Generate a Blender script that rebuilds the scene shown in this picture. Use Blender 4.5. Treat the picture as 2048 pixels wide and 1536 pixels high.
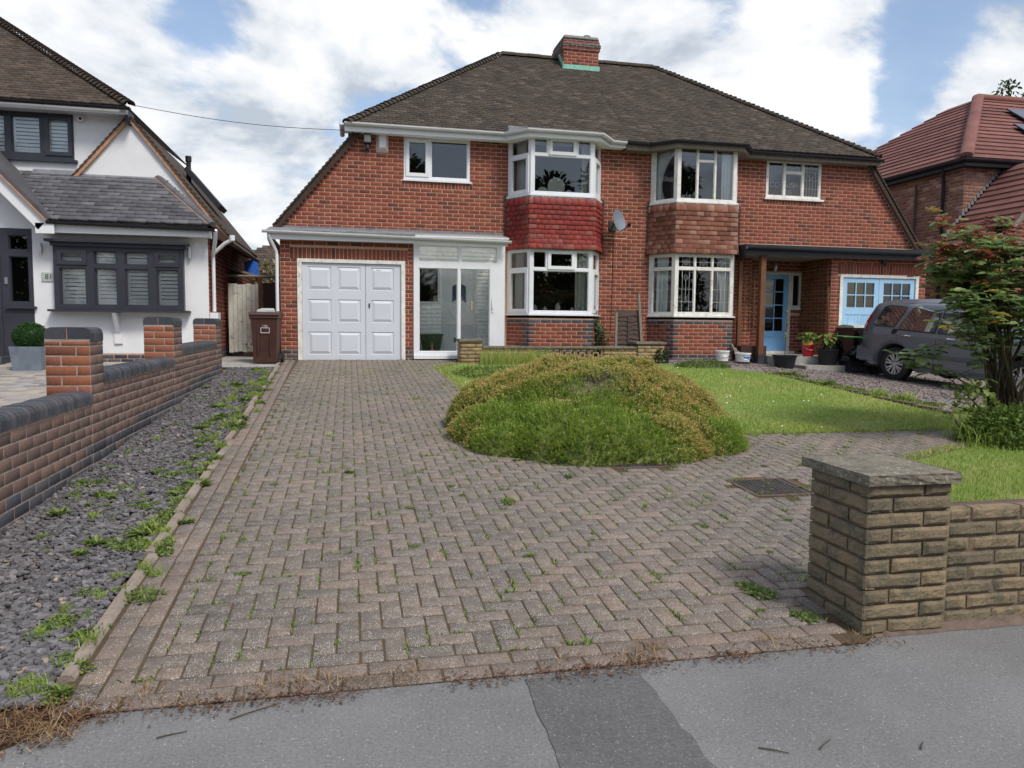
import bpy, math, random
import numpy as np
from mathutils import Matrix, Vector
from mathutils.geometry import tessellate_polygon
random.seed(7); rng = np.random.default_rng(7)
SC = bpy.context.scene; COL = SC.collection
for o in list(bpy.data.objects): bpy.data.objects.remove(o)
# ------------------------------------------------------------------ camera, sky, sun, exposure
F_PX, YAW, PITCH, ROLL, CAM_Z = 1500.0, math.radians(12.3), math.radians(4.55), math.radians(.55), 1.46
cy, sy, cp, sp, cr, sr = math.cos(YAW), math.sin(YAW), math.cos(PITCH), math.sin(PITCH), math.cos(ROLL), math.sin(ROLL)
FW = Vector((sy*cp, cy*cp, -sp)); R0 = Vector((cy, -sy, 0)); U0 = Vector((sy*sp, cy*sp, cp))
RT = R0*cr + U0*sr; UP = U0*cr - R0*sr
cam = bpy.data.cameras.new('camera'); camo = bpy.data.objects.new('camera', cam); COL.objects.link(camo)
m3 = Matrix((RT, UP, -FW)).transposed(); camo.matrix_world = Matrix.Translation((0, 0, CAM_Z)) @ m3.to_4x4()
cam.sensor_width = 36; cam.lens = F_PX/2048*36; cam.clip_start = .05; cam.clip_end = 2000
SC.camera = camo; SC.render.resolution_x = 1024; SC.render.resolution_y = 768

def ray(px, py): return FW + RT*((px-1024)/F_PX) + UP*((768-py)/F_PX)
SUN_EL, SUN_AZ = math.radians(52), math.radians(150)      # azimuth clockwise from +Y: sun over the right shoulder
w = bpy.data.worlds.new('World'); SC.world = w; w.use_nodes = True
nt = w.node_tree; nt.nodes.clear(); N = nt.nodes.new; L = nt.links.new
sky = N('ShaderNodeTexSky'); sky.sky_type = 'NISHITA'; sky.sun_disc = False
sky.sun_elevation = SUN_EL; sky.sun_rotation = SUN_AZ; sky.dust_density = 2.0; sky.air_density = 1.0
bg1 = N('ShaderNodeBackground'); bg1.inputs[1].default_value = .15; L(sky.outputs[0], bg1.inputs[0])
tc = N('ShaderNodeTexCoord')
sx = N('ShaderNodeSeparateXYZ'); L(tc.outputs['Generated'], sx.inputs[0])
def wm(op, a, b=None, c=None):
    n = N('ShaderNodeMath'); n.operation = op
    for i, v in enumerate((a, b, c)):
        if v is None: continue
        if isinstance(v, (int, float)): n.inputs[i].default_value = v
        else: L(v, n.inputs[i])
    return n.outputs[0]
zz = wm('ADD', wm('ABSOLUTE', sx.outputs[2]), .42)
cmb = N('ShaderNodeCombineXYZ')
L(wm('DIVIDE', sx.outputs[0], zz), cmb.inputs[0]); L(wm('DIVIDE', sx.outputs[1], zz), cmb.inputs[1]); L(wm('MULTIPLY', sx.outputs[2], 1.1), cmb.inputs[2])
def wnoise(vec, scale, detail, rough, dist=0., off=(0, 0, 0)):
    mp = N('ShaderNodeMapping'); mp.inputs[1].default_value = off; L(vec, mp.inputs[0])
    n = N('ShaderNodeTexNoise'); n.inputs['Scale'].default_value = scale; n.inputs['Detail'].default_value = detail
    n.inputs['Roughness'].default_value = rough; n.inputs['Distortion'].default_value = dist; L(mp.outputs[0], n.inputs['Vector'])
    return n.outputs[0]
n1 = wnoise(cmb.outputs[0], 2.1, 10, .56, .2, (3.1, 1.7, 0))
scl = N('ShaderNodeVectorMath'); scl.operation = 'SCALE'; L(cmb.outputs[0], scl.inputs[0]); scl.inputs['Scale'].default_value = .93
n1u = wnoise(scl.outputs[0], 2.1, 6, .56, .2, (3.1, 1.7, 0))      # the cloud a little higher up: undersides turn grey
dens = n1
# cumulus heaps and clear gaps where the photograph's sky has them (directions in the place, not on the lens)
for (px, py, k, amp) in [(1640, 110, 70, .14), (1500, 170, 110, .10), (1970, 130, 110, .14), (640, 110, 60, .09), (330, 330, 60, .10), (1270, 50, 60, .09), (1080, 40, 60, .10), (1350, 150, 120, .07), (1700, 260, 150, .05), (520, 350, 90, .06), (800, 60, 120, .05),
                         (200, 40, 90, .06), (1450, 50, 700, -.11), (1855, 60, 500, -.18), (1790, 220, 400, -.13), (450, 215, 130, -.13), (720, 230, 200, -.09), (380, 100, 160, -.05), (70, 40, 120, -.05), (430, 30, 200, -.08), (330, 150, 200, -.05), (930, 30, 300, -.05), (850, 190, 150, -.04)]:
    d = ray(px, py).normalized()
    dp = N('ShaderNodeVectorMath'); dp.operation = 'DOT_PRODUCT'; nrm = N('ShaderNodeVectorMath'); nrm.operation = 'NORMALIZE'
    L(tc.outputs['Generated'], nrm.inputs[0]); L(nrm.outputs[0], dp.inputs[0]); dp.inputs[1].default_value = d
    g = wm('MULTIPLY', wm('EXPONENT', wm('MULTIPLY', wm('SUBTRACT', dp.outputs['Value'], 1.0), k*2)), amp)
    dens = wm('ADD', dens, g)
mr = N('ShaderNodeMapRange'); mr.interpolation_type = 'SMOOTHSTEP'; L(dens, mr.inputs[0]); mr.inputs[1].default_value = .465; mr.inputs[2].default_value = .55
# shading inside the cloud: thick billows bright, undersides grey
n2 = wnoise(cmb.outputs[0], 3.4, 7, .55, .3, (8.2, 4.4, 1.0))
sh = N('ShaderNodeMapRange'); L(wm('ADD', wm('ADD', wm('MULTIPLY', wm('SUBTRACT', n1, n1u), 2.0), wm('MULTIPLY', dens, .9)), wm('MULTIPLY', n2, .55)), sh.inputs[0]); sh.inputs[1].default_value = .60; sh.inputs[2].default_value = .98
rp = N('ShaderNodeValToRGB'); L(sh.outputs[0], rp.inputs[0])
rp.color_ramp.elements[0].color = (.42, .47, .54, 1); rp.color_ramp.elements[1].color = (.83, .83, .83, 1)
e = rp.color_ramp.elements.new(.5); e.color = (.66, .69, .73, 1)
bg2 = N('ShaderNodeBackground'); L(rp.outputs[0], bg2.inputs[0]); bg2.inputs[1].default_value = 1.0
mx = N('ShaderNodeMixShader'); L(wm('ADD', wm('MULTIPLY', mr.outputs[0], .86), .12), mx.inputs[0]); L(bg1.outputs[0], mx.inputs[1]); L(bg2.outputs[0], mx.inputs[2])
ow = N('ShaderNodeOutputWorld'); L(mx.outputs[0], ow.inputs[0])
sl = bpy.data.lights.new('sun', 'SUN'); sl.energy = 2.2; sl.angle = math.radians(14); sl.color = (1, .94, .85)
so = bpy.data.objects.new('sun', sl); COL.objects.link(so)
sd = Vector((math.sin(SUN_AZ)*math.cos(SUN_EL), math.cos(SUN_AZ)*math.cos(SUN_EL), math.sin(SUN_EL)))
so.rotation_euler = sd.to_track_quat('Z', 'Y').to_euler()
SC.view_settings.view_transform = 'Standard'; SC.view_settings.look = 'None'; SC.view_settings.gamma = 1; SC.view_settings.use_curve_mapping = False
SC.view_settings.exposure = .35

# ------------------------------------------------------------------ helpers
def proj(p):
    v = Vector(p) - Vector((0, 0, CAM_Z)); c = v.dot(FW)
    if c < .1: return (-9999, -9999, c)
    return (1024 + F_PX*v.dot(RT)/c, 768 - F_PX*v.dot(UP)/c, c)
def at(px, py, Y):
    d = ray(px, py); t = Y/d.y; return Vector((d.x*t, Y, CAM_Z+d.z*t))
def smooth(t): t = max(0., min(1., t)); return t*t*(3-2*t)
def tz(x, y):                     # the ground: level footway, gardens climbing to the houses, falling a little to the right
    z = .0556*max(0., min(y-2.9, 12.75))
    return z - .063*min(5., max(0., x-7.9))*smooth((y-3)/6)
WINV = {}
def setp(o, parent, local=False):
    if parent is not None:
        o.parent = parent
        if not local: o.matrix_parent_inverse = WINV.get(parent.name, Matrix.Identity(4))
def thing(name, label, cat, loc=(0, 0, 0), rz=0, group=None):
    o = bpy.data.objects.new(name, None); COL.objects.link(o); o.empty_display_size = .1
    o.location = loc; o.rotation_euler = (0, 0, rz)
    WINV[o.name] = (Matrix.Translation(loc) @ Matrix.Rotation(rz, 4, 'Z')).inverted()
    o['label'] = label; o['category'] = cat
    if group: o['group'] = group
    return o
def tag(o, label, cat, group=None):
    o['label'] = label; o['category'] = cat
    if group: o['group'] = group
    return o
def struct(o): o['kind'] = 'structure'; return o
def stuff(o, label=None, cat=None):
    o['kind'] = 'stuff'
    if label: o['label'] = label; o['category'] = cat
    return o
def npmesh(name, V, faces, mat=None, rnd=None, smoothf=False):
    """faces: int array (n,k)"""
    me = bpy.data.meshes.new(name); V = np.asarray(V, dtype=np.float32); faces = np.asarray(faces, dtype=np.int32)
    n, k = faces.shape
    me.vertices.add(len(V)); me.vertices.foreach_set('co', V.ravel())
    me.loops.add(n*k); me.loops.foreach_set('vertex_index', faces.ravel())
    me.polygons.add(n); me.polygons.foreach_set('loop_start', np.arange(0, n*k, k, dtype=np.int32))
    if smoothf: me.polygons.foreach_set('use_smooth', np.ones(n, dtype=bool))
    me.update(calc_edges=True)
    if rnd is not None:
        at_ = me.attributes.new('rnd', 'FLOAT', 'FACE'); at_.data.foreach_set('value', np.asarray(rnd, dtype=np.float32))
    if mat: me.materials.append(mat)
    return me
def mobj(name, me, parent=None, local=False):
    o = bpy.data.objects.new(name, me); COL.objects.link(o); setp(o, parent, local); return o
class MB:
    def __init__(s): s.v = []; s.f = []
    def quad(s, *p):
        i = len(s.v); s.v += [tuple(q) for q in p]; s.f.append(tuple(range(i, i+len(p)))); return s
    def box(s, x0, x1, y0, y1, z0, z1):
        i = len(s.v)
        s.v += [(x0,y0,z0),(x1,y0,z0),(x1,y1,z0),(x0,y1,z0),(x0,y0,z1),(x1,y0,z1),(x1,y1,z1),(x0,y1,z1)]
        s.f += [tuple(i+k for k in q) for q in ((0,3,2,1),(4,5,6,7),(0,1,5,4),(1,2,6,5),(2,3,7,6),(3,0,4,7))]; return s
    def extr(s, pts, vec):
        n = len(pts); i = len(s.v); vec = Vector(vec)
        s.v += [tuple(p) for p in pts] + [tuple(Vector(p)+vec) for p in pts]
        s.f.append(tuple(range(i+n-1, i-1, -1))); s.f.append(tuple(range(i+n, i+2*n)))
        for k in range(n):
            j = (k+1) % n; s.f.append((i+k, i+j, i+n+j, i+n+k))
        return s
    def tube(s, pts, r, n=8, caps=True):
        pts = [Vector(p) for p in pts]; m = len(pts); rs = r if isinstance(r, (list, tuple)) else [r]*m
        up = Vector((.13, .21, .97)); base = len(s.v); prev = None
        for k, p in enumerate(pts):
            d = (pts[min(k+1, m-1)] - pts[max(k-1, 0)]).normalized()
            a = d.cross(up if prev is None else prev.cross(d)) if prev is not None else d.cross(up)
            if a.length < 1e-4: a = d.cross(Vector((1, 0, 0)))
            a.normalize(); b = d.cross(a); prev = a
            for q in range(n):
                t = 2*math.pi*q/n; s.v.append(tuple(p + (a*math.cos(t)+b*math.sin(t))*rs[k]))
            prev = a
        for k in range(m-1):
            for q in range(n):
                j = (q+1) % n; s.f.append((base+k*n+q, base+k*n+j, base+(k+1)*n+j, base+(k+1)*n+q))
        if caps:
            s.f.append(tuple(base+q for q in range(n-1, -1, -1))); s.f.append(tuple(base+(m-1)*n+q for q in range(n)))
        return s
    def lathe(s, prof, n=20, c=(0, 0, 0), axis='z'):
        base = len(s.v); m = len(prof)
        for (r, h) in prof:
            for q in range(n):
                t = 2*math.pi*q/n
                if axis == 'z': s.v.append((c[0]+r*math.cos(t), c[1]+r*math.sin(t), c[2]+h))
                else: s.v.append((c[0]+r*math.cos(t), c[1]+h, c[2]+r*math.sin(t)))
        for k in range(m-1):
            for q in range(n):
                j = (q+1) % n; s.f.append((base+k*n+q, base+k*n+j, base+(k+1)*n+j, base+(k+1)*n+q))
        return s
    def grid(s, fn, nu, nv):
        base = len(s.v)
        for a in range(nu+1):
            for b in range(nv+1): s.v.append(tuple(fn(a/nu, b/nv)))
        for a in range(nu):
            for b in range(nv):
                i = base+a*(nv+1)+b; s.f.append((i, i+nv+1, i+nv+2, i+1))
        return s
    def mesh(s, name, mat, smoothf=False, fix=True, rnd=None):
        me = bpy.data.meshes.new(name); me.from_pydata(s.v, [], s.f); me.update()
        if fix:
            import bmesh
            bm = bmesh.new(); bm.from_mesh(me); bmesh.ops.recalc_face_normals(bm, faces=bm.faces); bm.to_mesh(me); bm.free()
        if smoothf:
            me.polygons.foreach_set('use_smooth', [True]*len(me.polygons))
            try: me.set_sharp_from_angle(angle=math.radians(40))
            except Exception: pass
        if rnd is not None:
            a = me.attributes.new('rnd', 'FLOAT', 'FACE'); a.data.foreach_set('value', [rnd]*len(me.polygons))
        if mat: me.materials.append(mat)
        return me
    def build(s, name, mat, parent=None, smoothf=False, fix=True, local=False, rnd=None):
        return mobj(name, s.mesh(name, mat, smoothf, fix, rnd), parent, local)
class Fr:
    """a wall frame: x along the wall (left to right seen from outside), y outward, z up"""
    def __init__(s, o, u): s.o = Vector(o); s.u = Vector(u).normalized(); s.n = s.u.cross(Vector((0, 0, 1)))
    def p(s, x, y, z): return s.o + s.u*x + s.n*y + Vector((0, 0, z))
    def box(s, mb, x0, x1, y0, y1, z0, z1):
        i = len(mb.v)
        mb.v += [tuple(s.p(*q)) for q in ((x0,y0,z0),(x1,y0,z0),(x1,y1,z0),(x0,y1,z0),(x0,y0,z1),(x1,y0,z1),(x1,y1,z1),(x0,y1,z1))]
        mb.f += [tuple(i+k for k in q) for q in ((0,1,2,3),(4,7,6,5),(0,4,5,1),(1,5,6,2),(2,6,7,3),(3,7,4,0))]
    def holes(s, mb, x0, x1, z0, z1, hs, y0, y1=None):
        """rectangle with rectangular holes; flat when y1 is None"""
        xs = sorted({x0, x1, *[min(max(v, x0), x1) for h in hs for v in h[:2]]}); zs = sorted({z0, z1, *[min(max(v, z0), z1) for h in hs for v in h[2:4]]})
        for a, b in zip(xs, xs[1:]):
            run = None
            for c, d in zip(zs, zs[1:]):
                mx_, mz = (a+b)/2, (c+d)/2
                solid = not any(h[0] < mx_ < h[1] and h[2] < mz < h[3] for h in hs) and b-a > 1e-6 and d-c > 1e-6
                if solid: run = [run[0], d] if run else [c, d]
                if (not solid or d == zs[-1]) and run:
                    if y1 is None: mb.quad(s.p(a, y0, run[0]), s.p(b, y0, run[0]), s.p(b, y0, run[1]), s.p(a, y0, run[1]))
                    else: s.box(mb, a, b, y0, y1, run[0], run[1])
                    run = None
class Pieces:
    """bricks, tiles, pavers: chamfered blocks; the ones that show largest become objects, the rest one mesh"""
    def __init__(s): s.l = []
    def add(s, pos, u, n, Lx, H, t, d, c, mat, rnd=None):
        s.l.append((Vector(pos), Vector(u), Vector(n), Lx, H, t, d, c, mat, random.random() if rnd is None else rnd))
    @staticmethod
    def tmpl(Lx, H, t, d, c):
        a, b = Lx/2, H/2; ia, ib = a-c, b-c
        return np.array([(-a,d,-b),(a,d,-b),(a,d,b),(-a,d,b),(-a,-(t-c),-b),(a,-(t-c),-b),(a,-(t-c),b),(-a,-(t-c),b),(-ia,-t,-ib),(ia,-t,-ib),(ia,-t,ib),(-ia,-t,ib)])
    FC = np.array([(0,1,5,4),(1,2,6,5),(2,3,7,6),(3,0,4,7),(4,5,9,8),(5,6,10,9),(6,7,11,10),(7,4,8,11),(8,9,10,11)])
    CACHE = {}
    def emit(s, parent, name, limit=300, rest=None, restname=None):
        sc = []
        for i, q in enumerate(s.l):
            x, y, c = proj(q[0]); vis = -20 < x < 2068 and -20 < y < 1556
            view = (q[0]-Vector((0, 0, CAM_Z))); fac = abs(view.normalized().dot(q[2]))
            sc.append((-(q[3]*q[4]*max(fac, .15)/max(c, .5)**2) if vis else 0, i))
        sc.sort(); own = {i for v, i in sc[:limit] if v < 0}
        groups = {}
        for i, q in enumerate(s.l):
            pos, u, n, Lx, H, t, d, c, mat, r = q
            wv = u.cross(-n)
            if i in own:
                var = int(r*11.99); key = (round(Lx, 3), round(H, 3), t, d, c, mat.name, var)
                me = Pieces.CACHE.get(key)
                if me is None:
                    me = npmesh(name, Pieces.tmpl(round(Lx, 3), round(H, 3), t, d, c), Pieces.FC, mat, [(var+.5)/12]*9); Pieces.CACHE[key] = me
                o = bpy.data.objects.new(name, me); COL.objects.link(o)
                M = Matrix((u, -n, wv)).transposed().to_4x4(); M.translation = pos
                o.parent = parent; o.matrix_parent_inverse = WINV.get(parent.name, Matrix.Identity(4)); o.matrix_basis = M
            else: groups.setdefault(mat.name, []).append((q, wv))
        for k, g in groups.items():
            Vs = np.empty((len(g)*12, 3)); Fs = np.empty((len(g)*9, 4), dtype=np.int32); Rn = np.empty(len(g)*9)
            for j, (q, wv) in enumerate(g):
                pos, u, n, Lx, H, t, d, c, mat, r = q
                T = Pieces.tmpl(Lx, H, t, d, c)
                Vs[j*12:j*12+12] = T @ np.array((u, -n, wv)) + np.array(pos); Fs[j*9:j*9+9] = Pieces.FC + j*12; Rn[j*9:j*9+9] = r
            o = mobj(restname or (name+'s'), npmesh(restname or (name+'s'), Vs, Fs, g[0][0][8], Rn), parent); o['kind'] = 'stuff'
def course_spans(xa, xb, z0, z1, holes):
    sp_ = [(xa, xb)]
    for h in holes:
        if h[2] < z1-.02 and h[3] > z0+.02:
            nx = []
            for a, b in sp_:
                if h[1] <= a or h[0] >= b: nx.append((a, b)); continue
                if h[0] > a: nx.append((a, h[0]))
                if h[1] < b: nx.append((h[1], b))
            sp_ = nx
    return sp_
CH, BL = .083, .232
def brickwork(P, fr, z0, z1, xf, holes, mats, t=.006, phase=0., blue=None, j=.013):
    """stretcher bond on frame fr; xf(z) gives the left and right ends of a course; blue(x,z) picks the blue brick"""
    k0 = int(math.floor(z0/CH)); k = k0
    while k*CH < z1-.03:
        a, b = max(k*CH, z0), min((k+1)*CH, z1)
        if b-a > .03:
            xa, xb = xf((a+b)/2)
            for (p, q) in course_spans(xa, xb, a, b, holes):
                if q-p < .03: continue
                ph = phase + (BL/2 if k % 2 else 0); g = math.floor((p-ph)/BL)*BL+ph; cuts = [p]; x = g
                while x < q-.05:
                    if x > p+.05: cuts.append(x)
                    x += BL
                cuts.append(q)
                for c0, c1 in zip(cuts, cuts[1:]):
                    l0 = c0+(j/2 if c0 != p else .001); l1 = c1-(j/2 if c1 != q else .001)
                    cx, cz = (l0+l1)/2, (a+b)/2
                    m = mats[1] if (blue and blue(cx, cz)) else mats[0]
                    P.add(fr.p(cx, random.uniform(-.0003, .0015), cz), fr.u, fr.n, l1-l0, b-a-j, t, .004, min(.003, t*.6), m)
        k += 1
def soldiers(P, fr, x0, x1, z0, z1, n, mat, t=.006, j=.012):
    wdt = (x1-x0)/n
    for i in range(n): P.add(fr.p(x0+(i+.5)*wdt, random.uniform(-.001, .002), (z0+z1)/2), fr.u, fr.n, wdt-j, z1-z0-j, t, .004, .003, mat)
def text(name, s, size, fr, x, z, y, mat, parent, sxs=1.0):
    cu = bpy.data.curves.new(name, 'FONT'); cu.body = s; cu.size = size; cu.align_x = 'CENTER'; cu.align_y = 'CENTER'; cu.extrude = .001
    o = bpy.data.objects.new(name, cu); COL.objects.link(o); bpy.context.view_layer.update()
    me = bpy.data.meshes.new_from_object(o.evaluated_get(bpy.context.evaluated_depsgraph_get())); bpy.data.objects.remove(o)
    M = Matrix((fr.u*sxs, Vector((0, 0, 1)), fr.n)).transposed().to_4x4(); M.translation = fr.p(x, y, z)
    me.transform(M); me.materials.clear(); me.materials.append(mat)
    return mobj(name, me, parent)
# ------------------------------------------------------------------ materials
def ramp(nt, fac, stops):
    r = nt.nodes.new('ShaderNodeValToRGB'); el = r.color_ramp.elements
    while len(el) > 1: el.remove(el[0])
    el[0].position = stops[0][0]; el[0].color = (*stops[0][1], 1)
    for p, c in stops[1:]:
        e = el.new(p); e.color = (*c, 1)
    nt.links.new(fac, r.inputs[0]); return r.outputs[0]
class NT:
    def __init__(s, name):
        s.m = bpy.data.materials.new(name); s.m.use_nodes = True; s.t = s.m.node_tree; s.b = s.t.nodes['Principled BSDF']
        s.geo = s.t.nodes.new('ShaderNodeNewGeometry')
    def noise(s, scale, detail=4, rough=.6, stretch=None, dist=0):
        n = s.t.nodes.new('ShaderNodeTexNoise'); n.inputs['Scale'].default_value = scale; n.inputs['Detail'].default_value = detail; n.inputs['Roughness'].default_value = rough
        n.inputs['Distortion'].default_value = dist
        if stretch:
            mp = s.t.nodes.new('ShaderNodeMapping'); mp.inputs[3].default_value = stretch; s.t.links.new(s.geo.outputs['Position'], mp.inputs[0]); s.t.links.new(mp.outputs[0], n.inputs['Vector'])
        else: s.t.links.new(s.geo.outputs['Position'], n.inputs['Vector'])
        return n.outputs[0]
    def voro(s, scale, feat='F1'):
        n = s.t.nodes.new('ShaderNodeTexVoronoi'); n.inputs['Scale'].default_value = scale; n.feature = feat
        s.t.links.new(s.geo.outputs['Position'], n.inputs['Vector']); return n
    def rnd(s):
        n = s.t.nodes.new('ShaderNodeAttribute'); n.attribute_name = 'rnd'; return n.outputs['Fac']
    def math(s, op, a, b=0.):
        n = s.t.nodes.new('ShaderNodeMath'); n.operation = op
        for i, v in enumerate((a, b)):
            if isinstance(v, (int, float)): n.inputs[i].default_value = v
            else: s.t.links.new(v, n.inputs[i])
        return n.outputs[0]
    def mix(s, a, b, fac, mode='MIX'):
        n = s.t.nodes.new('ShaderNodeMix'); n.data_type = 'RGBA'; n.blend_type = mode
        for i, v in ((6, a), (7, b)):
            if isinstance(v, tuple): n.inputs[i].default_value = (*v, 1)
            else: s.t.links.new(v, n.inputs[i])
        if isinstance(fac, (int, float)): n.inputs[0].default_value = fac
        else: s.t.links.new(fac, n.inputs[0])
        return n.outputs[2]
    def step(s, v, a, b):
        n = s.t.nodes.new('ShaderNodeMapRange'); n.interpolation_type = 'SMOOTHSTEP'; s.t.links.new(v, n.inputs[0]); n.inputs[1].default_value = a; n.inputs[2].default_value = b
        return n.outputs[0]
    def bump(s, h, strength=.4, dist=.01):
        n = s.t.nodes.new('ShaderNodeBump'); n.inputs['Strength'].default_value = strength; n.inputs['Distance'].default_value = dist
        s.t.links.new(h, n.inputs['Height']); s.t.links.new(n.outputs[0], s.b.inputs['Normal'])
    def col(s, c):
        if isinstance(c, tuple): s.b.inputs['Base Color'].default_value = (*c, 1)
        else: s.t.links.new(c, s.b.inputs['Base Color'])
    def rough(s, r, spec=.4):
        if isinstance(r, (int, float)): s.b.inputs['Roughness'].default_value = r
        else: s.t.links.new(r, s.b.inputs['Roughness'])
        s.b.inputs['Specular IOR Level'].default_value = spec
def plain(name, c, rough=.6, var=.12, scale=6., bump=.0, bscale=60, metal=0, spec=.4, dirt=None, stretch=None):
    n = NT(name); nz = n.noise(scale, 5, .65, stretch)
    lo = tuple(v*(1-var*1.6) for v in c); hi = tuple(min(1, v*(1+var)) for v in c)
    cc = ramp(n.t, nz, [(.3, lo), (.7, hi)])
    if dirt:
        cc = n.mix(cc, dirt[0], n.math('MULTIPLY', n.step(n.noise(dirt[1], 7, .7), .5, .72), dirt[2]))
    n.col(cc); n.rough(rough, spec); n.b.inputs['Metallic'].default_value = metal
    if bump: n.bump(n.noise(bscale, 4, .6), bump, .01)
    return n.m
def brickmat(name, stops, grime=(.12, .09, .08), gr=.35, fine=.25, rough=.85):
    n = NT(name); c = ramp(n.t, n.rnd(), stops)
    c = n.mix(c, ramp(n.t, n.noise(45, 5, .7), [(.3, (.55, .5, .48)), (.7, (1.15, 1.15, 1.15))]), fine*2, 'MULTIPLY')
    c = n.mix(c, grime, n.math('MULTIPLY', n.step(n.noise(1.3, 6, .65), .52, .8), gr))
    n.col(c); n.rough(rough, .25); n.bump(n.noise(120, 4, .7), .35, .004); return n.m
M = {}
M['brick'] = brickmat('red_brick', [(0, (.085, .046, .038)), (.05, (.15, .055, .038)), (.3, (.225, .064, .042)), (.6, (.25, .072, .046)), (.85, (.265, .084, .052)), (1, (.28, .105, .066))])
M['bluebrick'] = brickmat('blue_brick', [(0, (.045, .05, .062)), (.5, (.07, .075, .09)), (.85, (.10, .10, .115)), (1, (.13, .09, .085))], rough=.6)
M['brick_w'] = brickmat('brown_brick', [(0, (.125, .088, .078)), (.25, (.155, .102, .088)), (.6, (.18, .116, .098)), (.85, (.205, .14, .112)), (1, (.135, .092, .082))], gr=.22)
M['brick_p'] = brickmat('orange_brick', [(0, (.17, .072, .048)), (.4, (.265, .10, .058)), (.8, (.30, .115, .065)), (1, (.21, .09, .068))], gr=.25)
M['brick3'] = brickmat('buff_brown_brick', [(0, (.20, .095, .07)), (.4, (.27, .13, .095)), (.8, (.31, .16, .115)), (1, (.47, .30, .22))], gr=.15)
M['mortar'] = plain('mortar', (.56, .37, .27), .95, .12, 20, .4, 150)
M['mortar_g'] = plain('grey_mortar', (.36, .29, .25), .95, .2, 15, .4, 150)
def tilemat(name, stops, lichen=(.42, .40, .33), lf=.5, moss=(.06, .055, .03), grim=.5, bs=.4):
    n = NT(name); c = ramp(n.t, n.rnd(), stops)
    c = n.mix(c, ramp(n.t, n.noise(2.2, 6, .7), [(.3, (.6, .6, .6)), (.7, (1.2, 1.2, 1.2))]), .8, 'MULTIPLY')
    c = n.mix(c, moss, n.math('MULTIPLY', n.step(n.noise(1.1, 7, .7), .5, .72), grim))
    c = n.mix(c, lichen, n.math('MULTIPLY', n.step(n.noise(14, 5, .7), .63, .72), lf))
    n.col(c); n.rough(.9, .2); n.bump(n.noise(60, 5, .7), bs, .006); return n.m
M['rooftile'] = tilemat('brown_roof_tile', [(0, (.050, .042, .036)), (.5, (.066, .055, .046)), (.9, (.080, .065, .053)), (1, (.125, .10, .08))])
M['rooftile81'] = tilemat('warm_roof_tile', [(0, (.058, .045, .038)), (.5, (.080, .061, .050)), (1, (.105, .078, .062))], lf=.2, grim=.3)
M['slate_tile'] = tilemat('grey_roof_tile', [(0, (.075, .075, .085)), (.6, (.105, .105, .118)), (1, (.14, .14, .15))], lf=.06, grim=.1)
M['redtile3'] = tilemat('red_concrete_tile', [(0, (.165, .075, .065)), (.5, (.20, .09, .078)), (1, (.235, .11, .096))], lf=.08, grim=.12, bs=.2)
M['hang_brown'] = tilemat('brown_hanging_tile', [(0, (.17, .07, .05)), (.5, (.24, .10, .068)), (.8, (.28, .125, .085)), (1, (.34, .20, .15))], lichen=(.6, .5, .42), lf=.35, grim=.2)
n = NT('red_painted_tile'); c = ramp(n.t, n.rnd(), [(0, (.165, .019, .015)), (.5, (.22, .022, .017)), (.9, (.25, .03, .022)), (1, (.22, .095, .07))])
c = n.mix(c, (.15, .03, .028), n.math('MULTIPLY', n.step(n.noise(1.6, 5, .6), .45, .7), .6))
c = n.mix(c, (.36, .22, .17), n.math('MULTIPLY', n.step(n.noise(16, 6, .75), .60, .66), .75)); n.col(c); n.rough(.6, .35); n.bump(n.noise(30, 5, .7), .3, .005); M['hang_red'] = n.m
M['upvc'] = plain('white_upvc', (.72, .74, .77), .35, .03, 2, spec=.5, dirt=((.45, .46, .42), 3.5, .22))
M['upvc2'] = plain('garage_white', (.58, .615, .68), .4, .03, 1.5, spec=.5, dirt=((.5, .5, .47), 2.2, .16))
M['render'] = plain('white_render', (.71, .72, .74), .9, .035, 3, .25, 140, dirt=((.45, .45, .44), 1.2, .10))
M['oldwhite'] = plain('weathered_white_paint', (.74, .73, .69), .6, .08, 5, .2, 60, dirt=((.30, .25, .20), 9, .65))
M['anthracite'] = plain('anthracite_frame', (.035, .037, .05), .4, .1, 3)
M['black'] = plain('black_plastic', (.012, .013, .018), .45, .2, 8)
M['blackgut'] = plain('black_gutter', (.016, .018, .026), .5, .3, 4)
M['lead'] = plain('lead_flashing', (.20, .21, .24), .6, .2, 8, .2, 30, metal=.2)
M['leadrough'] = plain('flaking_lead', (.16, .16, .17), .7, .4, 10, .6, 40, dirt=((.75, .75, .73), 22, .9))
M['felt'] = plain('grey_felt', (.22, .23, .24), .9, .3, 6, .5, 60, dirt=((.08, .09, .06), 5, .7))
M['copper'] = plain('green_copper', (.23, .52, .42), .8, .2, 12)
M['bluepaint'] = plain('pale_blue_paint', (.33, .56, .78), .5, .06, 4, .1, 40, dirt=((.55, .62, .68), 14, .35))
M['bluedoor'] = plain('blue_door_paint', (.22, .48, .80), .45, .05, 4)
M['grey_in'] = plain('room_grey', (.13, .125, .12), .9, .1, 2)
M['pale_in'] = plain('porch_white', (.93, .94, .93), .7, .04, 3)
M['curtain'] = plain('cream_curtain', (.62, .62, .58), .9, .08, 6)
M['net'] = plain('white_net', (.92, .93, .93), .9, .06, 6)
M['timber'] = plain('brown_timber', (.15, .062, .025), .6, .25, 6, .3, 40, stretch=(8, 8, .8))
M['trellis'] = plain('trellis_timber', (.20, .10, .04), .8, .25, 6)
M['darkfence'] = plain('dark_fence', (.055, .03, .022), .85, .35, 9, .5, 40, stretch=(10, 10, 1))
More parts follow.
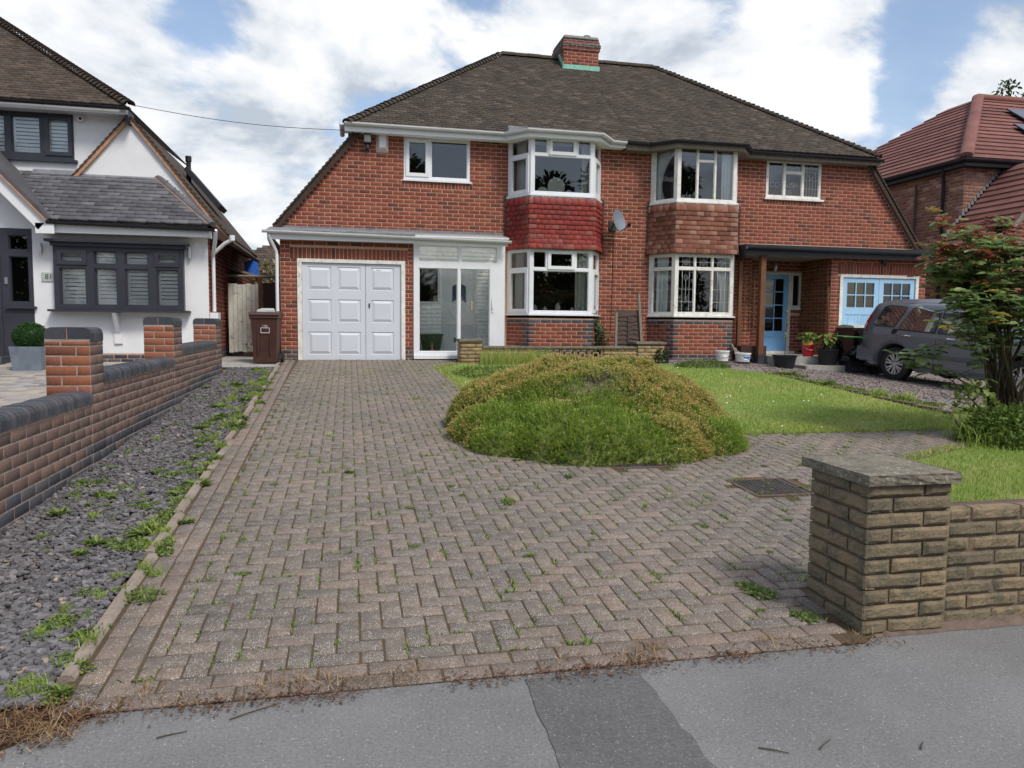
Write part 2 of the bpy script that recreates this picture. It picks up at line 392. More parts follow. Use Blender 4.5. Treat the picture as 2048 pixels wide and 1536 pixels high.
M['oldfence'] = plain('weathered_fence', (.085, .058, .05), .9, .4, 8, .6, 30, stretch=(1.5, 1.5, 14))
M['greywood'] = plain('silvered_wood', (.23, .20, .17), .9, .3, 9, .4, 40, stretch=(12, 12, 1))
M['gatewhite'] = plain('worn_white_boards', (.60, .60, .54), .8, .12, 6, .3, 50, dirt=((.20, .13, .07), 6, .75), stretch=(4, 4, .8))
M['binbrown'] = plain('brown_bin', (.062, .026, .020), .45, .12, 5)
M['bingrey'] = plain('dark_grey_bin', (.038, .042, .052), .5, .15, 5)
M['lidgrey'] = plain('grey_lid', (.42, .45, .42), .6, .15, 7)
M['red_pl'] = plain('red_plastic', (.55, .02, .025), .35, .08, 5)
M['white_pl'] = plain('white_tub', (.70, .70, .68), .45, .1, 7, dirt=((.3, .28, .25), 9, .5))
M['bluetarp'] = plain('blue_tarpaulin', (.03, .13, .55), .5, .2, 8)
M['zinc'] = plain('zinc_planter', (.20, .24, .29), .5, .2, 5, metal=.3)
M['terracotta'] = plain('terracotta_mortar', (.42, .24, .155), .85, .2, 7, .4, 40)
M['steel'] = plain('steel', (.55, .55, .56), .3, .05, 5, metal=.9)
M['dishgrey'] = plain('grey_dish', (.17, .20, .24), .5, .08, 6)
M['concrete'] = plain('concrete', (.32, .31, .29), .9, .2, 5, .5, 60, dirt=((.12, .13, .09), 3, .5))
M['chimpot'] = plain('buff_pot', (.30, .24, .18), .9, .2, 8)
M['solar'] = plain('solar_panel', (.012, .02, .05), .15, .2, 2, spec=.6)
M['textdark'] = plain('dark_lettering', (.02, .03, .025), .5, .05, 4)
M['textgold'] = plain('brass_number', (.30, .22, .13), .4, .1, 10, metal=.4)
M['textwhite'] = plain('white_lettering', (.75, .76, .78), .6, .05, 4)
M['oatdish'] = plain('cream_mirror', (.62, .64, .55), .35, .05, 4)
M['potblue'] = plain('blue_white_china', (.45, .55, .62), .25, .3, 30)
M['potwhite'] = plain('white_china', (.72, .70, .64), .25, .12, 20)
def glass(name, tint, k, ro=.0):
    m = bpy.data.materials.new(name); m.use_nodes = True; t = m.node_tree; t.nodes.clear()
    o = t.nodes.new('ShaderNodeOutputMaterial'); mxs = t.nodes.new('ShaderNodeMixShader'); tr = t.nodes.new('ShaderNodeBsdfTransparent'); gl = t.nodes.new('ShaderNodeBsdfGlossy')
    fr = t.nodes.new('ShaderNodeFresnel'); fr.inputs[0].default_value = 1.5; mu = t.nodes.new('ShaderNodeMath'); mu.operation = 'MULTIPLY'; mu.inputs[1].default_value = k; mu.use_clamp = True
    tr.inputs[0].default_value = (*tint, 1); gl.inputs['Roughness'].default_value = ro; gl.inputs[0].default_value = (.95, .97, 1, 1)
    t.links.new(fr.outputs[0], mu.inputs[0]); t.links.new(mu.outputs[0], mxs.inputs[0]); t.links.new(tr.outputs[0], mxs.inputs[1]); t.links.new(gl.outputs[0], mxs.inputs[2]); t.links.new(mxs.outputs[0], o.inputs[0])
    return m
M['glass'] = glass('window_glass', (.90, .92, .91), 1.9)
M['glass_porch'] = glass('porch_glass', (.93, .97, .95), 1.3)
M['glass_car'] = glass('car_glass', (.16, .18, .18), 2.2)
def carglass():
    m = bpy.data.materials.new('car_side_glass'); m.use_nodes = True; t = m.node_tree; b = t.nodes['Principled BSDF']; o = t.nodes['Material Output']; b.inputs['Base Color'].default_value = (.02, .023, .026, 1); b.inputs['Roughness'].default_value = .3
    g = t.nodes.new('ShaderNodeBsdfGlossy'); g.inputs['Roughness'].default_value = .02; x = t.nodes.new('ShaderNodeMixShader'); x.inputs[0].default_value = .30; t.links.new(b.outputs[0], x.inputs[1]); t.links.new(g.outputs[0], x.inputs[2]); t.links.new(x.outputs[0], o.inputs[0]); return m
M['cg'] = carglass()
def light_fill_sheet():  # translucent sheet added to let skylight into the porch
    m = bpy.data.materials.new('translucent_fill'); m.use_nodes = True; t = m.node_tree; b = t.nodes['Principled BSDF']; o = t.nodes['Material Output']; b.inputs['Base Color'].default_value = (.55, .56, .56, 1)
    g = t.nodes.new('ShaderNodeBsdfTranslucent'); g.inputs[0].default_value = (.92, .94, .93, 1); x = t.nodes.new('ShaderNodeMixShader'); x.inputs[0].default_value = .8; t.links.new(b.outputs[0], x.inputs[1]); t.links.new(g.outputs[0], x.inputs[2]); t.links.new(x.outputs[0], o.inputs[0]); return m
M['light_fill_sheet'] = light_fill_sheet()
M['glass_blue'] = plain('leaded_blue_glass', (.05, .09, .20), .12, .5, 25, spec=.7)
# ground materials
n = NT('asphalt'); v = n.voro(85); v2 = n.voro(45)
c = ramp(n.t, n.noise(1.4, 7, .65), [(.3, (.150, .150, .152)), (.7, (.205, .205, .207))])
c = n.mix(c, ramp(n.t, n.noise(75, 5, .8), [(.3, (.55, .55, .55)), (.7, (1.35, 1.35, 1.35))]), .8, 'MULTIPLY')
c = n.mix(c, (.42, .41, .40), n.math('MULTIPLY', n.step(n.math('SUBTRACT', .26, v.outputs['Distance']), 0, .1), n.step(n.noise(37, 3, .6), .52, .6)))
c = n.mix(c, (.05, .05, .05), n.math('MULTIPLY', n.step(n.math('SUBTRACT', .16, v2.outputs['Distance']), 0, .05), .5))
n.col(c); n.rough(.9, .3); n.bump(n.math('ADD', n.noise(110, 5, .75), n.math('MULTIPLY', v.outputs['Distance'], -.5)), .5, .005); M['asphalt'] = n.m
n = NT('dark_asphalt'); v = n.voro(85)
c = ramp(n.t, n.noise(2, 7, .65), [(.3, (.098, .098, .099)), (.7, (.128, .128, .129))])
c = n.mix(c, ramp(n.t, n.noise(75, 5, .8), [(.3, (.5, .5, .5)), (.7, (1.4, 1.4, 1.4))]), .8, 'MULTIPLY')
c = n.mix(c, (.32, .31, .31), n.math('MULTIPLY', n.step(n.math('SUBTRACT', .26, v.outputs['Distance']), 0, .1), n.step(n.noise(37, 3, .6), .5, .58)))
n.col(c); n.rough(.9, .3); n.bump(n.math('ADD', n.noise(110, 5, .75), n.math('MULTIPLY', v.outputs['Distance'], -.5)), .5, .005); M['asphalt_d'] = n.m
def pavermat(name, stops, lich, big):
    n = NT(name); v = n.voro(150)
    c = ramp(n.t, n.rnd(), stops)
    c = n.mix(c, ramp(n.t, n.noise(.8, 6, .65), big), .9, 'MULTIPLY')
    c = n.mix(c, ramp(n.t, n.noise(90, 4, .7), [(.3, (.62, .6, .6)), (.7, (1.25, 1.25, 1.25))]), .8, 'MULTIPLY')
    c = n.mix(c, (.085, .083, .072), n.math('MULTIPLY', n.step(n.noise(2.6, 8, .75), .44, .74), .62))
    c = n.mix(c, lich, n.math('MULTIPLY', n.step(n.math('SUBTRACT', .34, v.outputs['Distance']), 0, .1), n.step(n.noise(19, 5, .75), .40, .56)))
    n.col(c); n.rough(.92, .25); n.bump(n.math('ADD', n.noise(130, 4, .7), n.math('MULTIPLY', n.noise(25, 4, .6), .8)), .6, .005); return n.m
M['paver'] = pavermat('grey_paver', [(0, (.160, .140, .125)), (.5, (.194, .164, .143)), (.85, (.207, .172, .146)), (1, (.235, .181, .146))], (.55, .53, .50), [(.3, (.70, .73, .75)), (.7, (1.14, 1.09, 1.05))])
M['paver_pink'] = pavermat('pink_paver', [(0, (.175, .143, .125)), (1, (.215, .168, .142))], (.44, .42, .39), [(.3, (.8, .82, .82)), (.7, (1.12, 1.08, 1.05))])
n = NT('joint_soil'); c = ramp(n.t, n.noise(4, 6, .7), [(.3, (.075, .056, .040)), (.55, (.11, .08, .05)), (.78, (.105, .11, .045))]); n.col(c); n.rough(1, .1); n.bump(n.noise(60, 5, .7), .8, .01); M['joint'] = n.m
n = NT('soil'); c = ramp(n.t, n.noise(5, 7, .7), [(.3, (.06, .04, .028)), (.7, (.14, .085, .055))]); n.col(c); n.rough(1, .1); n.bump(n.noise(40, 6, .7), 1, .02); M['soil'] = n.m
n = NT('slate'); c = ramp(n.t, n.rnd(), [(0, (.095, .092, .10)), (.5, (.15, .143, .152)), (.85, (.19, .182, .19)), (.985, (.21, .195, .20)), (.988, (.30, .22, .16)), (1, (.42, .33, .24))])
c = n.mix(c, ramp(n.t, n.noise(30, 5, .7), [(.3, (.7, .7, .7)), (.7, (1.2, 1.2, 1.2))]), .7, 'MULTIPLY'); n.col(c); n.rough(.62, .4); n.bump(n.noise(50, 5, .6), .3, .004); M['slate'] = n.m
n = NT('gravel'); v = n.voro(42); c = ramp(n.t, v.outputs['Color'], [(0, (.12, .10, .10)), (.5, (.22, .19, .18)), (1, (.33, .29, .27))])
c = n.mix(c, ramp(n.t, n.noise(1.2, 6, .6), [(.3, (.8, .8, .8)), (.7, (1.15, 1.1, 1.1))]), .8, 'MULTIPLY'); n.col(c); n.rough(.95, .2); n.bump(n.math('SUBTRACT', 1, v.outputs['Distance']), .9, .02); M['gravel'] = n.m
n = NT('lawn'); c = ramp(n.t, n.noise(.7, 6, .65), [(.25, (.17, .26, .06)), (.45, (.22, .31, .08)), (.6, (.32, .34, .12)), (.75, (.42, .34, .19))]); n.col(c); n.rough(1, .1); n.bump(n.noise(60, 5, .7), 1, .03); M['lawn'] = n.m
def leafmat(name, stops, trans=.35, rough=.55, patch=None):
    n = NT(name); c = ramp(n.t, n.rnd(), stops)
    if patch: c = n.mix(c, ramp(n.t, n.noise(patch[0], 5, .6), patch[1]), patch[2], 'MULTIPLY')
    n.col(c); n.rough(rough, .25)
    d = n.t.nodes.new('ShaderNodeBsdfTranslucent'); mxs = n.t.nodes.new('ShaderNodeMixShader'); mxs.inputs[0].default_value = trans
    n.t.links.new(c, d.inputs[0]); out = n.t.nodes['Material Output']
    n.t.links.new(n.b.outputs[0], mxs.inputs[1]); n.t.links.new(d.outputs[0], mxs.inputs[2]); n.t.links.new(mxs.outputs[0], out.inputs[0]); return n.m
M['grass'] = leafmat('grass_blades', [(0, (.20, .31, .06)), (.5, (.30, .42, .095)), (.8, (.42, .46, .15)), (1, (.58, .50, .28))], patch=(.6, [(.3, (.8, .9, .8)), (.7, (1.25, 1.1, 1.0))], .8))
M['weed'] = leafmat('weed_leaves', [(0, (.09, .15, .035)), (.6, (.18, .26, .06)), (1, (.29, .34, .11))])
M['dry'] = leafmat('dry_grass', [(0, (.16, .09, .045)), (.5, (.28, .18, .09)), (1, (.42, .32, .20))], .2)
M['debris'] = leafmat('brown_litter', [(0, (.07, .035, .02)), (.6, (.14, .07, .04)), (1, (.22, .12, .07))], .1)
M['heath'] = leafmat('heather_foliage', [(0, (.18, .27, .05)), (.35, (.31, .43, .08)), (.62, (.42, .50, .11)), (.7, (.44, .37, .12)), (.85, (.58, .44, .17)), (1, (.72, .54, .25))], .5)
M['twig'] = plain('brown_twigs', (.14, .11, .075), .95, .3, 30, .6, 80)
M['rose_leaf'] = leafmat('rose_leaf', [(0, (.11, .18, .06)), (.4, (.19, .28, .09)), (.72, (.28, .36, .15)), (.76, (.32, .085, .05)), (.92, (.22, .065, .05)), (.96, (.30, .22, .05)), (1, (.45, .34, .10))], .35, .35)
M['stem'] = plain('rose_stem', (.075, .055, .032), .8, .3, 12, .3, 60)
M['bark'] = plain('bark', (.10, .075, .055), .95, .3, 9, .6, 30)
M['tree_leaf'] = leafmat('tree_leaf', [(0, (.022, .042, .012)), (.6, (.045, .080, .02)), (1, (.08, .12, .03))], .3)
M['box_leaf'] = leafmat('box_leaf', [(0, (.015, .05, .012)), (.6, (.03, .085, .018)), (1, (.055, .13, .03))], .2, .4)
M['ivy'] = leafmat('ivy_leaf', [(0, (.02, .05, .018)), (.6, (.045, .09, .03)), (1, (.10, .15, .06))], .2, .4)
M['flower_bush'] = leafmat('flowering_bush', [(0, (.07, .085, .025)), (.4, (.16, .15, .05)), (.75, (.27, .23, .12)), (1, (.55, .40, .34))], .3)
n = NT('reconstituted_stone'); c = ramp(n.t, n.rnd(), [(0, (.165, .134, .092)), (.5, (.215, .172, .113)), (1, (.275, .21, .132))])
c = n.mix(c, (.11, .105, .075), n.math('MULTIPLY', n.step(n.noise(7, 8, .75), .44, .62), .8)); c = n.mix(c, (.30, .30, .26), n.math('MULTIPLY', n.step(n.noise(85, 5, .8), .56, .64), .65))
n.col(c); n.rough(.95, .2); n.bump(n.math('ADD', n.noise(55, 5, .75), n.math('MULTIPLY', n.noise(14, 4, .6), .7)), .9, .012); M['stone'] = n.m
n = NT('stone_cap'); c = ramp(n.t, n.noise(6, 6, .7), [(.3, (.115, .105, .085)), (.7, (.23, .205, .16))]); c = n.mix(c, (.42, .42, .38), n.math('MULTIPLY', n.step(n.noise(48, 6, .8), .55, .62), .7)); c = n.mix(c, (.07, .07, .055), n.math('MULTIPLY', n.step(n.noise(11, 6, .7), .52, .7), .6)); n.col(c); n.rough(.95, .2); n.bump(n.noise(45, 5, .7), .7, .01); M['cap'] = n.m
M['stone_b'] = plain('buff_stone', (.34, .25, .135), .95, .25, 8, .7, 60, dirt=((.12, .10, .06), 3, .6))
M['darkmortar'] = plain('dark_mortar', (.15, .11, .09), .95, .2, 15, .5, 90)
n = NT('drain_cover'); v = n.voro(30); c = ramp(n.t, n.noise(9, 5, .7), [(.3, (.05, .045, .045)), (.7, (.10, .09, .085))]); n.col(c); n.rough(.6, .4); n.b.inputs['Metallic'].default_value = .3; n.bump(n.noise(70, 4, .6), .4, .005); M['iron'] = n.m
M['rust'] = plain('rusty_frame', (.12, .075, .06), .9, .3, 12, .4, 60)
M['kerbstone'] = plain('edging_stone', (.27, .225, .19), .95, .25, 8, .6, 60, dirt=((.12, .10, .065), 4, .6))
n = NT('grey_car_paint'); n.col((.165, .178, .215)); n.rough(.28, .5); n.b.inputs['Metallic'].default_value = .45; n.b.inputs['Coat Weight'].default_value = .6; n.b.inputs['Coat Roughness'].default_value = .06; M['car'] = n.m
M['car_trim'] = plain('car_trim', (.085, .09, .105), .5, .1, 5)
M['tyre'] = plain('tyre', (.018, .018, .019), .85, .2, 9)
M['alloy'] = plain('alloy', (.55, .56, .58), .3, .05, 8, metal=.6)
M['taillight'] = plain('tail_lamp', (.42, .012, .02), .15, .1, 8, spec=.6)
M['clear_lamp'] = plain('clear_lamp', (.6, .55, .55), .15, .1, 8, spec=.6)
M['chrome'] = plain('chrome', (.65, .66, .68), .12, .03, 8, metal=1)
M['seat'] = plain('seat_cloth', (.06, .06, .065), .9, .2, 8)
n = NT('block_paving_81'); c = ramp(n.t, n.rnd(), [(0, (.19, .18, .175)), (.4, (.30, .275, .25)), (.7, (.36, .32, .27)), (1, (.28, .28, .30))]); n.col(c); n.rough(.9, .2); n.bump(n.noise(60, 4, .7), .3, .005); M['pave81'] = n.m
# ------------------------------------------------------------------ ground
def sheet(name, poly, mat, dz=0., step=.5, parent=None, zf=tz):
    """flat polygon draped on the terrain, cut into a grid so that it follows the slope"""
    import bmesh
    bm = bmesh.new(); bm.faces.new([bm.verts.new((x, y, 0)) for x, y in poly])
    xs = [p[0] for p in poly]; ys = [p[1] for p in poly]
    for ax, lo, hi in ((0, min(xs), max(xs)), (1, min(ys), max(ys))):
        k = lo+step
        while k < hi:
            co = (k, 0, 0) if ax == 0 else (0, k, 0); no = (1, 0, 0) if ax == 0 else (0, 1, 0)
            bmesh.ops.bisect_plane(bm, geom=bm.verts[:]+bm.edges[:]+bm.faces[:], plane_co=co, plane_no=no, dist=1e-4); k += step
    for v in bm.verts: v.co.z = zf(v.co.x, v.co.y)+dz
    me = bpy.data.meshes.new(name); bm.to_mesh(me); bm.free(); me.materials.append(mat)
    for p in me.polygons:
        if p.normal.z < 0: p.flip()
    return mobj(name, me, parent)
def inpoly(x, y, poly):
    c = False; j = len(poly)-1
    for i in range(len(poly)):
        a, b = poly[i], poly[j]
        if (a[1] > y) != (b[1] > y) and x < (b[0]-a[0])*(y-a[1])/(b[1]-a[1])+a[0]: c = not c
        j = i
    return c
# the terrain: one sheet reaching far out, finer near the houses
xs = sorted({*np.arange(-30, 31, 1.5), -900, -400, -150, -80, -50, 50, 80, 150, 400, 900, 7.9, 12.9}); ys = sorted({*np.arange(2.9, 20, .75), -900, -300, -100, -30, -7, 15.65, 60, 150, 400, 900})
gv = [(x, y, tz(x, y)-.06 - (.10 if y < .5 else 0)) for x in xs for y in ys]; ny = len(ys)
gf = [(i*ny+j, (i+1)*ny+j, (i+1)*ny+j+1, i*ny+j+1) for i in range(len(xs)-1) for j in range(ny-1)]
struct(mobj('ground', npmesh('ground', gv, gf, M['soil'])))
flat = lambda x, y: 0.
struct(sheet('footway', [(-60, .35), (60, .35), (60, 3.02), (2.2, 2.99), (-.9, 2.95), (-1.2, 2.72), (-60, 2.72)], M['asphalt'], 0., 3, zf=flat))
rag = lambda a, b, n: [(a[0]+(b[0]-a[0])*i/n+random.gauss(0, .006), a[1]+(b[1]-a[1])*i/n) for i in range(n+1)]
struct(sheet('footway_patch', rag((.70, 2.90), (.62, 1.2), 26)+rag((1.16, 1.2), (1.19, 2.89), 26), M['asphalt_d'], .004, 1, zf=flat))
kerb = struct(MB().box(-60, 60, .22, .347, -.25, .0).build('kerb', M['concrete']))
struct(sheet('road', [(-60, -6.5), (60, -6.5), (60, .218), (-60, .218)], M['asphalt_d'], -.11, 6, zf=flat))
# driveway of block paving: soil bed + herringbone pavers
DRV = [(-1.06, 2.93), (2.28, 2.95), (2.42, 3.5), (3.2, 4.1), (5.2, 6.2), (6.95, 6.95), (7.0, 7.55), (4.3, 7.55), (3.6, 9.2), (1.72, 9.4), (1.72, 11.4), (1.62, 14.2), (2.16, 14.9), (2.16, 15.5), (-1.3, 15.5), (-1.24, 14.3)]
drive = struct(sheet('driveway', [(-1.10, 2.94), (2.33, 2.94), (3.6, 3.7), (5.7, 5.9), (7.4, 6.6), (7.4, 8.1), (4.7, 8.2), (3.9, 9.7), (2.1, 9.9), (2.1, 14.3), (2.5, 15.58), (-1.33, 15.58), (-1.30, 14.3)], M['joint'], .0025, .6))
SL = Vector((0, 1, .0556)).normalized(); SN = Vector((0, -.0556, 1)).normalized()
Pv = Pieces(); J = .0085; U = .102; holes_m = [((3.08, 5.2), (3.66, 5.75)), ((2.25, 6.2), (2.9, 6.62))]
def hole(x, y): return any(a[0]-.03 < x < b[0]+.03 and a[1]-.03 < y < b[1]+.03 for a, b in holes_m)
JOINTS = []
def kerbx(y): return -1.06 - .0155*(y-2.9)
def paver(x, y, lx, ly, mat):
    if hole(x, y): return
    s = math.sin(x*2.1+.7)*math.sin(y*1.7)*.0015
    tilt = Vector((random.gauss(0, .006), random.gauss(0, .006), 1)); nn = (SN + Vector((tilt.x, tilt.y, 0))).normalized()
    if ly > lx: u = Vector((0, 1, 0)) - nn*nn.y; u.normalize(); a, b = ly, lx
    else: u = Vector((1, 0, 0)) - nn*nn.x; u.normalize(); a, b = lx, ly
    Pv.add((x+random.gauss(0, .0012), y+random.gauss(0, .0012), tz(x, y)+s), u, nn, a-J, b-J, random.choice((.007, .008, .009)), .02, .003, mat)
paver(-.91, 2.995, .1, .1, M['paver_pink'])
# two border rows along the slate strip, two along the footway
y = 2.95
k = 0
while y < 15.4:
    for r in range(2):
        yy = y + (.1 if r else 0)
        if yy < 15.4: paver(kerbx(yy)+.055+r*U, yy+.1, U, .204, M['paver_pink'] if random.random() < .6 else M['paver'])
    y += .204
for r in range(2):
    x = -.85 + (-.1 if r else 0)
    while x < 2.2:
        paver(x+.1, 2.99+r*U, .204, U, M['paver_pink']); x += .204
X0, Y0 = -.98, 3.145
for jx in range(0, 82):
    for jy in range(0, 124):
        o_ = (jx-jy) % 4
        if o_ == 0: cx, cy2, lx, ly = X0+(jx+1)*U, Y0+(jy+.5)*U, 2*U, U
        elif o_ == 3: cx, cy2, lx, ly = X0+(jx+.5)*U, Y0+(jy+1)*U, U, 2*U
        else: continue
        if cx - lx/2 < kerbx(cy2)+2*U+.012: 
            if cx + lx/2 < kerbx(cy2)+2*U+.022: continue
            nl = cx+lx/2-(kerbx(cy2)+2*U+.012); cx = cx+lx/2-nl/2; lx = nl
        if not inpoly(cx, cy2, DRV): continue
        if cy2-ly/2 < 3.146: JOINTS.append((cx, 3.146, 1))
        if (cx-2.75)**2/1.5**2+(cy2-7.9)**2/1.45**2 < .55: continue
        paver(cx, cy2, lx, ly, M['paver'] if random.random() > .03 else M['paver_pink'])
        if ly > lx: JOINTS.append((cx+lx/2, cy2, 0))
        else: JOINTS.append((cx, cy2+ly/2, 1))
for jx in range(82):                      # half blocks where the herringbone meets the border
    if (jx-(-1)) % 4 == 3 and inpoly(X0+(jx+.5)*U, Y0+.06, DRV): paver(X0+(jx+.5)*U, Y0+.5*U, U, U, M['paver'])
    yy_ = Y0+(jx+.5)*U*1.0
Pv.emit(drive, 'paver', 300, restname='pavers')
# drain covers set in the paving
for i, (a, b) in enumerate(holes_m):
    zc = tz((a[0]+b[0])/2, (a[1]+b[1])/2)
    t = thing('drain_cover', ['dark iron drain cover in the open paving beside the stone pier', 'dark iron drain cover half under the heather mound'][i], 'drain cover', ((a[0]+b[0])/2, (a[1]+b[1])/2, zc), 0)
    w_, h_ = (b[0]-a[0])/2-.02, (b[1]-a[1])/2-.02; t.rotation_euler = (math.atan(.0556), 0, 0)
    fm = MB(); f2 = Fr((0, 0, 0), (1, 0, 0))
    for q in ((-w_, w_, -h_, -h_+.03), (-w_, w_, h_-.03, h_), (-w_, -w_+.03, -h_+.03, h_-.03), (w_-.03, w_, -h_+.03, h_-.03)): fm.box(q[0], q[1], q[2], q[3], -.03, .012)
    fm.build('frame', M['rust'], t, local=True)
    pm = MB(); pm.box(-w_+.036, w_-.036, -h_+.036, h_-.036, -.03, .008); k = 0
    xx = -w_+.07
    while xx < w_-.06:
        yy = -h_+.07
        while yy < h_-.06:
            if k % 2: pm.box(xx-.018, xx+.018, yy-.007, yy+.007, .0085, .014)
            else: pm.box(xx-.007, xx+.007, yy-.018, yy+.018, .0085, .014)
            k += 1; yy += .042
        k += 1; xx += .042
    pm.build('lid', M['iron'], t, local=True)
# edging between driveway and slate
ed = struct(MB().box(-1.3, -1.29, 15.3, 15.31, .55, .56).build('edging', M['kerbstone']))
y = 3.2
while y < 14.3:
    ln = random.uniform(.55, .9)
    if random.random() < .8:
        mb = MB(); x = kerbx(y+ln/2)-.045+random.gauss(0, .006); prof = [(-.035, -.06), (.035, -.06), (.035, .015), (.02, .035), (-.02, .035), (-.035, .012)]
        a = random.gauss(0, .012); sink = random.uniform(-.018, .002)
        mb.extr([(x+p[0], y, tz(0, y)+p[1]+sink) for p in prof], (a*ln, ln-.015, .0556*ln)); mb.build('edging_stone', M['kerbstone'], ed)
    y += ln
# slate strip
SLP = [(-2.15, 3.15), (kerbx(3.2)-.08, 3.15), (kerbx(14.3)-.08, 14.3), (-2.2, 14.3)]
struct(sheet('slate_bed', [(-2.3, 2.72), (-1.0, 2.72), (kerbx(3)-.0, 3.2), (kerbx(14.5)-.05, 14.5), (-2.3, 14.5)], M['soil'], -.02, .7))
def chips(n, fn, smin, smax, lift=.0):
    Vs, Fs, Rn = [], [], []
    for i in range(n):
        x, y, z = fn(); s = random.uniform(smin, smax)*random.choice((.6, .8, 1, 1, 1.3)); k = 5; h = random.uniform(.006, .012)
        a0 = random.random()*6.28; el = random.uniform(.35, .8); tx, ty = random.gauss(0, .16), random.gauss(0, .16); b = len(Vs)
        ring = []
        for q in range(k):
            t = 2*math.pi*(q+random.uniform(-.3, .3))/k; px, py = s*math.cos(t), s*el*math.sin(t)
            ring.append((px*math.cos(a0)-py*math.sin(a0), px*math.sin(a0)+py*math.cos(a0)))
        zz = z+lift+abs(tx)*s*.6+random.uniform(0, .02)
        for dz in (0, h):
            for px, py in ring: Vs.append((x+px, y+py, zz+dz+px*tx+py*ty))
        r = random.random()
        Fs.append((b+5, b+6, b+7, b+8)); Fs.append((b+5, b+8, b+9, b+9)); Rn += [r, r]
        for q in range(k): Fs.append((b+q, b+(q+1) % k, b+5+(q+1) % k, b+5+q)); Rn.append(r)
    return Vs, Fs, Rn
def mesh_py(name, Vs, Fs, mat, Rn=None, smoothf=False):
    me = bpy.data.meshes.new(name); me.from_pydata(Vs, [], [tuple(dict.fromkeys(f)) for f in Fs]); me.update()
    if Rn is not None:
        a = me.attributes.new('rnd', 'FLOAT', 'FACE'); a.data.foreach_set('value', Rn)
    if smoothf: me.polygons.foreach_set('use_smooth', [True]*len(me.polygons))
    me.materials.append(mat); return me
def slate_pt():
    y = 3.05+11.2*random.random()**1.7; x = random.uniform(-2.12, kerbx(y)-.09); return x, y, tz(x, y)-.008
Vs, Fs, Rn = chips(24000, slate_pt, .010, .028)
stuff(mobj('slate_chippings', mesh_py('slate_chippings', Vs, Fs, M['slate'], Rn)), 'purple grey slate chippings strewn between the brick wall and driveway edging', 'slate')
# lawns
LAWN = [(1.74, 9.2), (4.2, 7.53), (7.05, 7.53), (7.75, 8.3), (7.85, 13.0), (6.9, 14.3), (5.9, 14.75), (2.2, 14.75), (1.72, 14.1)]
LAWN2 = [(2.95, 3.30), (9.6, 3.30), (9.6, 8.4), (7.9, 8.5), (7.1, 7.5), (7.0, 6.9), (5.25, 6.1), (3.3, 4.05)]
struct(sheet('lawn', LAWN, M['lawn'], .012, .6)); struct(sheet('front_lawn', LAWN2, M['lawn'], .012, .6))
struct(sheet('gravel_drive', [(7.95, 8.5), (9.7, 8.4), (9.7, 3.0), (20, 3.0), (20, 15.6), (6.2, 15.6), (6.2, 14.8), (7.0, 14.4), (7.95, 13.1)], M['gravel'], .0, .7))
GV = []
def gp():
    while True:
        x, y = random.uniform(6.6, 13), random.uniform(8.5, 15.3)
        if (x > 8.0 or y > 14.5): return x, y, tz(x, y)-.01
Vs, Fs, Rn = chips(5000, gp, .012, .03)
stuff(mobj('gravel', mesh_py('gravel', Vs, Fs, M['gravel'], Rn)), 'pinkish grey gravel of the neighbouring drive around the parked car', 'gravel')
# brick edging between lawn and gravel
ee = struct(MB().box(7.86, 7.94, 13.0, 13.02, .4, .5).build('lawn_edging', M['brick_w']))
y = 8.5
while y < 13.0:
    z = tz(7.9, y+.1); Pe = MB().box(7.86+random.gauss(0, .004), 7.95, y, y+.215, z-.05, z+.035+random.gauss(0, .006)); Pe.build('edging_brick', M['brick_w'], ee, rnd=random.random()); y += .23
# paving of 81 (wide blocks in grey and buff)
p81 = struct(sheet('paving', [(-9, 3.0), (-2.3, 3.0), (-2.45, 15.2), (-9, 15.2)], M['joint'], -.006, 1))
P8 = Pieces(); y = 8.0
while y < 15.1:
    x = -8+random.random()*.3
    while x < -2.5:
        ln = random.choice((.16, .24, .32)); 
        if x+ln < -2.5: P8.add((x+ln/2, y+.08, tz(x, y+.08)), (1, 0, 0), SN, ln-.006, .154, .01, .02, .004, M['pave81'])
        x += ln
    y += .16
P8.emit(p81, 'paving_block', 300, restname='paving_blocks')
# concrete path beside the bin, soil at the foot of the houses
struct(sheet('side_path', [(-2.58, 14.3), (-1.3, 14.3), (-1.3, 17.4), (-2.58, 17.4)], M['concrete'], .004, 1))
# ------------------------------------------------------------------ house parts shared by the pair
def window(house, fr, x0, x1, z0, z1, lights, mat, fw=.05, y0=-.05, y1=.02, sash=(), gl='glass', name='window', sill=None, sillmat=None, bars=None, barmat=None):
    mb = MB(); fr.holes(mb, x0, x1, z0, z1, lights, y0, y1); o = mb.build(name, mat, house)
    for i, l in enumerate(lights):
        h = l
        if i in sash:
            s = .045; sm = MB(); h = (l[0]+s, l[1]-s, l[2]+s, l[3]-s); fr.holes(sm, l[0]-.025, l[1]+.025, l[2]-.025, l[3]+.025, [h], y1-.03, y1+.022); sm.build('sash', mat, o)
        else:
            s = .014; sm = MB(); fr.holes(sm, l[0], l[1], l[2], l[3], [(l[0]+s, l[1]-s, l[2]+s, l[3]-s)], y0+.02, y1-.02); sm.build('bead', mat, o)
        MB().quad(fr.p(h[0], y0+.03, h[2]), fr.p(h[1], y0+.03, h[2]), fr.p(h[1], y0+.03, h[3]), fr.p(h[0], y0+.03, h[3])).build('pane', M[gl], o, fix=False)
    if sill:
        sm = MB(); fr.box(sm, x0-sill[0], x1+sill[0], y0, y1+sill[1], z0-sill[2], z0-.001); sm.build('sill', sillmat or mat, o)
    return o
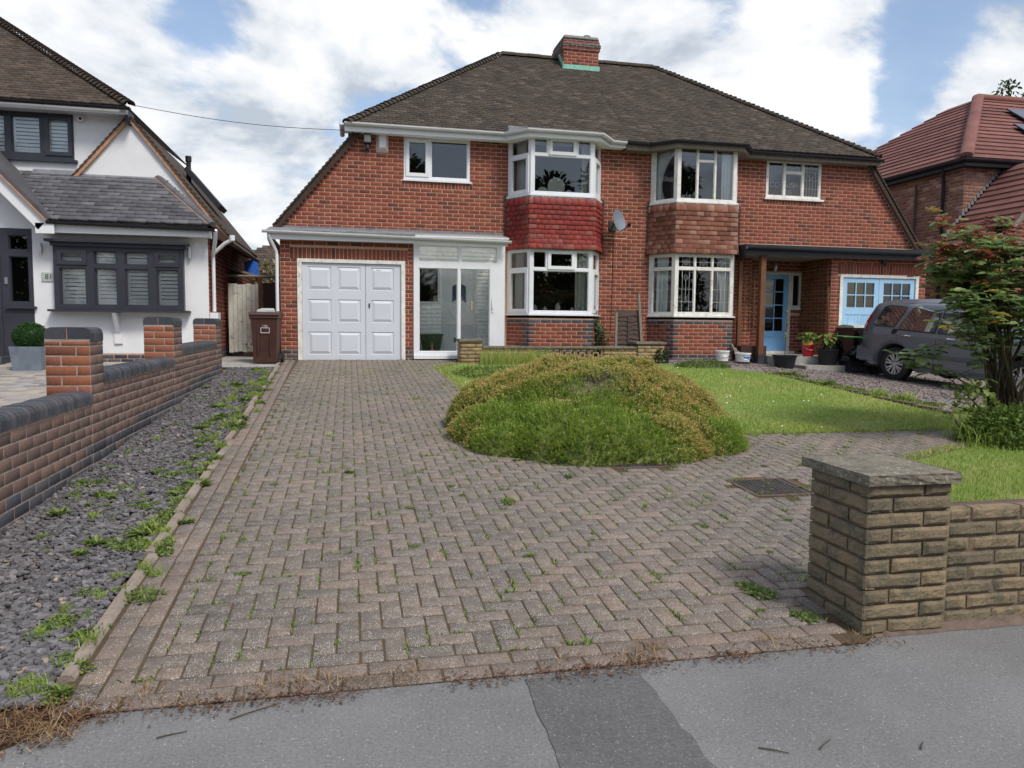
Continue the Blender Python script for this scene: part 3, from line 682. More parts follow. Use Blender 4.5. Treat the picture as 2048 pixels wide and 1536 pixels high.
def room(house, fr, x0, x1, z0, z1, depth, mat=None, y=-.11):
    mb = MB(); a, b = y, y-depth; P = fr.p
    mb.quad(P(x0,b,z0), P(x1,b,z0), P(x1,b,z1), P(x0,b,z1)); mb.quad(P(x0,a,z0), P(x1,a,z0), P(x1,b,z0), P(x0,b,z0)); mb.quad(P(x0,a,z1), P(x1,a,z1), P(x1,b,z1), P(x0,b,z1))
    mb.quad(P(x0,a,z0), P(x0,b,z0), P(x0,b,z1), P(x0,a,z1)); mb.quad(P(x1,a,z0), P(x1,b,z0), P(x1,b,z1), P(x1,a,z1))
    return mb.build('room', mat or M['grey_in'], house, fix=False)
def curtain(house, fr, x0, x1, z0, z1, y, mat, waves=5, pull=0., side=1, amp=.025, label=None):
    """hanging folds; pull gathers the lower part towards one side"""
    def fn(a, b):
        z = z1+(z0-z1)*b; wd = x1-x0; g = pull*math.sin(math.pi*min(1, b*.75)) ; x = x0+wd*a
        if pull: x = (x0+wd*a*(1-g)) if side > 0 else (x1-wd*(1-a)*(1-g))
        return fr.p(x, y+amp*math.sin(a*waves*6.283+b*1.1), z)
    return MB().grid(fn, waves*8, 10).build('curtain', mat, house, smoothf=True, fix=False)
def gutter(house, pts, mat, r=.055, brackets=True, name='gutter', every=.9):
    """half-round gutter swept along a polyline"""
    prof = [(r*math.cos(t), r*math.sin(t)) for t in np.linspace(math.pi, 2*math.pi, 8)]; prof = prof + [(p[0]*.86, p[1]*.86) for p in reversed(prof)]
    mb = MB(); n = len(prof); P = [Vector(p) for p in pts]
    for i, p in enumerate(P):
        d0 = (P[i]-P[i-1]).normalized() if i else (P[1]-P[0]).normalized(); d1 = (P[i+1]-P[i]).normalized() if i < len(P)-1 else d0
        s0 = d0.cross(Vector((0, 0, 1))).normalized(); s1 = d1.cross(Vector((0, 0, 1))).normalized(); s = (s0+s1).normalized(); s = s/max(.5, s.dot(s0))
        for q in prof: mb.v.append(tuple(p + s*q[0] + Vector((0, 0, q[1]))))
    for i in range(len(P)-1):
        for q in range(n): j = (q+1) % n; mb.f.append((i*n+q, i*n+j, (i+1)*n+j, (i+1)*n+q))
    mb.f.append(tuple(range(n))); mb.f.append(tuple((len(P)-1)*n+q for q in range(n)))
    o = mb.build(name, mat, house)
    if brackets:
        for a, b in zip(P, P[1:]):
            ln = (b-a).length; k = int(ln/every)
            for q in range(k):
                p = a+(b-a)*((q+.5)/k); d = (b-a).normalized(); s = d.cross(Vector((0, 0, 1)))
                bm_ = MB(); ring = [(r*1.1*math.cos(t), r*1.1*math.sin(t)) for t in np.linspace(math.pi, 2*math.pi, 7)]
                bm_.extr([p + s*c[0] + Vector((0, 0, c[1])) - d*.012 for c in ring] + [p + s*c[0]*.99 + Vector((0, 0, c[1]*.99+.002)) - d*.012 for c in reversed(ring)], d*.024); bm_.build('bracket', mat, o)
    return o
def board(house, name, pts, h, th, mat, drop=0.):
    """fascia following a polyline: pts at top edge, thickness towards the back"""
    mb = MB(); P = [Vector(p) for p in pts]; n = len(P); ring = []
    for i, p in enumerate(P):
        d0 = (P[i]-P[i-1]).normalized() if i else (P[1]-P[0]).normalized(); d1 = (P[i+1]-P[i]).normalized() if i < n-1 else d0
        s = -(d0.cross(Vector((0, 0, 1)))+d1.cross(Vector((0, 0, 1)))).normalized()
        for c, z in ((0, 0), (th, 0), (th, -h), (0, -h)): mb.v.append(tuple(p+s*c+Vector((0, 0, z))))
    for i in range(n-1):
        for q in range(4): j = (q+1) % 4; mb.f.append((i*4+q, i*4+j, i*4+4+j, i*4+4+q))
    mb.f.append((0, 1, 2, 3)); mb.f.append((n*4-4, n*4-3, n*4-2, n*4-1)); return mb.build(name, mat, house)
def rooftiles(P, fr0, zt, rise, run, xf, gauge, tw, mat, t=.018, tilt=.11):
    """courses of plain tiles up a slope facing fr0.n; xf(s) ends of the course at slope position s (metres up the slope)"""
    up = (Vector((0, 0, rise)) - fr0.n*run).normalized(); nn = fr0.u.cross(up); tot = math.hypot(rise, run); s = 0; k = 0
    while s < tot-.02:
        xa, xb = xf(s); x = math.floor(xa/tw)*tw+(tw/2 if k % 2 else 0)
        while x < xb:
            a, b = max(x, xa), min(x+tw, xb)
            if b-a > .03:
                ca = random.gauss(0, .012); n2 = (nn*math.cos(tilt)+up*math.sin(tilt)+fr0.u*ca).normalized(); u2 = (fr0.u-n2*fr0.u.dot(n2)).normalized()
                c = fr0.p((a+b)/2, 0, zt)+up*(s+gauge*.62)+nn*(.006+random.uniform(-.002, .003))
                P.add(c, u2, n2, b-a-.004, gauge*1.45, t, .004, .003, mat)
            x += tw
        s += gauge; k += 1
# ------------------------------------------------------------------ the pair of semi-detached houses (83 left, its neighbour right)
X_ = (1, 0, 0); PARTY = 6.14; WY, GY = 16.2, 15.6
FU = Fr((0, WY, 0), X_); FG = Fr((0, GY, 0), X_)
h1 = thing('semi_detached_house', 'red brick semi-detached house with white garage door, glazed porch and red painted bay tiles', 'house', (2.4, 16.2, .7), group='the pair of semi-detached houses')
h2 = thing('semi_detached_house', 'red brick semi-detached house with pale blue garage doors and brown hanging tiles on its bay', 'house', (9.9, 16.2, .6), group='the pair of semi-detached houses')
def slopeL(z): return -1.38 + (z-3.39)*.83
def slopeR(z): return 13.67 - (z-3.39)*.735
def bayframes(xl, xr, fl, fr_):
    A, B, C, D = Vector((xl, WY, 0)), Vector((fl, GY, 0)), Vector((fr_, GY, 0)), Vector((xr, WY, 0))
    return [(Fr(A, B-A), (B-A).length), (Fr(B, C-B), (C-B).length), (Fr(C, D-C), (D-C).length)]
def prismbay(xl, xr, fl, fr_, z0, z1, out=0.):
    o = out; return [(xl-o, WY, z0), (fl-o*.7, GY-o, z0), (fr_+o*.7, GY-o, z0), (xr+o, WY, z0)], (0, 0, z1-z0)
def leading(o, fr, l, y, kind):
    mb = MB(); x0, x1, z0, z1 = l; w_, h_ = x1-x0, z1-z0; cx = (x0+x1)/2; r = .0024
    def ln(*p):
        for a, b in zip(p, p[1:]): mb.tube([fr.p(a[0], y, a[1]), fr.p(b[0], y, b[1])], r, 4)
    if kind == 'top':
        cz = (z0+z1)/2; ln((x0, cz), (x1, cz)); ln((x0+w_*.28, z0), (x0+w_*.28, z1)); ln((x1-w_*.28, z0), (x1-w_*.28, z1))
        d = min(w_*.2, h_*.42); ln((cx-d, cz), (cx, cz+d), (cx+d, cz), (cx, cz-d), (cx-d, cz)); ln((cx-d*.5, cz), (cx, cz+d*.5), (cx+d*.5, cz), (cx, cz-d*.5), (cx-d*.5, cz))
    elif kind == 'tall':
        for f in (.28, .72): ln((x0+w_*f, z0), (x0+w_*f, z1))
        for f in (.25, .55): ln((x0, z0+h_*f), (x1, z0+h_*f))
        cz = z0+h_*.85; d = w_*.22; ln((cx-d, z1), (cx-d*1.1, cz), (cx, cz-d*1.2), (cx+d*1.1, cz), (cx+d, z1)); ln((cx, cz+d*.5), (cx-d*.5, cz), (cx, cz-d*.6), (cx+d*.5, cz), (cx, cz+d*.5)); ln((cx, cz-d*1.2), (cx, z0+h_*.3))
    else:
        for f in (.2, .4, .6, .8): ln((x0+w_*f, z0), (x0+w_*f, z1))
        for f in (.25, .5, .75): ln((x0, z0+h_*f), (x1, z0+h_*f))
        cz = z0+h_*.72; d = w_*.3; ln((cx-d, cz), (cx, cz+d*1.3), (cx+d, cz), (cx, cz-d*1.3), (cx-d, cz))
    return mb.build('leading', M['textwhite'], o, fix=False)
def make_bay(h, xl, xr, fl, fr_, base, tile, style, cm):
    frs = bayframes(xl, xr, fl, fr_)
    # brick base with blue quoins
    Z0, Z1 = base, 1.60
    pts, v = prismbay(xl, xr, fl, fr_, Z0, Z1); core = MB().extr(pts, v).build('bay_wall', M['mortar'], h)
    Pb = Pieces()
    for i, (f, ln) in enumerate(frs):
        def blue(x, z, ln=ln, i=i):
            if z > Z1-.085 or z < Z0+.30: return True  # top course: shade under the sill put in as dark brick
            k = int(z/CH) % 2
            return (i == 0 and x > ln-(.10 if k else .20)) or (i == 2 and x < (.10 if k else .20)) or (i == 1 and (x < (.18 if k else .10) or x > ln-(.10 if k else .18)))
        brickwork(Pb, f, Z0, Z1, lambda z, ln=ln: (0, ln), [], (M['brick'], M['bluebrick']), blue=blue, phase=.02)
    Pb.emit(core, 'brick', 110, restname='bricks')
    # tile hanging
    zt0, zt1 = 3.07, 4.10
    pts, v = prismbay(xl, xr, fl, fr_, zt0+.01, zt1, .03); back = MB().extr(pts, v).build('tile_hanging', M['darkmortar'], h)
    Pt = Pieces(); g = (zt1-zt0)/10
    for i, (f, ln) in enumerate(frs):
        for k in range(10):
            fl_ = .035+.035*max(0, 1-k/3.)**1.5; e_ = .03+fl_*.25
            x = -e_ - (.0825 if k % 2 else 0)
            while x < ln+e_:
                a, b = max(x, -e_), min(x+.165, ln+e_)
                if b-a > .03:
                    n2 = (f.n + Vector((0, 0, .17+.05*max(0, 1-k/3.))) + f.u*random.gauss(0, .012)).normalized(); u2 = (f.u-n2*f.u.dot(n2)).normalized()
                    corner = (i == 0 and b > ln) or (i == 1 and (a < 0 or b > ln)) or (i == 2 and a < 0)
                    Pt.add(f.p((a+b)/2, fl_+.008+random.uniform(-.0015, .002), zt0+(k+.62)*g), u2, n2, b-a-.0025, g*1.4, .018, .01, .001, tile, .999 if corner and random.random() < .5 else None)
                x += .165
    Pt.emit(back, 'hanging_tile', 300, restname='hanging_tiles')
    # lead apron under the upper window and saw-tooth flashing on the wall
    pts, v = prismbay(xl, xr, fl, fr_, 4.085, 4.17, .045); MB().extr(pts, v).build('lead_apron', M['leadrough'], h)
    for sx_, x in ((-1, xl), (1, xr)):
        mb = MB(); pl = [(x+sx_*.02, zt0-.03), (x+sx_*.02, 4.22)]
        for k in range(10, -1, -1): z = 3.1+k*.105; pl += [(x+sx_*.10, z+.10), (x+sx_*.065, z+.03)]
        mb.extr([FU.p(a, .022, b) for a, b in pl], (0, -.006, 0)); mb.build('step_flashing', M['blackgut'], h)
    # windows
    mat = M['upvc'] if style == 'new' else M['oldwhite']
    wins = []
    for lvl, (z0, z1) in enumerate(((1.69, 3.06), (4.20, 5.40))):
        H = z1-z0
        for i, (f, ln) in enumerate(frs):
            if style == 'new':
                zt = z0+H*.69
                if i == 1: li = [(.08, ln-.08, z0+.06, zt-.03), (.08, .355, zt+.03, z1-.05), (.42, ln-.42, zt+.03, z1-.05), (ln-.355, ln-.08, zt+.03, z1-.05)]; sa = (2,)
                else: li = [(.10, ln-.08, z0+.06, zt-.03), (.10, ln-.08, zt+.03, z1-.05)]; sa = (0,)
            else:
                c = [.06, .06+(ln-.16)/3, .06+2*(ln-.16)/3, ln-.06] if i == 1 else [.09, ln-.07]
                zt = z0+H*(.76 if lvl == 0 else .74); li = []; sa = ()
                for q in range(len(c)-1):
                    a, b = c[q]+.02, c[q+1]-.02
                    if lvl == 0 : li += [(a, b, z0+.07, zt-.03), (a, b, zt+.03, z1-.06)]
                    elif i == 1 and q == 1: li += [(a, b, z0+.06, zt-.02), (a, b, zt+.02, z1-.05)]
                    else: li += [(a, b, z0+.06, z1-.05)]
            o = window(h, f, 0, ln, z0, z1, li, mat, y0=-.06, y1=.0, sash=sa, name='window', sill=(.03 if i == 1 else .0, .05, .035))
            if style == 'old' and lvl == 0:
                for l in li:
                    if l[3]-l[2] > .5 and i == 1 and c[1] < l[0] < c[2]: continue
                    leading(o, f, l, -.02, 'tall' if l[3]-l[2] > .5 else 'top')
            wins.append(o)
        pts, v = prismbay(xl, xr, fl, fr_, z1-.005, z1+.02, -.02); MB().extr(pts, v).build('bay_ceiling', M['pale_in'], h)
        pts, v = prismbay(xl, xr, fl, fr_, z0-.03, z0+.03, -.05); MB().extr(pts, v).build('window_board', M['pale_in'], h)
        room(h, FU, xl, xr, z0-.35, z1+.02, 2.6, y=0)
    return frs
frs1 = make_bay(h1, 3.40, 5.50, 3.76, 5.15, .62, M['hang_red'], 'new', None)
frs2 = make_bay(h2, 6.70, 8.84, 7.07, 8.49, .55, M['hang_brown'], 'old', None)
# curtains in the bays
for (f, ln), s in ((frs1[0], 1), (frs1[1], -1)):
    a = (.12, .34) if s == 1 else (ln-.34, ln-.06); curtain(h1, f, a[0], a[1], 1.74, 3.03, -.16, M['curtain'], 4)
curtain(h1, frs1[0][0], .12, .40, 4.25, 5.37, -.16, M['curtain'], 4); curtain(h1, frs1[1][0], 1.16, 1.33, 4.25, 5.37, -.16, M['curtain'], 3)
curtain(h2, frs2[0][0], .08, .62, 4.25, 5.38, -.12, M['net'], 6, .75, 1); curtain(h2, frs2[1][0], 1.10, 1.38, 4.25, 5.38, -.12, M['net'], 4)
curtain(h2, frs2[0][0], .15, .45, 1.74, 3.0, -.12, M['net'], 4); curtain(h2, frs2[1][0], 1.05, 1.36, 1.74, 2.7, -.14, M['net'], 3, .35, -1)
# ---- upper walls
def wallpanel(h, polys, rects):
    mb = MB()
    for p in polys: mb.quad(*p)
    for (f, x0, x1, z0, z1, hs) in rects: f.holes(mb, x0, x1, z0, z1, hs, 0.)
    return mb.build('wall', M['mortar'], h, fix=False)
P_ = lambda x, z: FU.p(x, 0, z)
win1 = (1.16, 2.57, 4.49, 5.37); win2 = (9.57, 11.02, 4.48, 5.36)
BAY1 = (3.40, 5.50, .3, 5.44); BAY2 = (6.70, 8.84, .3, 5.44)
w1 = wallpanel(h1, [(P_(slopeL(3.2), 3.2), P_(1.0, 3.2), P_(1.0, 5.5), P_(slopeL(5.5), 5.5))], [(FU, 1.0, PARTY, 3.2, 5.5, [win1, BAY1]), (FU, -1.3, PARTY, .3, 3.2, [(1.32, 3.18, .3, 3.2), BAY1])])
w2 = wallpanel(h2, [(P_(11.5, 3.2), P_(slopeR(3.2), 3.2), P_(slopeR(5.5), 5.5), P_(11.5, 5.5))], [(FU, PARTY, 11.5, 3.2, 5.5, [win2, BAY2]), (FU, PARTY, 9.28, .3, 3.2, [BAY2])])
Pw = Pieces()
def party(z): k = math.floor(z/CH); ph = BL/2 if k % 2 else 0; return round((PARTY-ph)/BL)*BL+ph
brickwork(Pw, FU, 3.42, 5.46, lambda z: (slopeL(z)+.03, party(z)-.006), [win1, (1.10, 2.63, 4.316, 4.49), (BAY1[0]-.08, BAY1[1]+.08, 3.0, 4.24), (BAY1[0], BAY1[1], 0, 9)], (M['brick'], M['bluebrick']))
brickwork(Pw, FU, .62, 3.42, lambda z: (5.50, party(z)-.006), [(BAY1[0]-.0, BAY1[1]+.0, 0, 9)], (M['brick'], M['bluebrick']), blue=lambda x, z: z < .9)
soldiers(Pw, FU, 1.10, 2.63, 4.318, 4.452, 20, M['brick'])
Pw.emit(w1, 'brick', 260, restname='bricks')
Pw = Pieces()
brickwork(Pw, FU, 3.40, 5.46, lambda z: (party(z)+.006, slopeR(z)-.03), [win2, (9.52, 11.07, 4.316, 4.48), (BAY2[0]-.08, BAY2[1]+.08, 3.0, 4.24), (BAY2[0], BAY2[1], 0, 9)], (M['brick'], M['bluebrick']))
brickwork(Pw, FU, .5, 3.40, lambda z: (party(z)+.006, 9.28), [(BAY2[0], BAY2[1], 0, 9)], (M['brick'], M['bluebrick']), blue=lambda x, z: z < .85)
soldiers(Pw, FU, 9.52, 11.07, 4.318, 4.435, 20, M['brick'])
Pw.emit(w2, 'brick', 260, restname='bricks')
# upper windows
x0, x1, z0, z1 = win1
window(h1, FU, x0, x1, z0, z1, [(x0+.07, x0+.50, z0+.09, z1-.07), (x0+.58, x1-.06, z0+.06, z1-.06)], M['upvc'], y0=-.07, y1=-.01, sash=(0,), sill=(.02, .06, .04))
room(h1, FU, x0-.3, x1+.6, z0-.4, z1+.05, 2.5)
x0, x1, z0, z1 = win2; w3 = (x1-x0)/3; ws = [(x0+.07, x0+w3-.03, z0+.06, z1-.05), (x0+w3+.03, x1-w3-.03, z0+.06, z0+.58), (x0+w3+.03, x1-w3-.03, z0+.63, z1-.05), (x1-w3+.03, x1-.06, z0+.06, z1-.05)]
o = window(h2, FU, x0, x1, z0, z1, ws, M['oldwhite'], y0=-.07, y1=-.01, sill=(.05, .07, .045)); leading(o, FU, ws[3], -.035, 'grid'); room(h2, FU, x0-.3, x1+.3, z0-.4, z1+.05, 2.5)
# dark flag hung inside with pale lettering
fl = thing('window_flag', 'dark flag with white lettering hung inside the leaded upper window', 'flag', (10.2, 16.35, 4.7))
MB().grid(lambda a, b: FU.p(x0+.08+.9*a, -.16+.006*math.sin(a*9), z0+.08+.75*b), 16, 2).build('cloth', M['bingrey'], fl, fix=False)
text('lettering', 'CORNISH', .17, FU, x0+.55, z0+.33, -.145, M['textwhite'], fl); text('lettering', 'RUG', .14, FU, x0+.62, z0+.17, -.145, M['textwhite'], fl)
# ---- garage front of 83
gd = (-.97, 1.12, .66, 2.71)
mbg = MB(); FG.holes(mbg, -1.31, 1.30, .5, 3.22, [gd], 0.); mbg.quad((-1.31, GY, .5), (-1.31, 21, .5), (-1.31, 21, 3.3), (-1.31, GY, 3.3)); mbg.quad((1.30, GY, .5), (1.30, WY, .5), (1.30, WY, 3.3), (1.30, GY, 3.3))
wg = mbg.build('garage_wall', M['mortar'], h1, fix=False)
Pg = Pieces(); sz = (-1.13, 1.20, 2.72, 2.95)
brickwork(Pg, FG, .60, 3.12, lambda z: (-1.305, 1.295), [gd, sz], (M['brick'], M['bluebrick']), blue=lambda x, z: z < .95, phase=.05)
soldiers(Pg, FG, sz[0], sz[1], sz[2], sz[3], 29, M['brick']); brickwork(Pg, Fr((-1.31, 19.0, 0), (0, -1, 0)), .60, 3.12, lambda z: (.0, 3.395), [], (M['brick'], M['bluebrick']), blue=lambda x, z: z < .95); Pg.emit(wg, 'brick', 260, restname='bricks')
# garage door
gdo = MB(); FG.holes(gdo, gd[0]-.02, gd[1]+.02, gd[2], gd[3]+.015, [(gd[0]+.07, gd[1]-.06, gd[2]-1, gd[3]-.055)], -.06, .028); gf = gdo.build('garage_door_frame', M['oldwhite'], h1)
dx0, dx1, dz0, dz1 = gd[0]+.075, gd[1]-.065, .70, gd[3]-.06; split = dx0+(dx1-dx0)*.635
panels = []
for (a, b, cols) in ((dx0, split-.004, 2), (split+.004, dx1, 1)):
    hs = []; cw = (b-a)/cols
    for c in range(cols):
        for r in range(3):
            rh = (dz1-dz0)/3; px0 = a+c*cw+(.11 if not (cols == 2 and c == 1) else .07); hs.append((px0, px0+.45, dz0+r*rh+.115-.02*r*0, dz0+r*rh+.115+.46))
    mb = MB(); FG.holes(mb, a, b, dz0, dz1, hs, -.05, -.012); leaf = mb.build('garage_door', M['upvc2'], h1)
    for (a_, b_, c_, d_) in hs:
        mb = MB(); g = .014; bv = .055
        rings = [(0, -.012), (.006, -.026), (g, -.026), (g+bv, -.006)]
        def rect(i, y): return [FG.p(a_+i, y, c_+i), FG.p(b_-i, y, c_+i), FG.p(b_-i, y, d_-i), FG.p(a_+i, y, d_-i)]
        R_ = [rect(i, y) for i, y in rings]
        for ra, rb in zip(R_, R_[1:]):
            for q in range(4): mb.quad(ra[q], ra[(q+1) % 4], rb[(q+1) % 4], rb[q])
        mb.quad(*R_[-1]); mb.build('panel', M['upvc2'], leaf, fix=False)
hm = MB(); FG.box(hm, split+.06, split+.09, -.011, .004, 1.77, 1.86); hd = hm.build('door_handle', M['chrome'], h1)
text('house_number', '83', .095, FG, split+.26, 2.50, -.009, M['textgold'], h1)
# low lean-to roof over garage and porch, fascia, gutter, downpipe
mb = MB(); mb.extr([(-1.55, 15.33, 3.215), (-1.55, WY-.002, 3.37), (-1.55, WY-.002, 3.40), (-1.55, 15.33, 3.245)], (2.87, 0, 0)); mb.build('lean_to_roof', M['felt'], h1)
mb = MB(); mb.box(1.325, 3.255, 15.332, 15.36, 3.205, 3.23); mb.build('porch_roof_edge', M['upvc'], h1); MB().quad((1.325, 15.33, 3.235), (3.255, 15.33, 3.235), (3.255, WY-.002, 3.39), (1.325, WY-.002, 3.39)).build('porch_roof', M['light_fill_sheet'], h1, fix=False)  # translucent in place of felt, added so daylight brightens the porch inside
mb = MB(); FU.box(mb, -1.35, 3.30, .001, .05, 3.375, 3.43); mb.build('flashing', M['lead'], h1)
board(h1, 'fascia', [(-1.52, 15.40, 3.20), (3.24, 15.40, 3.20)], .13, .03, M['upvc'])
mb = MB(); mb.box(-1.5, 1.31, 15.43, 15.60, 3.085, 3.11); mb.build('soffit', M['upvc'], h1)
mb = MB(); mb.extr([(-1.53, 15.40, 3.20), (-1.53, 15.40, 3.07), (-1.53, 15.9, 2.98), (-1.53, 20, 2.98), (-1.53, 20, 3.18)], (.03, 0, 0)); mb.build('side_fascia', M['oldwhite'], h1)
gutter(h1, [(-1.62, 15.34, 3.235), (3.30, 15.34, 3.175)], M['upvc'])
MB().tube([(-1.50, 15.36, 3.16), (-1.48, 15.40, 3.08), (-1.38, 15.54, 2.85), (-1.37, 15.55, 2.75), (-1.37, 15.55, .75)], .034, 10).build('downpipe', M['upvc'], h1, smoothf=True)
# porch: glazed front, white inside
pw = (1.31, 3.22)
PL = [(1.42, 2.22, .88, 2.60), (2.275, 2.90, .88, 2.60), (1.42, 2.24, 2.72, 3.06), (2.29, 3.05, 2.72, 3.06)]
window(h1, FG, pw[0], pw[1], .80, 3.10, PL, M['upvc'], y0=-.07, y1=.03, gl='glass_porch', name='porch_front', sill=(.0, .06, .07))
mb = MB(); FG.box(mb, 2.94, 2.985, .03, .045, 1.70, 2.0); FG.box(mb, 2.945, 2.98, .045, .06, 1.78, 1.90); mb.build('porch_door_handle', M['upvc'], h1)
mb = MB(); FG.box(mb, 1.36, 2.9, -.10, .01, .55, .735); mb.build('porch_plinth', M['bluebrick'], h1, rnd=.95)
FB = Fr((0, 16.32, 0), X_)
mb = MB(); FB.holes(mb, 1.2, 3.3, .5, 3.4, [(1.3, 1.94, 1.90, 2.68)], 0.); mb.box(1.2, 3.3, 15.68, 16.32, .78, .80)
mb.quad((3.2, 15.62, .8), (3.2, 16.32, .8), (3.2, 16.32, 3.1), (3.2, 15.62, 3.1)); mb.quad((1.32, 15.62, .8), (1.32, 16.32, .8), (1.32, 16.32, 3.1), (1.32, 15.62, 3.1)); mb.quad((1.2, 16.22, 3.36), (3.3, 16.22, 3.36), (3.3, 16.32, 3.36), (1.2, 16.32, 3.36))
pin = mb.build('porch_interior', M['pale_in'], h1, fix=False)
Pp = Pieces(); brickwork(Pp, FB, .82, 3.06, lambda z: (1.33, 3.19), [(1.28, 1.96, 1.86, 2.72), (1.98, 2.75, .8, 2.75)], (M['pale_in'], M['pale_in']), t=.004); Pp.emit(pin, 'painted_brick', 150, restname='painted_bricks')
window(h1, FB, 1.30, 1.94, 1.88, 2.70, [(1.33, 1.91, 1.92, 2.66)], M['upvc'], y0=-.05, y1=.01); room(h1, FB, 1.2, 2.0, 1.7, 2.8, 1.5)
mb = MB(); FB.holes(mb, 1.99, 2.74, .8, 2.74, [(2.04, 2.69, .8, 2.69)], -.05, .03); fdf = mb.build('front_door_frame', M['upvc'], h1)
mb = MB(); FB.box(mb, 2.05, 2.68, -.03, .012, .84, 2.68); fd = mb.build('front_door', M['upvc'], h1)
hexa = [(2.20, 1.92), (2.20, 2.28), (2.355, 2.36), (2.51, 2.28), (2.51, 1.92), (2.355, 2.0)]
mb = MB(); mb.extr([FB.p(x, .013, z) for x, z in hexa], FB.n*.006); mb.build('leaded_light', M['glass_blue'], fd)
mb = MB(); mb.tube([FB.p(2.355+.15*math.cos(t), .014, 1.72+.15*math.sin(t)) for t in np.linspace(0, 6.283, 20)], .012, 6); mb.tube([FB.p(x, .014, z) for x, z in hexa+hexa[:1]], .010, 6); mb.tube([FB.p(x, .014, z) for x, z in ((2.13, .98), (2.58, .98), (2.58, 1.45), (2.13, 1.45), (2.13, .98))], .008, 6); mb.build('moulding', M['upvc'], fd)
mb = MB(); FB.box(mb, 2.24, 2.47, .012, .024, 1.06, 1.16); mb.build('letterbox', M['chrome'], fd); mb = MB(); FB.box(mb, 2.61, 2.65, .012, .05, 1.75, 1.95); mb.build('handle', M['chrome'], fd)
# ---- the neighbour's front: flat-roofed porch recess, door, garage
gd2 = (11.22, 13.30, .40, 2.68)
mb = MB(); FG.holes(mb, 10.98, 13.52, .2, 3.2, [gd2], 0.); mb.quad((13.52, GY, .2), (13.52, 21, .2), (13.52, 21, 3.3), (13.52, GY, 3.3))
FS = Fr((10.98, 16.8, 0), (0, -1, 0)); mb.quad(FS.p(0, 0, .3), FS.p(1.2, 0, .3), FS.p(1.2, 0, 3.2), FS.p(0, 0, 3.2))
FD = Fr((0, 16.8, 0), X_); FD.holes(mb, 9.28, 10.98, .3, 3.2, [(9.86, 10.70, .8, 2.80), (10.70, 11.0, 1.93, 2.80)], 0.)
mb.quad((9.28, WY, .3), (9.28, 16.8, .3), (9.28, 16.8, 3.2), (9.28, WY, 3.2)); wg2 = mb.build('garage_wall', M['mortar'], h2, fix=False)
Pg = Pieces(); sz2 = (11.14, 13.40, 2.70, 2.92)
brickwork(Pg, FG, .35, 3.12, lambda z: (10.985, 13.515), [gd2, sz2], (M['brick'], M['bluebrick']), blue=lambda x, z: z < .75, phase=.1)
soldiers(Pg, FG, sz2[0], sz2[1], sz2[2], sz2[3], 28, M['brick'])
brickwork(Pg, FS, .7, 3.12, lambda z: (0, 1.195), [], (M['brick'], M['bluebrick']))
brickwork(Pg, FD, .8, 3.12, lambda z: (9.29, 10.97), [(9.86, 10.70, .8, 2.80), (10.62, 11.0, 1.78, 2.80)], (M['brick'], M['bluebrick']))
soldiers(Pg, FD, 10.72, 10.97, 1.80, 1.89, 4, M['brick']); Pg.emit(wg2, 'brick', 260, restname='bricks')
mb = MB(); FG.holes(mb, gd2[0]-.02, gd2[1]+.02, gd2[2], gd2[3]+.02, [(gd2[0]+.06, gd2[1]-.06, 0, gd2[3]-.05)], -.06, .025); mb.build('garage_door_frame', M['oldwhite'], h2)
mid = (gd2[0]+gd2[1])/2
for s, (a, b) in enumerate(((gd2[0]+.065, mid-.004), (mid+.004, gd2[1]-.065))):
    zt = gd2[3]-.055; W = b-a; wx0, wx1 = a+.11, b-.11; wz0, wz1 = zt-.70, zt-.10; cs = (wx1-wx0)/3; rs = (wz1-wz0)/2
    hs = [(wx0+c*cs+.012, wx0+(c+1)*cs-.012, wz0+r*rs+.012, wz0+(r+1)*rs-.012) for c in range(3) for r in range(2)]
    mb = MB(); FG.holes(mb, a, b, .45, zt, hs+[(a+.10, b-.10, .6, wz0-.16)], -.045, -.005); leaf = mb.build('garage_door', M['bluepaint'], h2)
    for hh in hs: MB().quad(FG.p(hh[0], -.03, hh[2]), FG.p(hh[1], -.03, hh[2]), FG.p(hh[1], -.03, hh[3]), FG.p(hh[0], -.03, hh[3])).build('pane', M['glass'], leaf, fix=False)
    x = a+.10; bw = (W-.2)/9
    for q in range(9): mb = MB(); FG.box(mb, x+.003, x+bw-.003, -.04, -.015+random.uniform(-.002, .002), .6, wz0-.16); mb.build('plank', M['bluepaint'], leaf); x += bw
mb = MB(); FG.box(mb, mid-.07, mid+.02, -.004, .03, 1.55, 1.60); mb.build('door_handle', M['black'], h2)
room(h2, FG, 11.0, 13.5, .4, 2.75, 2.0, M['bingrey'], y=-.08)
# blue front door with eight panes and side light
mb = MB(); FD.holes(mb, 9.86, 11.0, .82, 2.80, [(9.91, 10.63, .82, 2.74), (10.75, 10.93, 1.99, 2.73), (10.70, 11.1, 0, 1.92)], -.06, .02); dfr = mb.build('door_frame', M['oldwhite'], h2)
MB().quad(FD.p(10.75, -.02, 1.99), FD.p(10.93, -.02, 1.99), FD.p(10.93, -.02, 2.73), FD.p(10.75, -.02, 2.73)).build('pane', M['glass'], dfr, fix=False)
mb = MB(); FD.box(mb, 10.69, 10.975, -.0, .07, 1.885, 1.925); mb.build('sill', M['oldwhite'], dfr)
hs = [(9.91+.11+c*.255, 9.91+.11+c*.255+.235, 1.36+r*.325, 1.36+r*.325+.30) for c in range(2) for r in range(4)]
mb = MB(); FD.holes(mb, 9.915, 10.625, .86, 2.735, hs+[(10.02, 10.52, .98, 1.22)], -.04, .005); bd = mb.build('front_door', M['bluedoor'], h2)
mb = MB(); FD.box(mb, 10.02, 10.52, -.03, -.012, .98, 1.22); mb.build('panel', M['bluedoor'], bd)
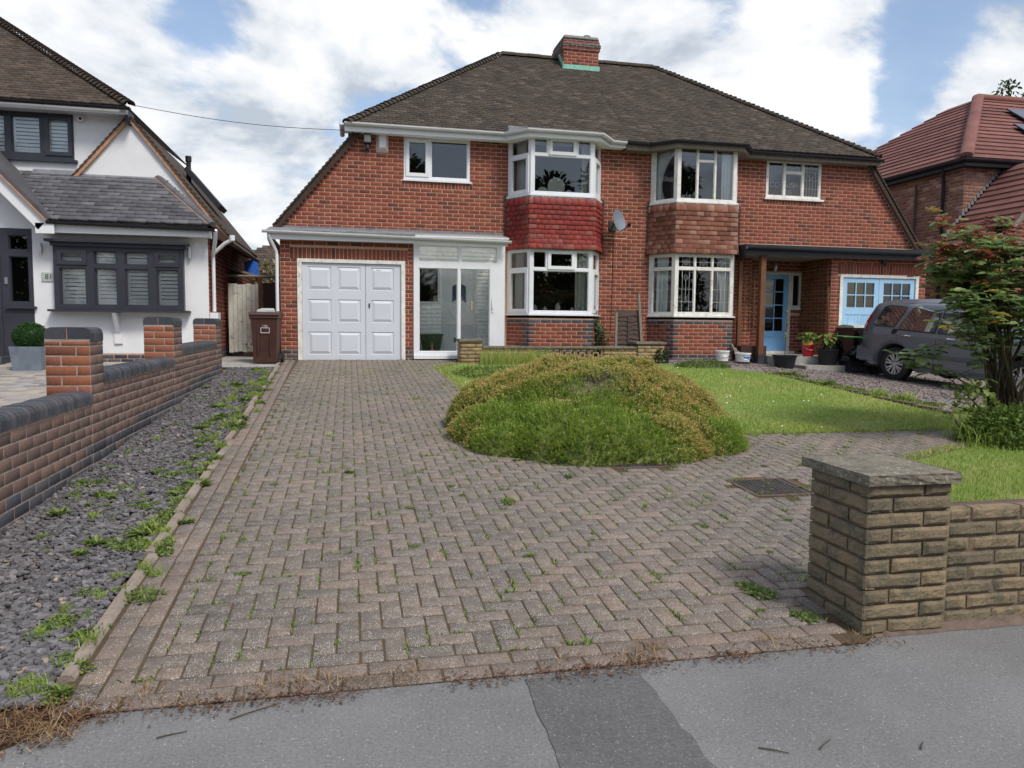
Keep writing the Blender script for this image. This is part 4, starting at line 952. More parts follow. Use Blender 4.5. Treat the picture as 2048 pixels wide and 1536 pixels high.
for hh in hs: MB().quad(FD.p(hh[0], -.02, hh[2]), FD.p(hh[1], -.02, hh[2]), FD.p(hh[1], -.02, hh[3]), FD.p(hh[0], -.02, hh[3])).build('pane', M['glass'], bd, fix=False)
room(h2, FD, 9.6, 11.2, .8, 2.85, 2.2, y=-.08)
mb = MB(); mb.box(9.80, 10.78, 16.66, 16.78, .80, .865); mb.build('doorstep', M['oldwhite'], h2)
# flat roof, dark fascia
mb = MB(); mb.box(8.66, 13.55, 15.36, WY-.01, 3.20, 3.27); mb.build('flat_roof', M['felt'], h2)
mb = MB(); mb.box(8.64, 13.57, 15.33, 15.36, 3.06, 3.285); mb.box(8.61, 8.64, 15.33, WY-.02, 3.06, 3.285); mb.build('fascia', M['blackgut'], h2)
mb = MB(); mb.box(8.66, 13.5, 15.36, 15.595, 3.06, 3.075); mb.box(8.9, 10.97, 15.60, 16.79, 3.06, 3.075); mb.build('soffit', M['greywood'], h2)
gutter(h2, [(8.62, 15.28, 3.22), (13.58, 15.28, 3.19)], M['blackgut'], every=1.2)
FP = Fr((0, 16.78, 0), X_)
mb = MB(); mb.lathe([(.001, .02), (.05, .02), (.06, -.02), (.055, -.12), (.03, -.18), (.001, -.19)], 12, (10.15, 16.62, 2.97)); mb.build('porch_lamp', M['steel'], h2, smoothf=True)
# step and slab in front of the door
MB().box(9.30, 11.15, 15.05, 16.76, .3, .80).build('step', M['concrete'], h2); MB().box(9.75, 11.6, 14.62, 15.05, .2, .62).build('lower_step', M['concrete'], h2)
# ---- main roof
EY, EZ, RY, RZ = 15.86, 5.47, 20.2, 8.60; run, rise = RY-EY, RZ-EZ; tot = math.hypot(run, rise); FE = Fr((0, EY, 0), X_)
HL0, HL1, HR0, HR1 = .02, 4.03, 12.28, 8.32
for h, (a, b, sgn) in ((h1, (HL0, PARTY, -1)), (h2, (PARTY, HR0, 1))):
    mb = MB(); d = -.012
    if sgn < 0:
        mb.quad((HL0, EY, EZ+d), (PARTY, EY, EZ+d), (PARTY, RY, RZ+d), (HL1, RY, RZ+d)); mb.quad((HL0, EY, EZ+d), (HL1, RY, RZ+d), (HL0, 24.5, EZ+d)); mb.quad((HL0, 24.5, EZ+d), (HL1, RY, RZ+d), (PARTY, RY, RZ+d), (PARTY, 24.5, EZ+d))
    else:
        mb.quad((PARTY, EY, EZ+d), (HR0, EY, EZ+d), (HR1, RY, RZ+d), (PARTY, RY, RZ+d)); mb.quad((HR0, EY, EZ+d), (HR0, 24.5, EZ+d), (HR1, RY, RZ+d)); mb.quad((PARTY, 24.5, EZ+d), (PARTY, RY, RZ+d), (HR1, RY, RZ+d), (HR0, 24.5, EZ+d))
    rf = mb.build('roof', M['darkmortar'], h, fix=False); Pr = Pieces()
    if sgn < 0: xf = lambda s: (HL0+(HL1-HL0)*s/tot+.05, PARTY)
    else: xf = lambda s: (PARTY, HR0+(HR1-HR0)*s/tot-.05)
    rooftiles(Pr, FE, EZ, rise, run, xf, .108, .167, M['rooftile']); Pr.emit(rf, 'roof_tile', 300, restname='roof_tiles')
    # bonnet hip tiles and half-round ridge tiles
    A, B = (Vector((HL0, EY, EZ)), Vector((HL1, RY, RZ))) if sgn < 0 else (Vector((HR0, EY, EZ)), Vector((HR1, RY, RZ)))
    D = (B-A).normalized(); nh = 48; ln = (B-A).length/nh; side = D.cross(Vector((0, 0, 1))).normalized(); upv = side.cross(D)
    mb = MB()
    def ringp(r, o, l): return [D*l + side*(r*math.cos(t)) + upv*(r*math.sin(t)*.75+o) for t in np.linspace(0, math.pi, 7)]
    ra, rb = ringp(.115, .026, -.03), ringp(.085, .0, ln*1.25); ri = ringp(.10, .014, -.03)
    for q in range(6): mb.quad(ra[q], ra[q+1], rb[q+1], rb[q]); mb.quad(ra[q], ri[q], ri[q+1], ra[q+1])
    me = mb.mesh('hip_tile', M['rooftile'], False, False, .4)
    for q in range(nh):
        o = mobj('hip_tile', me, rf); o.location = A+D*(q*ln)+Vector((0, 0, random.uniform(-.006, .006)))
    ra_, rb_ = (HL1, PARTY) if sgn < 0 else (PARTY, HR1); nr = 6; lr = (rb_-ra_)/nr
    mb = MB(); mb.extr([(0, .14*math.cos(t), .11*math.sin(t)) for t in np.linspace(0, math.pi, 9)], (lr-.012, 0, 0)); me = mb.mesh('ridge_tile', M['rooftile'], rnd=.5)
    for q in range(nr): o = mobj('ridge_tile', me, rf); o.location = (ra_+q*lr, RY, RZ-.015+random.uniform(-.005, .005))
# small eaves returns over the bays, fascias, gutters
for h, mat, xl, xr, fl, fr_, ends, z, fm in ((h1, M['upvc'], 3.40, 5.50, 3.76, 5.15, (-.05, 5.98), 5.47, M['upvc']), (h2, M['blackgut'], 6.70, 8.84, 7.07, 8.49, (6.0, 12.42), 5.44, M['blackgut'])):
    path = [(ends[0], 15.93), (xl-.12, 15.93), (fl-.08, 15.44), (fr_+.08, 15.44), (xr+.12, 15.93), (ends[1], 15.93)]
    board(h, 'fascia', [(x, y, z) for x, y in path], .13, .025, fm if h is h1 else M['greywood'])
    mb = MB(); mb.quad(*[(x, y+.02, z-.115) for x, y in path[1:5]]); mb.quad((ends[0], 15.95, z-.115), (ends[1], 15.95, z-.115), (ends[1], WY, z-.115), (ends[0], WY, z-.115)); mb.build('soffit', M['pale_in'] if h is h1 else M['greywood'], h, fix=False)
    mb = MB(); p = path[1:5]; zt = z+.045
    mb.quad((p[0][0], p[0][1]+.02, zt), (p[1][0], p[1][1], zt-.02), (p[2][0], p[2][1], zt-.02), (p[3][0], p[3][1]+.02, zt), (p[3][0]-.1, 16.15, zt+.2), (p[0][0]+.1, 16.15, zt+.2)); mb.build('bay_roof', M['rooftile'] if h is h2 else M['copper'] if False else M['felt'], h, fix=False)
    gutter(h, [(ends[0], 15.87, z+.03), (xl-.15, 15.87, z+.02), (fl-.10, 15.38, z+.015), (fr_+.10, 15.38, z+.01), (xr+.15, 15.87, z+.0), (ends[1], 15.87, z-.01)], mat, every=.95)
# return of the white gutter at the left corner
gutter(h1, [(-.10, 16.9, 5.49), (-.10, 15.90, 5.50)], M['upvc'], brackets=False)
# steep side roofs running down beside the upper walls
for h, sl_, s in ((h1, slopeL, -1), (h2, slopeR, 1)):
    a, b = Vector((sl_(3.38), 0, 3.38)), Vector((sl_(5.42), 0, 5.42)); D = (b-a).normalized(); out = Vector((s*D.z, 0, -s*D.x))
    if out.z < 0: out = -out
    out = Vector((abs(D.z)*s, 0, abs(D.x))).normalized()
    mb = MB(); mb.extr([(q.x, 16.12, q.z) for q in (a-D*.05, b, b+out*.10, a-D*.05+out*.10)], (0, 5.5, 0)); sr_ = mb.build('side_roof', M['darkmortar'], h)
    mb = MB(); mb.extr([(q.x, 16.09, q.z) for q in (a-D*.03-out*.03, b-out*.03, b+out*.05, a-D*.03+out*.05)], (0, .028, 0)); mb.build('verge_board', M['darkfence'], h)
    nt2 = 24; ln = (b-a).length/nt2; mb = MB(); tl = ln*1.7
    mb.extr([(q.x, 0, q.z) for q in (out*.052, D*tl+out*.02, D*tl+out*.036, out*.072)], (0, .30, 0)); me = mb.mesh('verge_tile', M['rooftile'], rnd=.5)
    for q in range(nt2): o = mobj('verge_tile', me, sr_); o.location = (a.x+D.x*(q*ln-.03)+out.x*.05, 16.07, a.z+D.z*(q*ln-.03)+out.z*.05)
# chimney on the party line
ch = thing('chimney_stack', 'red brick chimney stack with green copper flashing on the ridge', 'chimney', (6.03, 20.1, 8.4))
cx0, cx1, cy0, cy1 = 5.58, 6.54, 19.6, 20.7
mb = MB(); mb.box(cx0, cx1, cy0, cy1, 8.0, 8.98); cw = mb.build('stack', M['mortar'], ch); Pc = Pieces()
FCf = Fr((0, cy0, 0), X_); FCl = Fr((cx0, cy1, 0), (0, -1, 0))
for f, a, b in ((FCf, cx0, cx1), (FCl, 0, cy1-cy0)): brickwork(Pc, f, 8.05, 8.68, lambda z: (a, b), [], (M['brick'], M['bluebrick']))
for (z0, z1, o, mm) in ((8.68, 8.76, .03, 'brick'), (8.76, 8.845, .045, 'bluebrick'), (8.845, 8.93, .02, 'brick'), (8.93, 9.01, .0, 'bluebrick')):
    mb = MB(); mb.box(cx0-o, cx1+o, cy0-o, cy1+o, z0, z1); mb.build('corbel', M['mortar_g'], cw)
    for f, a, b in ((Fr((0, cy0-o, 0), X_), cx0-o, cx1+o), (Fr((cx0-o, cy1+o, 0), (0, -1, 0)), 0, cy1-cy0+2*o)):
        brickwork(Pc, f, z0, z1, lambda z: (a, b), [], (M[mm], M[mm]))
Pc.emit(cw, 'brick', 200, restname='bricks')
mb = MB(); mb.box(cx0+.02, cx1-.02, cy0+.02, cy1-.02, 9.01, 9.06); mb.build('flaunching', M['concrete'], ch)
mb = MB(); mb.lathe([(.001, .0), (.10, 0), (.09, .12), (.10, .15), (.075, .15), (.07, 0)], 14, (6.33, 20.0, 9.06)); mb.build('chimney_pot', M['chimpot'], ch, smoothf=True)
mb = MB(); FCf.box(mb, cx0-.03, cx1+.03, .008, .02, 8.10, 8.30); pts = [FCl.p(.0, .02, 8.6)]
for k in range(5): y = .62+k*.1; FCl.box(mb, y, y+.1, .008, .02, 8.62-k*.10, 8.76-k*.10)
mb.build('flashing', M['copper'], ch)
# ------------------------------------------------------------------ number 81
h8 = thing('white_rendered_house', 'white rendered house with anthracite windows, white shutters and dark tiled lean-to roof', 'house', (-4.2, 15.3, .65))
F8 = Fr((0, 15.3, 0), X_); F8u = Fr((0, 16.2, 0), X_); wn = (-5.22, -3.02, 1.66, 2.80); dr = (-7.3, -5.60, .72, 3.10)
mb = MB(); F8.holes(mb, -9, -2.6, .85, 3.35, [wn, dr], 0.); mb.quad(*[F8.p(x, 0, z) for x, z in ((-9, 3.35), (-5.25, 3.35), (-6.9, 5.0), (-9, 3.4))])
mb.build('wall', M['render'], h8, fix=False)
mb = MB(); FP8 = Fr((0, 15.295, 0), X_); FP8.holes(mb, -9, -2.58, .4, .85, [dr], 0.); pl = mb.build('plinth', M['mortar'], h8, fix=False); Pq = Pieces()
brickwork(Pq, FP8, .60, .85, lambda z: (-9, -2.6), [dr], (M['bluebrick'], M['bluebrick'])); Pq.emit(pl, 'brick', 60, restname='bricks')
mb = MB(); mb.quad(*[F8u.p(x, 0, z) for x, z in ((-9, 4.0), (-5.0, 4.0), (-4.2, 4.9), (-4.2, 5.6), (-9, 5.6))]) if False else None
w8 = (-7.4, -5.13, 4.52, 5.38); mb = MB(); F8u.holes(mb, -9, -4.12, 3.9, 5.6, [w8], 0.); mb.build('upper_wall', M['render'], h8, fix=False)
mb = MB(); Fg = Fr((0, 16.12, 0), X_); mb.extr([Fg.p(x, 0, z) for x, z in ((-5.02, 4.1), (-5.02, 4.27), (-4.11, 5.30), (-2.56, 3.33), (-2.56, 3.0), (-3.4, 3.0))], (0, .07, 0)); mb.build('gable_wall', M['render'], h8)
# verge of the gable: mortar edge, tile ends
for A, B in (((-5.10, 4.16), (-4.11, 5.33)), ((-4.11, 5.33), (-2.40, 3.16))):
    A, B = Vector((A[0], 0, A[1])), Vector((B[0], 0, B[1])); D = (B-A).normalized(); out = Vector((-D.z, 0, D.x)); out = out if out.z > 0 else -out
    mb = MB(); mb.extr([(q.x, 16.05, q.z) for q in (A-out*.02, B-out*.02, B+out*.05, A+out*.05)], (0, .12, 0)); vb = mb.build('verge', M['terracotta'], h8)
    n_ = int((B-A).length/.11); ln = (B-A).length/n_; dn = D if D.z > 0 else -D; base = A if D.z > 0 else B
    mb = MB(); mb.extr([(q.x, 0, q.z) for q in (out*.06, dn*.18+out*.035, dn*.18+out*.052, out*.08)], (0, .22, 0)); me = mb.mesh('verge_tile', M['rooftile81'], rnd=.6)
    for q in range(n_): o = mobj('verge_tile', me, vb); o.location = base+dn*(q*ln)+Vector((0, 16.03, 0))
    mb = MB(); mb.extr([(q.x, 16.18, q.z) for q in (A, B, B+out*.06, A+out*.06)], (0, 5.0 if D.z < 0 else .9, 0)); mb.build('side_roof', M['rooftile81'], h8, rnd=.4)
# lean-to roof in grey tiles
tz0, ty0, tz1, ty1 = 3.24, 15.0, 4.24, 16.15; FL = Fr((0, ty0, 0), X_); tt = math.hypot(tz1-tz0, ty1-ty0)
mb = MB(); mb.quad((-5.4, ty0, tz0-.012), (-2.46, ty0, tz0-.012), (-3.62, ty1, tz1-.012), (-6.15, ty1, tz1-.012)); mb.quad((-2.46, ty0, tz0-.012), (-2.46, 16.6, tz0-.012), (-3.62, ty1, tz1-.012)); lr_ = mb.build('lean_to_roof', M['darkmortar'], h8, fix=False)
Pl = Pieces(); rooftiles(Pl, FL, tz0, tz1-tz0, ty1-ty0, lambda s: (-5.28-.95*s/tt, -2.48-1.12*s/tt), .118, .24, M['slate_tile'], t=.026, tilt=.15); Pl.emit(lr_, 'roof_tile', 300, restname='roof_tiles')
mb = MB(); mb.extr([(-5.85, 16.06, 4.17), (-5.85, 16.19, 4.30), (-5.85, 16.19, 4.33), (-5.85, 16.02, 4.17)], (2.25, 0, 0)); mb.build('lead_flashing', M['lead'], h8)
A, B = Vector((-2.46, 15.0, 3.24)), Vector((-3.62, 16.15, 4.24)); D = (B-A).normalized(); side = D.cross(Vector((0, 0, 1))).normalized(); upv = side.cross(D)
mb = MB(); mb.extr([side*(.075*math.cos(t)) + upv*(.06*math.sin(t)) for t in np.linspace(0, math.pi, 8)], D*.335); me = mb.mesh('hip_tile', M['slate_tile'], rnd=.7)
for q in range(6): o = mobj('hip_tile', me, lr_); o.location = A+D*(q*(B-A).length/6)+Vector((0, 0, .015))
mb = MB(); mb.tube([A+Vector((-.07, -.02, .02)), B+Vector((-.07, -.02, .02))], .022, 6); mb.build('mortar_bedding', M['terracotta'], lr_)
gutter(h8, [(-5.22, 14.93, 3.21), (-2.40, 14.93, 3.17)], M['blackgut'], every=.75)
mb = MB(); mb.box(-5.40, -2.55, 15.0, 15.03, 3.02, 3.17); mb.box(-2.55, -2.52, 15.0, 15.32, 3.02, 3.17); mb.box(-5.4, -2.55, 15.03, 15.299, 3.02, 3.04); mb.build('fascia', M['upvc'], h8)
# porch gable on the left
A, B = Vector((-6.95, 0, 5.08)), Vector((-5.22, 0, 3.20)); D = (B-A).normalized(); out = Vector((-D.z, 0, D.x))
mb = MB(); mb.extr([(q.x, 14.92, q.z) for q in (A-out*.20, B-out*.20+D*.02, B+out*.0, A+out*.0)], (0, .035, 0)); mb.extr([(-5.40, 14.92, 3.17), (-5.40, 14.92, 2.99), (-5.10, 14.92, 2.99), (-5.10, 14.92, 3.17)], (0, .035, 0)); mb.build('bargeboard', M['upvc'], h8)
mb = MB(); mb.extr([(q.x, 14.86, q.z) for q in (A+out*.002, B+out*.002, B+out*.03, A+out*.03)], (0, .12, 0)); mb.build('verge', M['terracotta'], h8)
mb = MB(); mb.extr([(q.x, 14.88, q.z) for q in (A+out*.03, B+out*.03, B+out*.09, A+out*.09)], (0, 1.3, 0)); mb.build('porch_roof', M['slate_tile'], h8, rnd=.4)
# main roof, brown tiles
EY8, EZ8 = 15.82, 5.52; FE8 = Fr((0, EY8, 0), X_); r8, u8 = 2.64, 3.3
mb = MB(); mb.quad((-10, EY8, EZ8-.012), (-4.06, EY8, EZ8-.012), (-4.06-3.72, EY8+u8, EZ8+r8-.012), (-10, EY8+u8, EZ8+r8-.012)); mb.quad((-4.06, EY8, EZ8-.012), (-4.06, 22, EZ8-.012), (-7.78, EY8+u8, EZ8+r8-.012)); rf8 = mb.build('roof', M['darkmortar'], h8, fix=False)
Pr = Pieces(); t8 = math.hypot(r8, u8); rooftiles(Pr, FE8, EZ8, r8, u8, lambda s: (-8.4, -4.1-3.72*s/t8), .105, .168, M['rooftile81']); Pr.emit(rf8, 'roof_tile', 300, restname='roof_tiles')
A, B = Vector((-4.06, EY8, EZ8)), Vector((-7.78, EY8+u8, EZ8+r8)); D = (B-A).normalized(); side = D.cross(Vector((0, 0, 1))).normalized(); upv = side.cross(D); mb = MB()
def ringq(r, o, l): return [D*l + side*(r*math.cos(t)) + upv*(r*math.sin(t)*.75+o) for t in np.linspace(0, math.pi, 7)]
ln = (B-A).length/46; ra, rb, ri = ringq(.13, .035, -.03), ringq(.085, .0, ln*1.25), ringq(.115, .022, -.03)
for q in range(6): mb.quad(ra[q], ra[q+1], rb[q+1], rb[q]); mb.quad(ra[q], ri[q], ri[q+1], ra[q+1])
me = mb.mesh('hip_tile', M['rooftile81'], False, False, .6)
for q in range(46): o = mobj('hip_tile', me, rf8); o.location = A+D*(q*ln)
gutter(h8, [(-9, 15.76, 5.50), (-4.0, 15.76, 5.48)], M['blackgut'], every=1.0); pass
mb = MB(); mb.box(-9, -4.08, 15.86, 15.88, 5.37, 5.50); mb.box(-9, -4.1, 15.88, 16.2, 5.40, 5.42); mb.build('fascia', M['upvc'], h8)
mb = MB(); mb.box(-4.13, -4.08, 15.88, 16.3, 5.22, 5.47); mb.build('corner_board', M['blackgut'], h8)
# windows with plantation shutters
def shutters(o, fr, l, y, gap=None):
    x0, x1, z0, z1 = l; mb = MB(); fr.holes(mb, x0, x1, z0, z1, [(x0+.05, x1-.035, z0+.06, z1-.05)], y-.02, y+.01); s = mb.build('shutter', M['net'], o)
    z = z0+.09
    while z < z1-.06:
        mb = MB(); a = .027; P = [fr.p(x0+.05, y-.02, z+a), fr.p(x1-.035, y-.02, z+a), fr.p(x1-.035, y+.012, z-a), fr.p(x0+.05, y+.012, z-a)]
        mb.extr(P, fr.p(0, .004, .006)-fr.p(0, 0, 0)); mb.build('slat', M['net'], s); z += .070
x0, x1, z0, z1 = wn; cs = [x0, x0+.60, x0+1.12, x0+1.66, x1]
li = []
for q in range(4):
    a, b = cs[q]+(.07 if q else .09), cs[q+1]-(.07 if q < 3 else .09); zt = z1-.36
    li += [(a, b, z0+.08, zt-.03), (a, b, zt+.05, z1-.08)]
Fb = Fr((0, 15.2, 0), X_)
o = window(h8, Fb, x0, x1, z0, z1, li, M['anthracite'], y0=-.10, y1=.03, sash=(1, 7), name='bow_window')
for l in li: shutters(o, Fb, l, -.095)
room(h8, Fb, x0, x1, z0, z1, 2.0, y=-.17)
mb = MB(); mb.extr([(x0-.10+(x1-x0+.2)*t, 15.29-.20-.07*math.sin(math.pi*t), z0-.045) for t in np.linspace(0, 1, 9)]+[(x1+.1, 15.29, z0-.045), (x0-.1, 15.29, z0-.045)], (0, 0, .04)); mb.build('sill', M['anthracite'], o)
for (za, zb, ya, yb, e_) in ((z1, z1+.07, 15.12, 15.29, .03), (z1+.07, z1+.115, 15.04, 15.29, .10)):
    mb = MB(); mb.box(x0-e_, x1+e_, ya, yb, za, zb); mb.build('canopy', M['anthracite'], o)
mb = MB(); mb.extr([(-4.24, 15.295, 1.60), (-4.24, 15.05, 1.60), (-4.24, 15.07, 1.55), (-4.24, 15.26, 1.22), (-4.24, 15.295, 1.22)], (.07, 0, 0)); FB8 = Fr((0, 15.3, 0), X_); FB8.box(mb, -4.27, -4.13, .001, .035, 1.03, 1.22); mb.build('bracket', M['render'], h8)
x0, x1, z0, z1 = w8; cs = [x0, x0+.55, x0+1.14, x0+1.74, x1]; li = [(a+.06, b-.05, z0+.10, z1-.07) for a, b in zip(cs, cs[1:])]
o = window(h8, F8u, x0, x1, z0, z1, li, M['anthracite'], y0=-.07, y1=.02, sash=(0, 2, 3) if False else (3,), sill=(.06, .06, .05)); room(h8, F8u, x0, x1, z0, z1, 2.0, y=-.14)
for l in li: shutters(o, F8u, l, -.065)
# dark entrance door with side light
o = window(h8, F8, dr[0], dr[1], dr[2], dr[3], [(-5.98, -5.67, 1.78, 2.60), (-5.98, -5.67, 2.72, 2.98), (-6.4, -6.14, 2.70, 2.98)], M['anthracite'], y0=-.08, y1=.01, name='entrance'); room(h8, F8, dr[0], dr[1], .8, 3.05, 1.5)
mb = MB(); F8.box(mb, -6.05, -5.55, .011, .07, 1.66, 1.70); mb.build('sill', M['anthracite'], o)
mb = MB(); F8.box(mb, -5.90, -5.59, -.05, .003, .85, 1.66); mb.build('apron', M['render'], o)
mb = MB(); F8.box(mb, -6.7, -6.12, .012, .03, .80, 2.62); dd = mb.build('front_door', M['anthracite'], o)
for k in range(3): mb = MB(); F8.box(mb, -6.6, -6.17, .031, .04, 1.0+k*.30, 1.24+k*.30); mb.build('panel', M['bingrey'], dd)
mb = MB(); F8.box(mb, -6.06, -6.01, .012, .03, 2.10, 2.22); mb.build('bell', M['steel'], o)
mb = MB(); mb.box(-7.2, -5.95, 14.75, 15.29, .5, .80); st = mb.build('doorstep', M['bluebrick'], h8, rnd=.2)
FSt = Fr((0, 14.75, 0), X_); Pq = Pieces(); soldiers(Pq, FSt, -7.2, -5.95, .62, .80, 16, M['bluebrick']); Pq.emit(st, 'brick', 20)
# wall lights, number plate, camera
for x in (-5.45, -2.92):
    t = thing('wall_light', 'brushed steel cylinder wall light beside '+('the dark door' if x < -5 else 'the brick corner of the white house'), 'wall light', (x, 15.26, 2.7))
    mb = MB(); mb.lathe([(.001, -.10), (.032, -.10), (.032, .10), (.001, .10)], 14, (x, 15.24, 2.74)); mb.build('cylinder', M['steel'], t, smoothf=True); mb = MB(); F8.box(mb, x-.02, x+.02, .001, .04, 2.70, 2.78); mb.build('bracket', M['steel'], t)
t = thing('number_plate', 'clear house number plate reading 81 on white render', 'sign', (-5.34, 15.29, 2.25)); mb = MB(); F8.box(mb, -5.46, -5.22, .012, .018, 2.16, 2.32); mb.build('plate', M['lidgrey'], t); text('numerals', '81', .13, F8, -5.34, 2.24, .021, M['textdark'], t)
t = thing('dome_camera', 'small white dome camera under the eaves of the white house', 'camera', (-4.98, 16.18, 5.28)); mb = MB(); mb.lathe([(.001, -.05), (.05, -.05), (.055, 0), (.05, .01)], 14, (-4.98, 16.16, 5.30), 'y'); mb.build('housing', M['upvc'], t, smoothf=True); mb = MB(); mb.lathe([(.001, -.075), (.02, -.07), (.03, -.05)], 12, (-4.98, 16.16, 5.30), 'y'); mb.build('lens', M['black'], t, smoothf=True)
# side wall, overhanging eaves, downpipe
FR8 = Fr((-2.6, 15.3, 0), (0, 1, 0)); mb = MB(); mb.quad(FR8.p(0, 0, .4), FR8.p(7, 0, .4), FR8.p(7, 0, 3.25), FR8.p(0, 0, 3.25)); sw = mb.build('side_wall', M['mortar'], h8, fix=False); Pq = Pieces()
brickwork(Pq, FR8, .62, 3.18, lambda z: (.005, 7), [], (M['brick'], M['bluebrick']), blue=lambda x, z: z < .95); Pq.emit(sw, 'brick', 150, restname='bricks')
mb = MB(); mb.extr([(-2.62, 15.35, 3.12), (-2.15, 15.35, 2.90), (-2.13, 15.35, 2.95), (-2.62, 15.35, 3.42)], (0, 4.2, 0)); mb.build('side_eaves', M['darkfence'], h8)
mb = MB(); mb.tube([(-2.40, 14.95, 3.15), (-2.42, 15.05, 3.02), (-2.53, 15.42, 2.72), (-2.53, 15.44, 2.6), (-2.53, 15.44, 1.65)], .036, 10); mb.build('downpipe', M['upvc'], h8, smoothf=True)
mb = MB(); mb.tube([(-2.16, 15.30, 3.02), (-2.3, 15.36, 2.95), (-2.5, 15.44, 2.78)], .036, 10); mb.lathe([(.05, -.05), (.055, .05), (.001, .05)], 12, (-2.16, 15.30, 3.05)); mb.build('downpipe_elbow', M['upvc'], h8, smoothf=True)
mb = MB(); FR8.box(mb, .02, .30, .001, .16, 1.50, 1.63); mb.build('meter_box', M['upvc'], h8)
mb = MB(); mb.tube([(-3.42, 18, 4.3), (-3.42, 18, 4.98)], .05, 10); mb.lathe([(.001, .0), (.065, 0), (.065, .12), (.001, .13)], 12, (-3.42, 18, 4.96)); mb.build('vent_pipe', M['black'], h8, smoothf=True)
mb = MB(); mb.extr([(-3.45, 17.6, 4.72), (-2.78, 17.6, 3.92), (-2.70, 17.6, 4.0), (-3.38, 17.6, 4.80)], (0, .9, 0)); mb.build('rooflight', M['blackgut'], h8)
# planter with clipped box ball
t = thing('ball_planter', 'clipped round box ball in a square zinc grey planter by the dark door', 'planter', (-5.20, 14.0, .62))
mb = MB(); zb = tz(0, 14.0); b0, b1 = .21, .245; ring = []
for z, b in ((zb-.02, b0), (zb+.40, b1), (zb+.40, b1-.025), (zb+.34, b1-.03)): ring.append([(-5.20+sx_*b, 14.0+sy_*b, z) for sx_, sy_ in ((-1, -1), (1, -1), (1, 1), (-1, 1))])
for ra, rb in zip(ring, ring[1:]):
    for q in range(4): mb.quad(ra[q], ra[(q+1) % 4], rb[(q+1) % 4], rb[q])
mb.quad(*ring[-1]); mb.build('pot', M['zinc'], t)
# ------------------------------------------------------------------ house 3, on the right
h3 = thing('brown_brick_house', 'brown brick house with red concrete tile roof and solar panels', 'house', (18, 18, .6))
F3 = Fr((0, 16.4, 0), X_); F3l = Fr((15.2, 25, 0), (0, -1, 0))
mb = MB(); F3.holes(mb, 15.2, 24, 0, 5.7, [], 0.); mb.quad(F3l.p(0, 0, 0), F3l.p(8.6, 0, 0), F3l.p(8.6, 0, 5.7), F3l.p(0, 0, 5.7)); w3_ = mb.build('wall', M['mortar_g'], h3, fix=False)
P3 = Pieces(); brickwork(P3, F3, 2.2, 5.62, lambda z: (15.205, 19.0), [], (M['brick3'], M['brick3'])); brickwork(P3, F3l, 2.0, 5.62, lambda z: (2.0, 8.595), [], (M['brick3'], M['brick3'])); P3.emit(w3_, 'brick', 300, restname='bricks')
EX3, EY3, EZ3, RX3, RY3, RZ3 = 14.98, 16.15, 5.68, 18.9, 20.05, 8.48
mb = MB(); mb.quad((EX3, EY3, EZ3), (25, EY3, EZ3), (25, RY3, RZ3), (RX3, RY3, RZ3)); mb.quad((EX3, 25.5, EZ3), (EX3, EY3, EZ3), (RX3, RY3, RZ3), (RX3+.6, 21.2, RZ3)); rf3 = mb.build('roof', M['redtile3'], h3, fix=False, rnd=.3)
ncs = 17
for k in range(ncs):
    a, b = k/ncs, (k+1)/ncs
    def Lp(t, y0=True): return Vector((EX3+(RX3-EX3)*t, EY3+(RY3-EY3)*t, EZ3+(RZ3-EZ3)*t))
    f0, f1 = Lp(a), Lp(b); nf = Vector((0, -(RZ3-EZ3), RY3-EY3)).normalized()
    mb = MB(); q0, q1 = f0+nf*.045, f1+nf*.015; mb.quad(f0, (25, f0.y, f0.z), (25, q0.y, q0.z), q0); mb.quad(q0, (25, q0.y, q0.z), (25, q1.y, q1.z), q1); mb.build('tile_course', M['redtile3'], rf3, fix=False, rnd=random.random())
    nl = Vector((-(RZ3-EZ3), 0, RX3-EX3)).normalized(); yb0, yb1 = 25.5+(21.2-25.5)*a, 25.5+(21.2-25.5)*b
    g0, g1 = Vector((f0.x, yb0, f0.z)), Vector((f1.x, yb1, f1.z)); mb = MB(); mb.quad(g0, f0, f0+nl*.045, g0+nl*.045); mb.quad(g0+nl*.045, f0+nl*.045, f1+nl*.015, g1+nl*.015); mb.build('tile_course', M['redtile3'], rf3, fix=False, rnd=random.random())
A, B = Vector((EX3, EY3, EZ3+.05)), Vector((RX3, RY3, RZ3+.05)); D = (B-A).normalized(); side = D.cross(Vector((0, 0, 1))).normalized(); upv = side.cross(D); ln = (B-A).length/14
mb = MB(); mb.extr([side*(.16*math.cos(t)) + upv*(.10*math.sin(t)) for t in np.linspace(0, math.pi, 9)], D*(ln*1.02)); me = mb.mesh('hip_tile', M['redtile3'], smoothf=True, rnd=.6)
for q in range(14): o = mobj('hip_tile', me, rf3); o.location = A+D*(q*ln)
mb = MB(); mb.tube([(RX3, RY3, RZ3+.04), (25, RY3, RZ3+.04)], .12, 10); mb.build('ridge', M['redtile3'], rf3, smoothf=True, rnd=.5)
mb = MB(); mb.box(EX3, 25, EY3, EY3+.03, 5.50, 5.68); mb.box(EX3, EX3+.03, EY3+.03, 25, 5.50, 5.68); mb.box(EX3+.03, 25, EY3+.03, 16.4, 5.50, 5.53); mb.box(EX3+.03, 15.2, 16.4, 25, 5.50, 5.53); mb.build('fascia', M['blackgut'], h3)
gutter(h3, [(EX3-.06, 25, 5.66), (EX3-.06, EY3-.06, 5.66), (25, EY3-.06, 5.66)], M['blackgut'], r=.07, brackets=False)
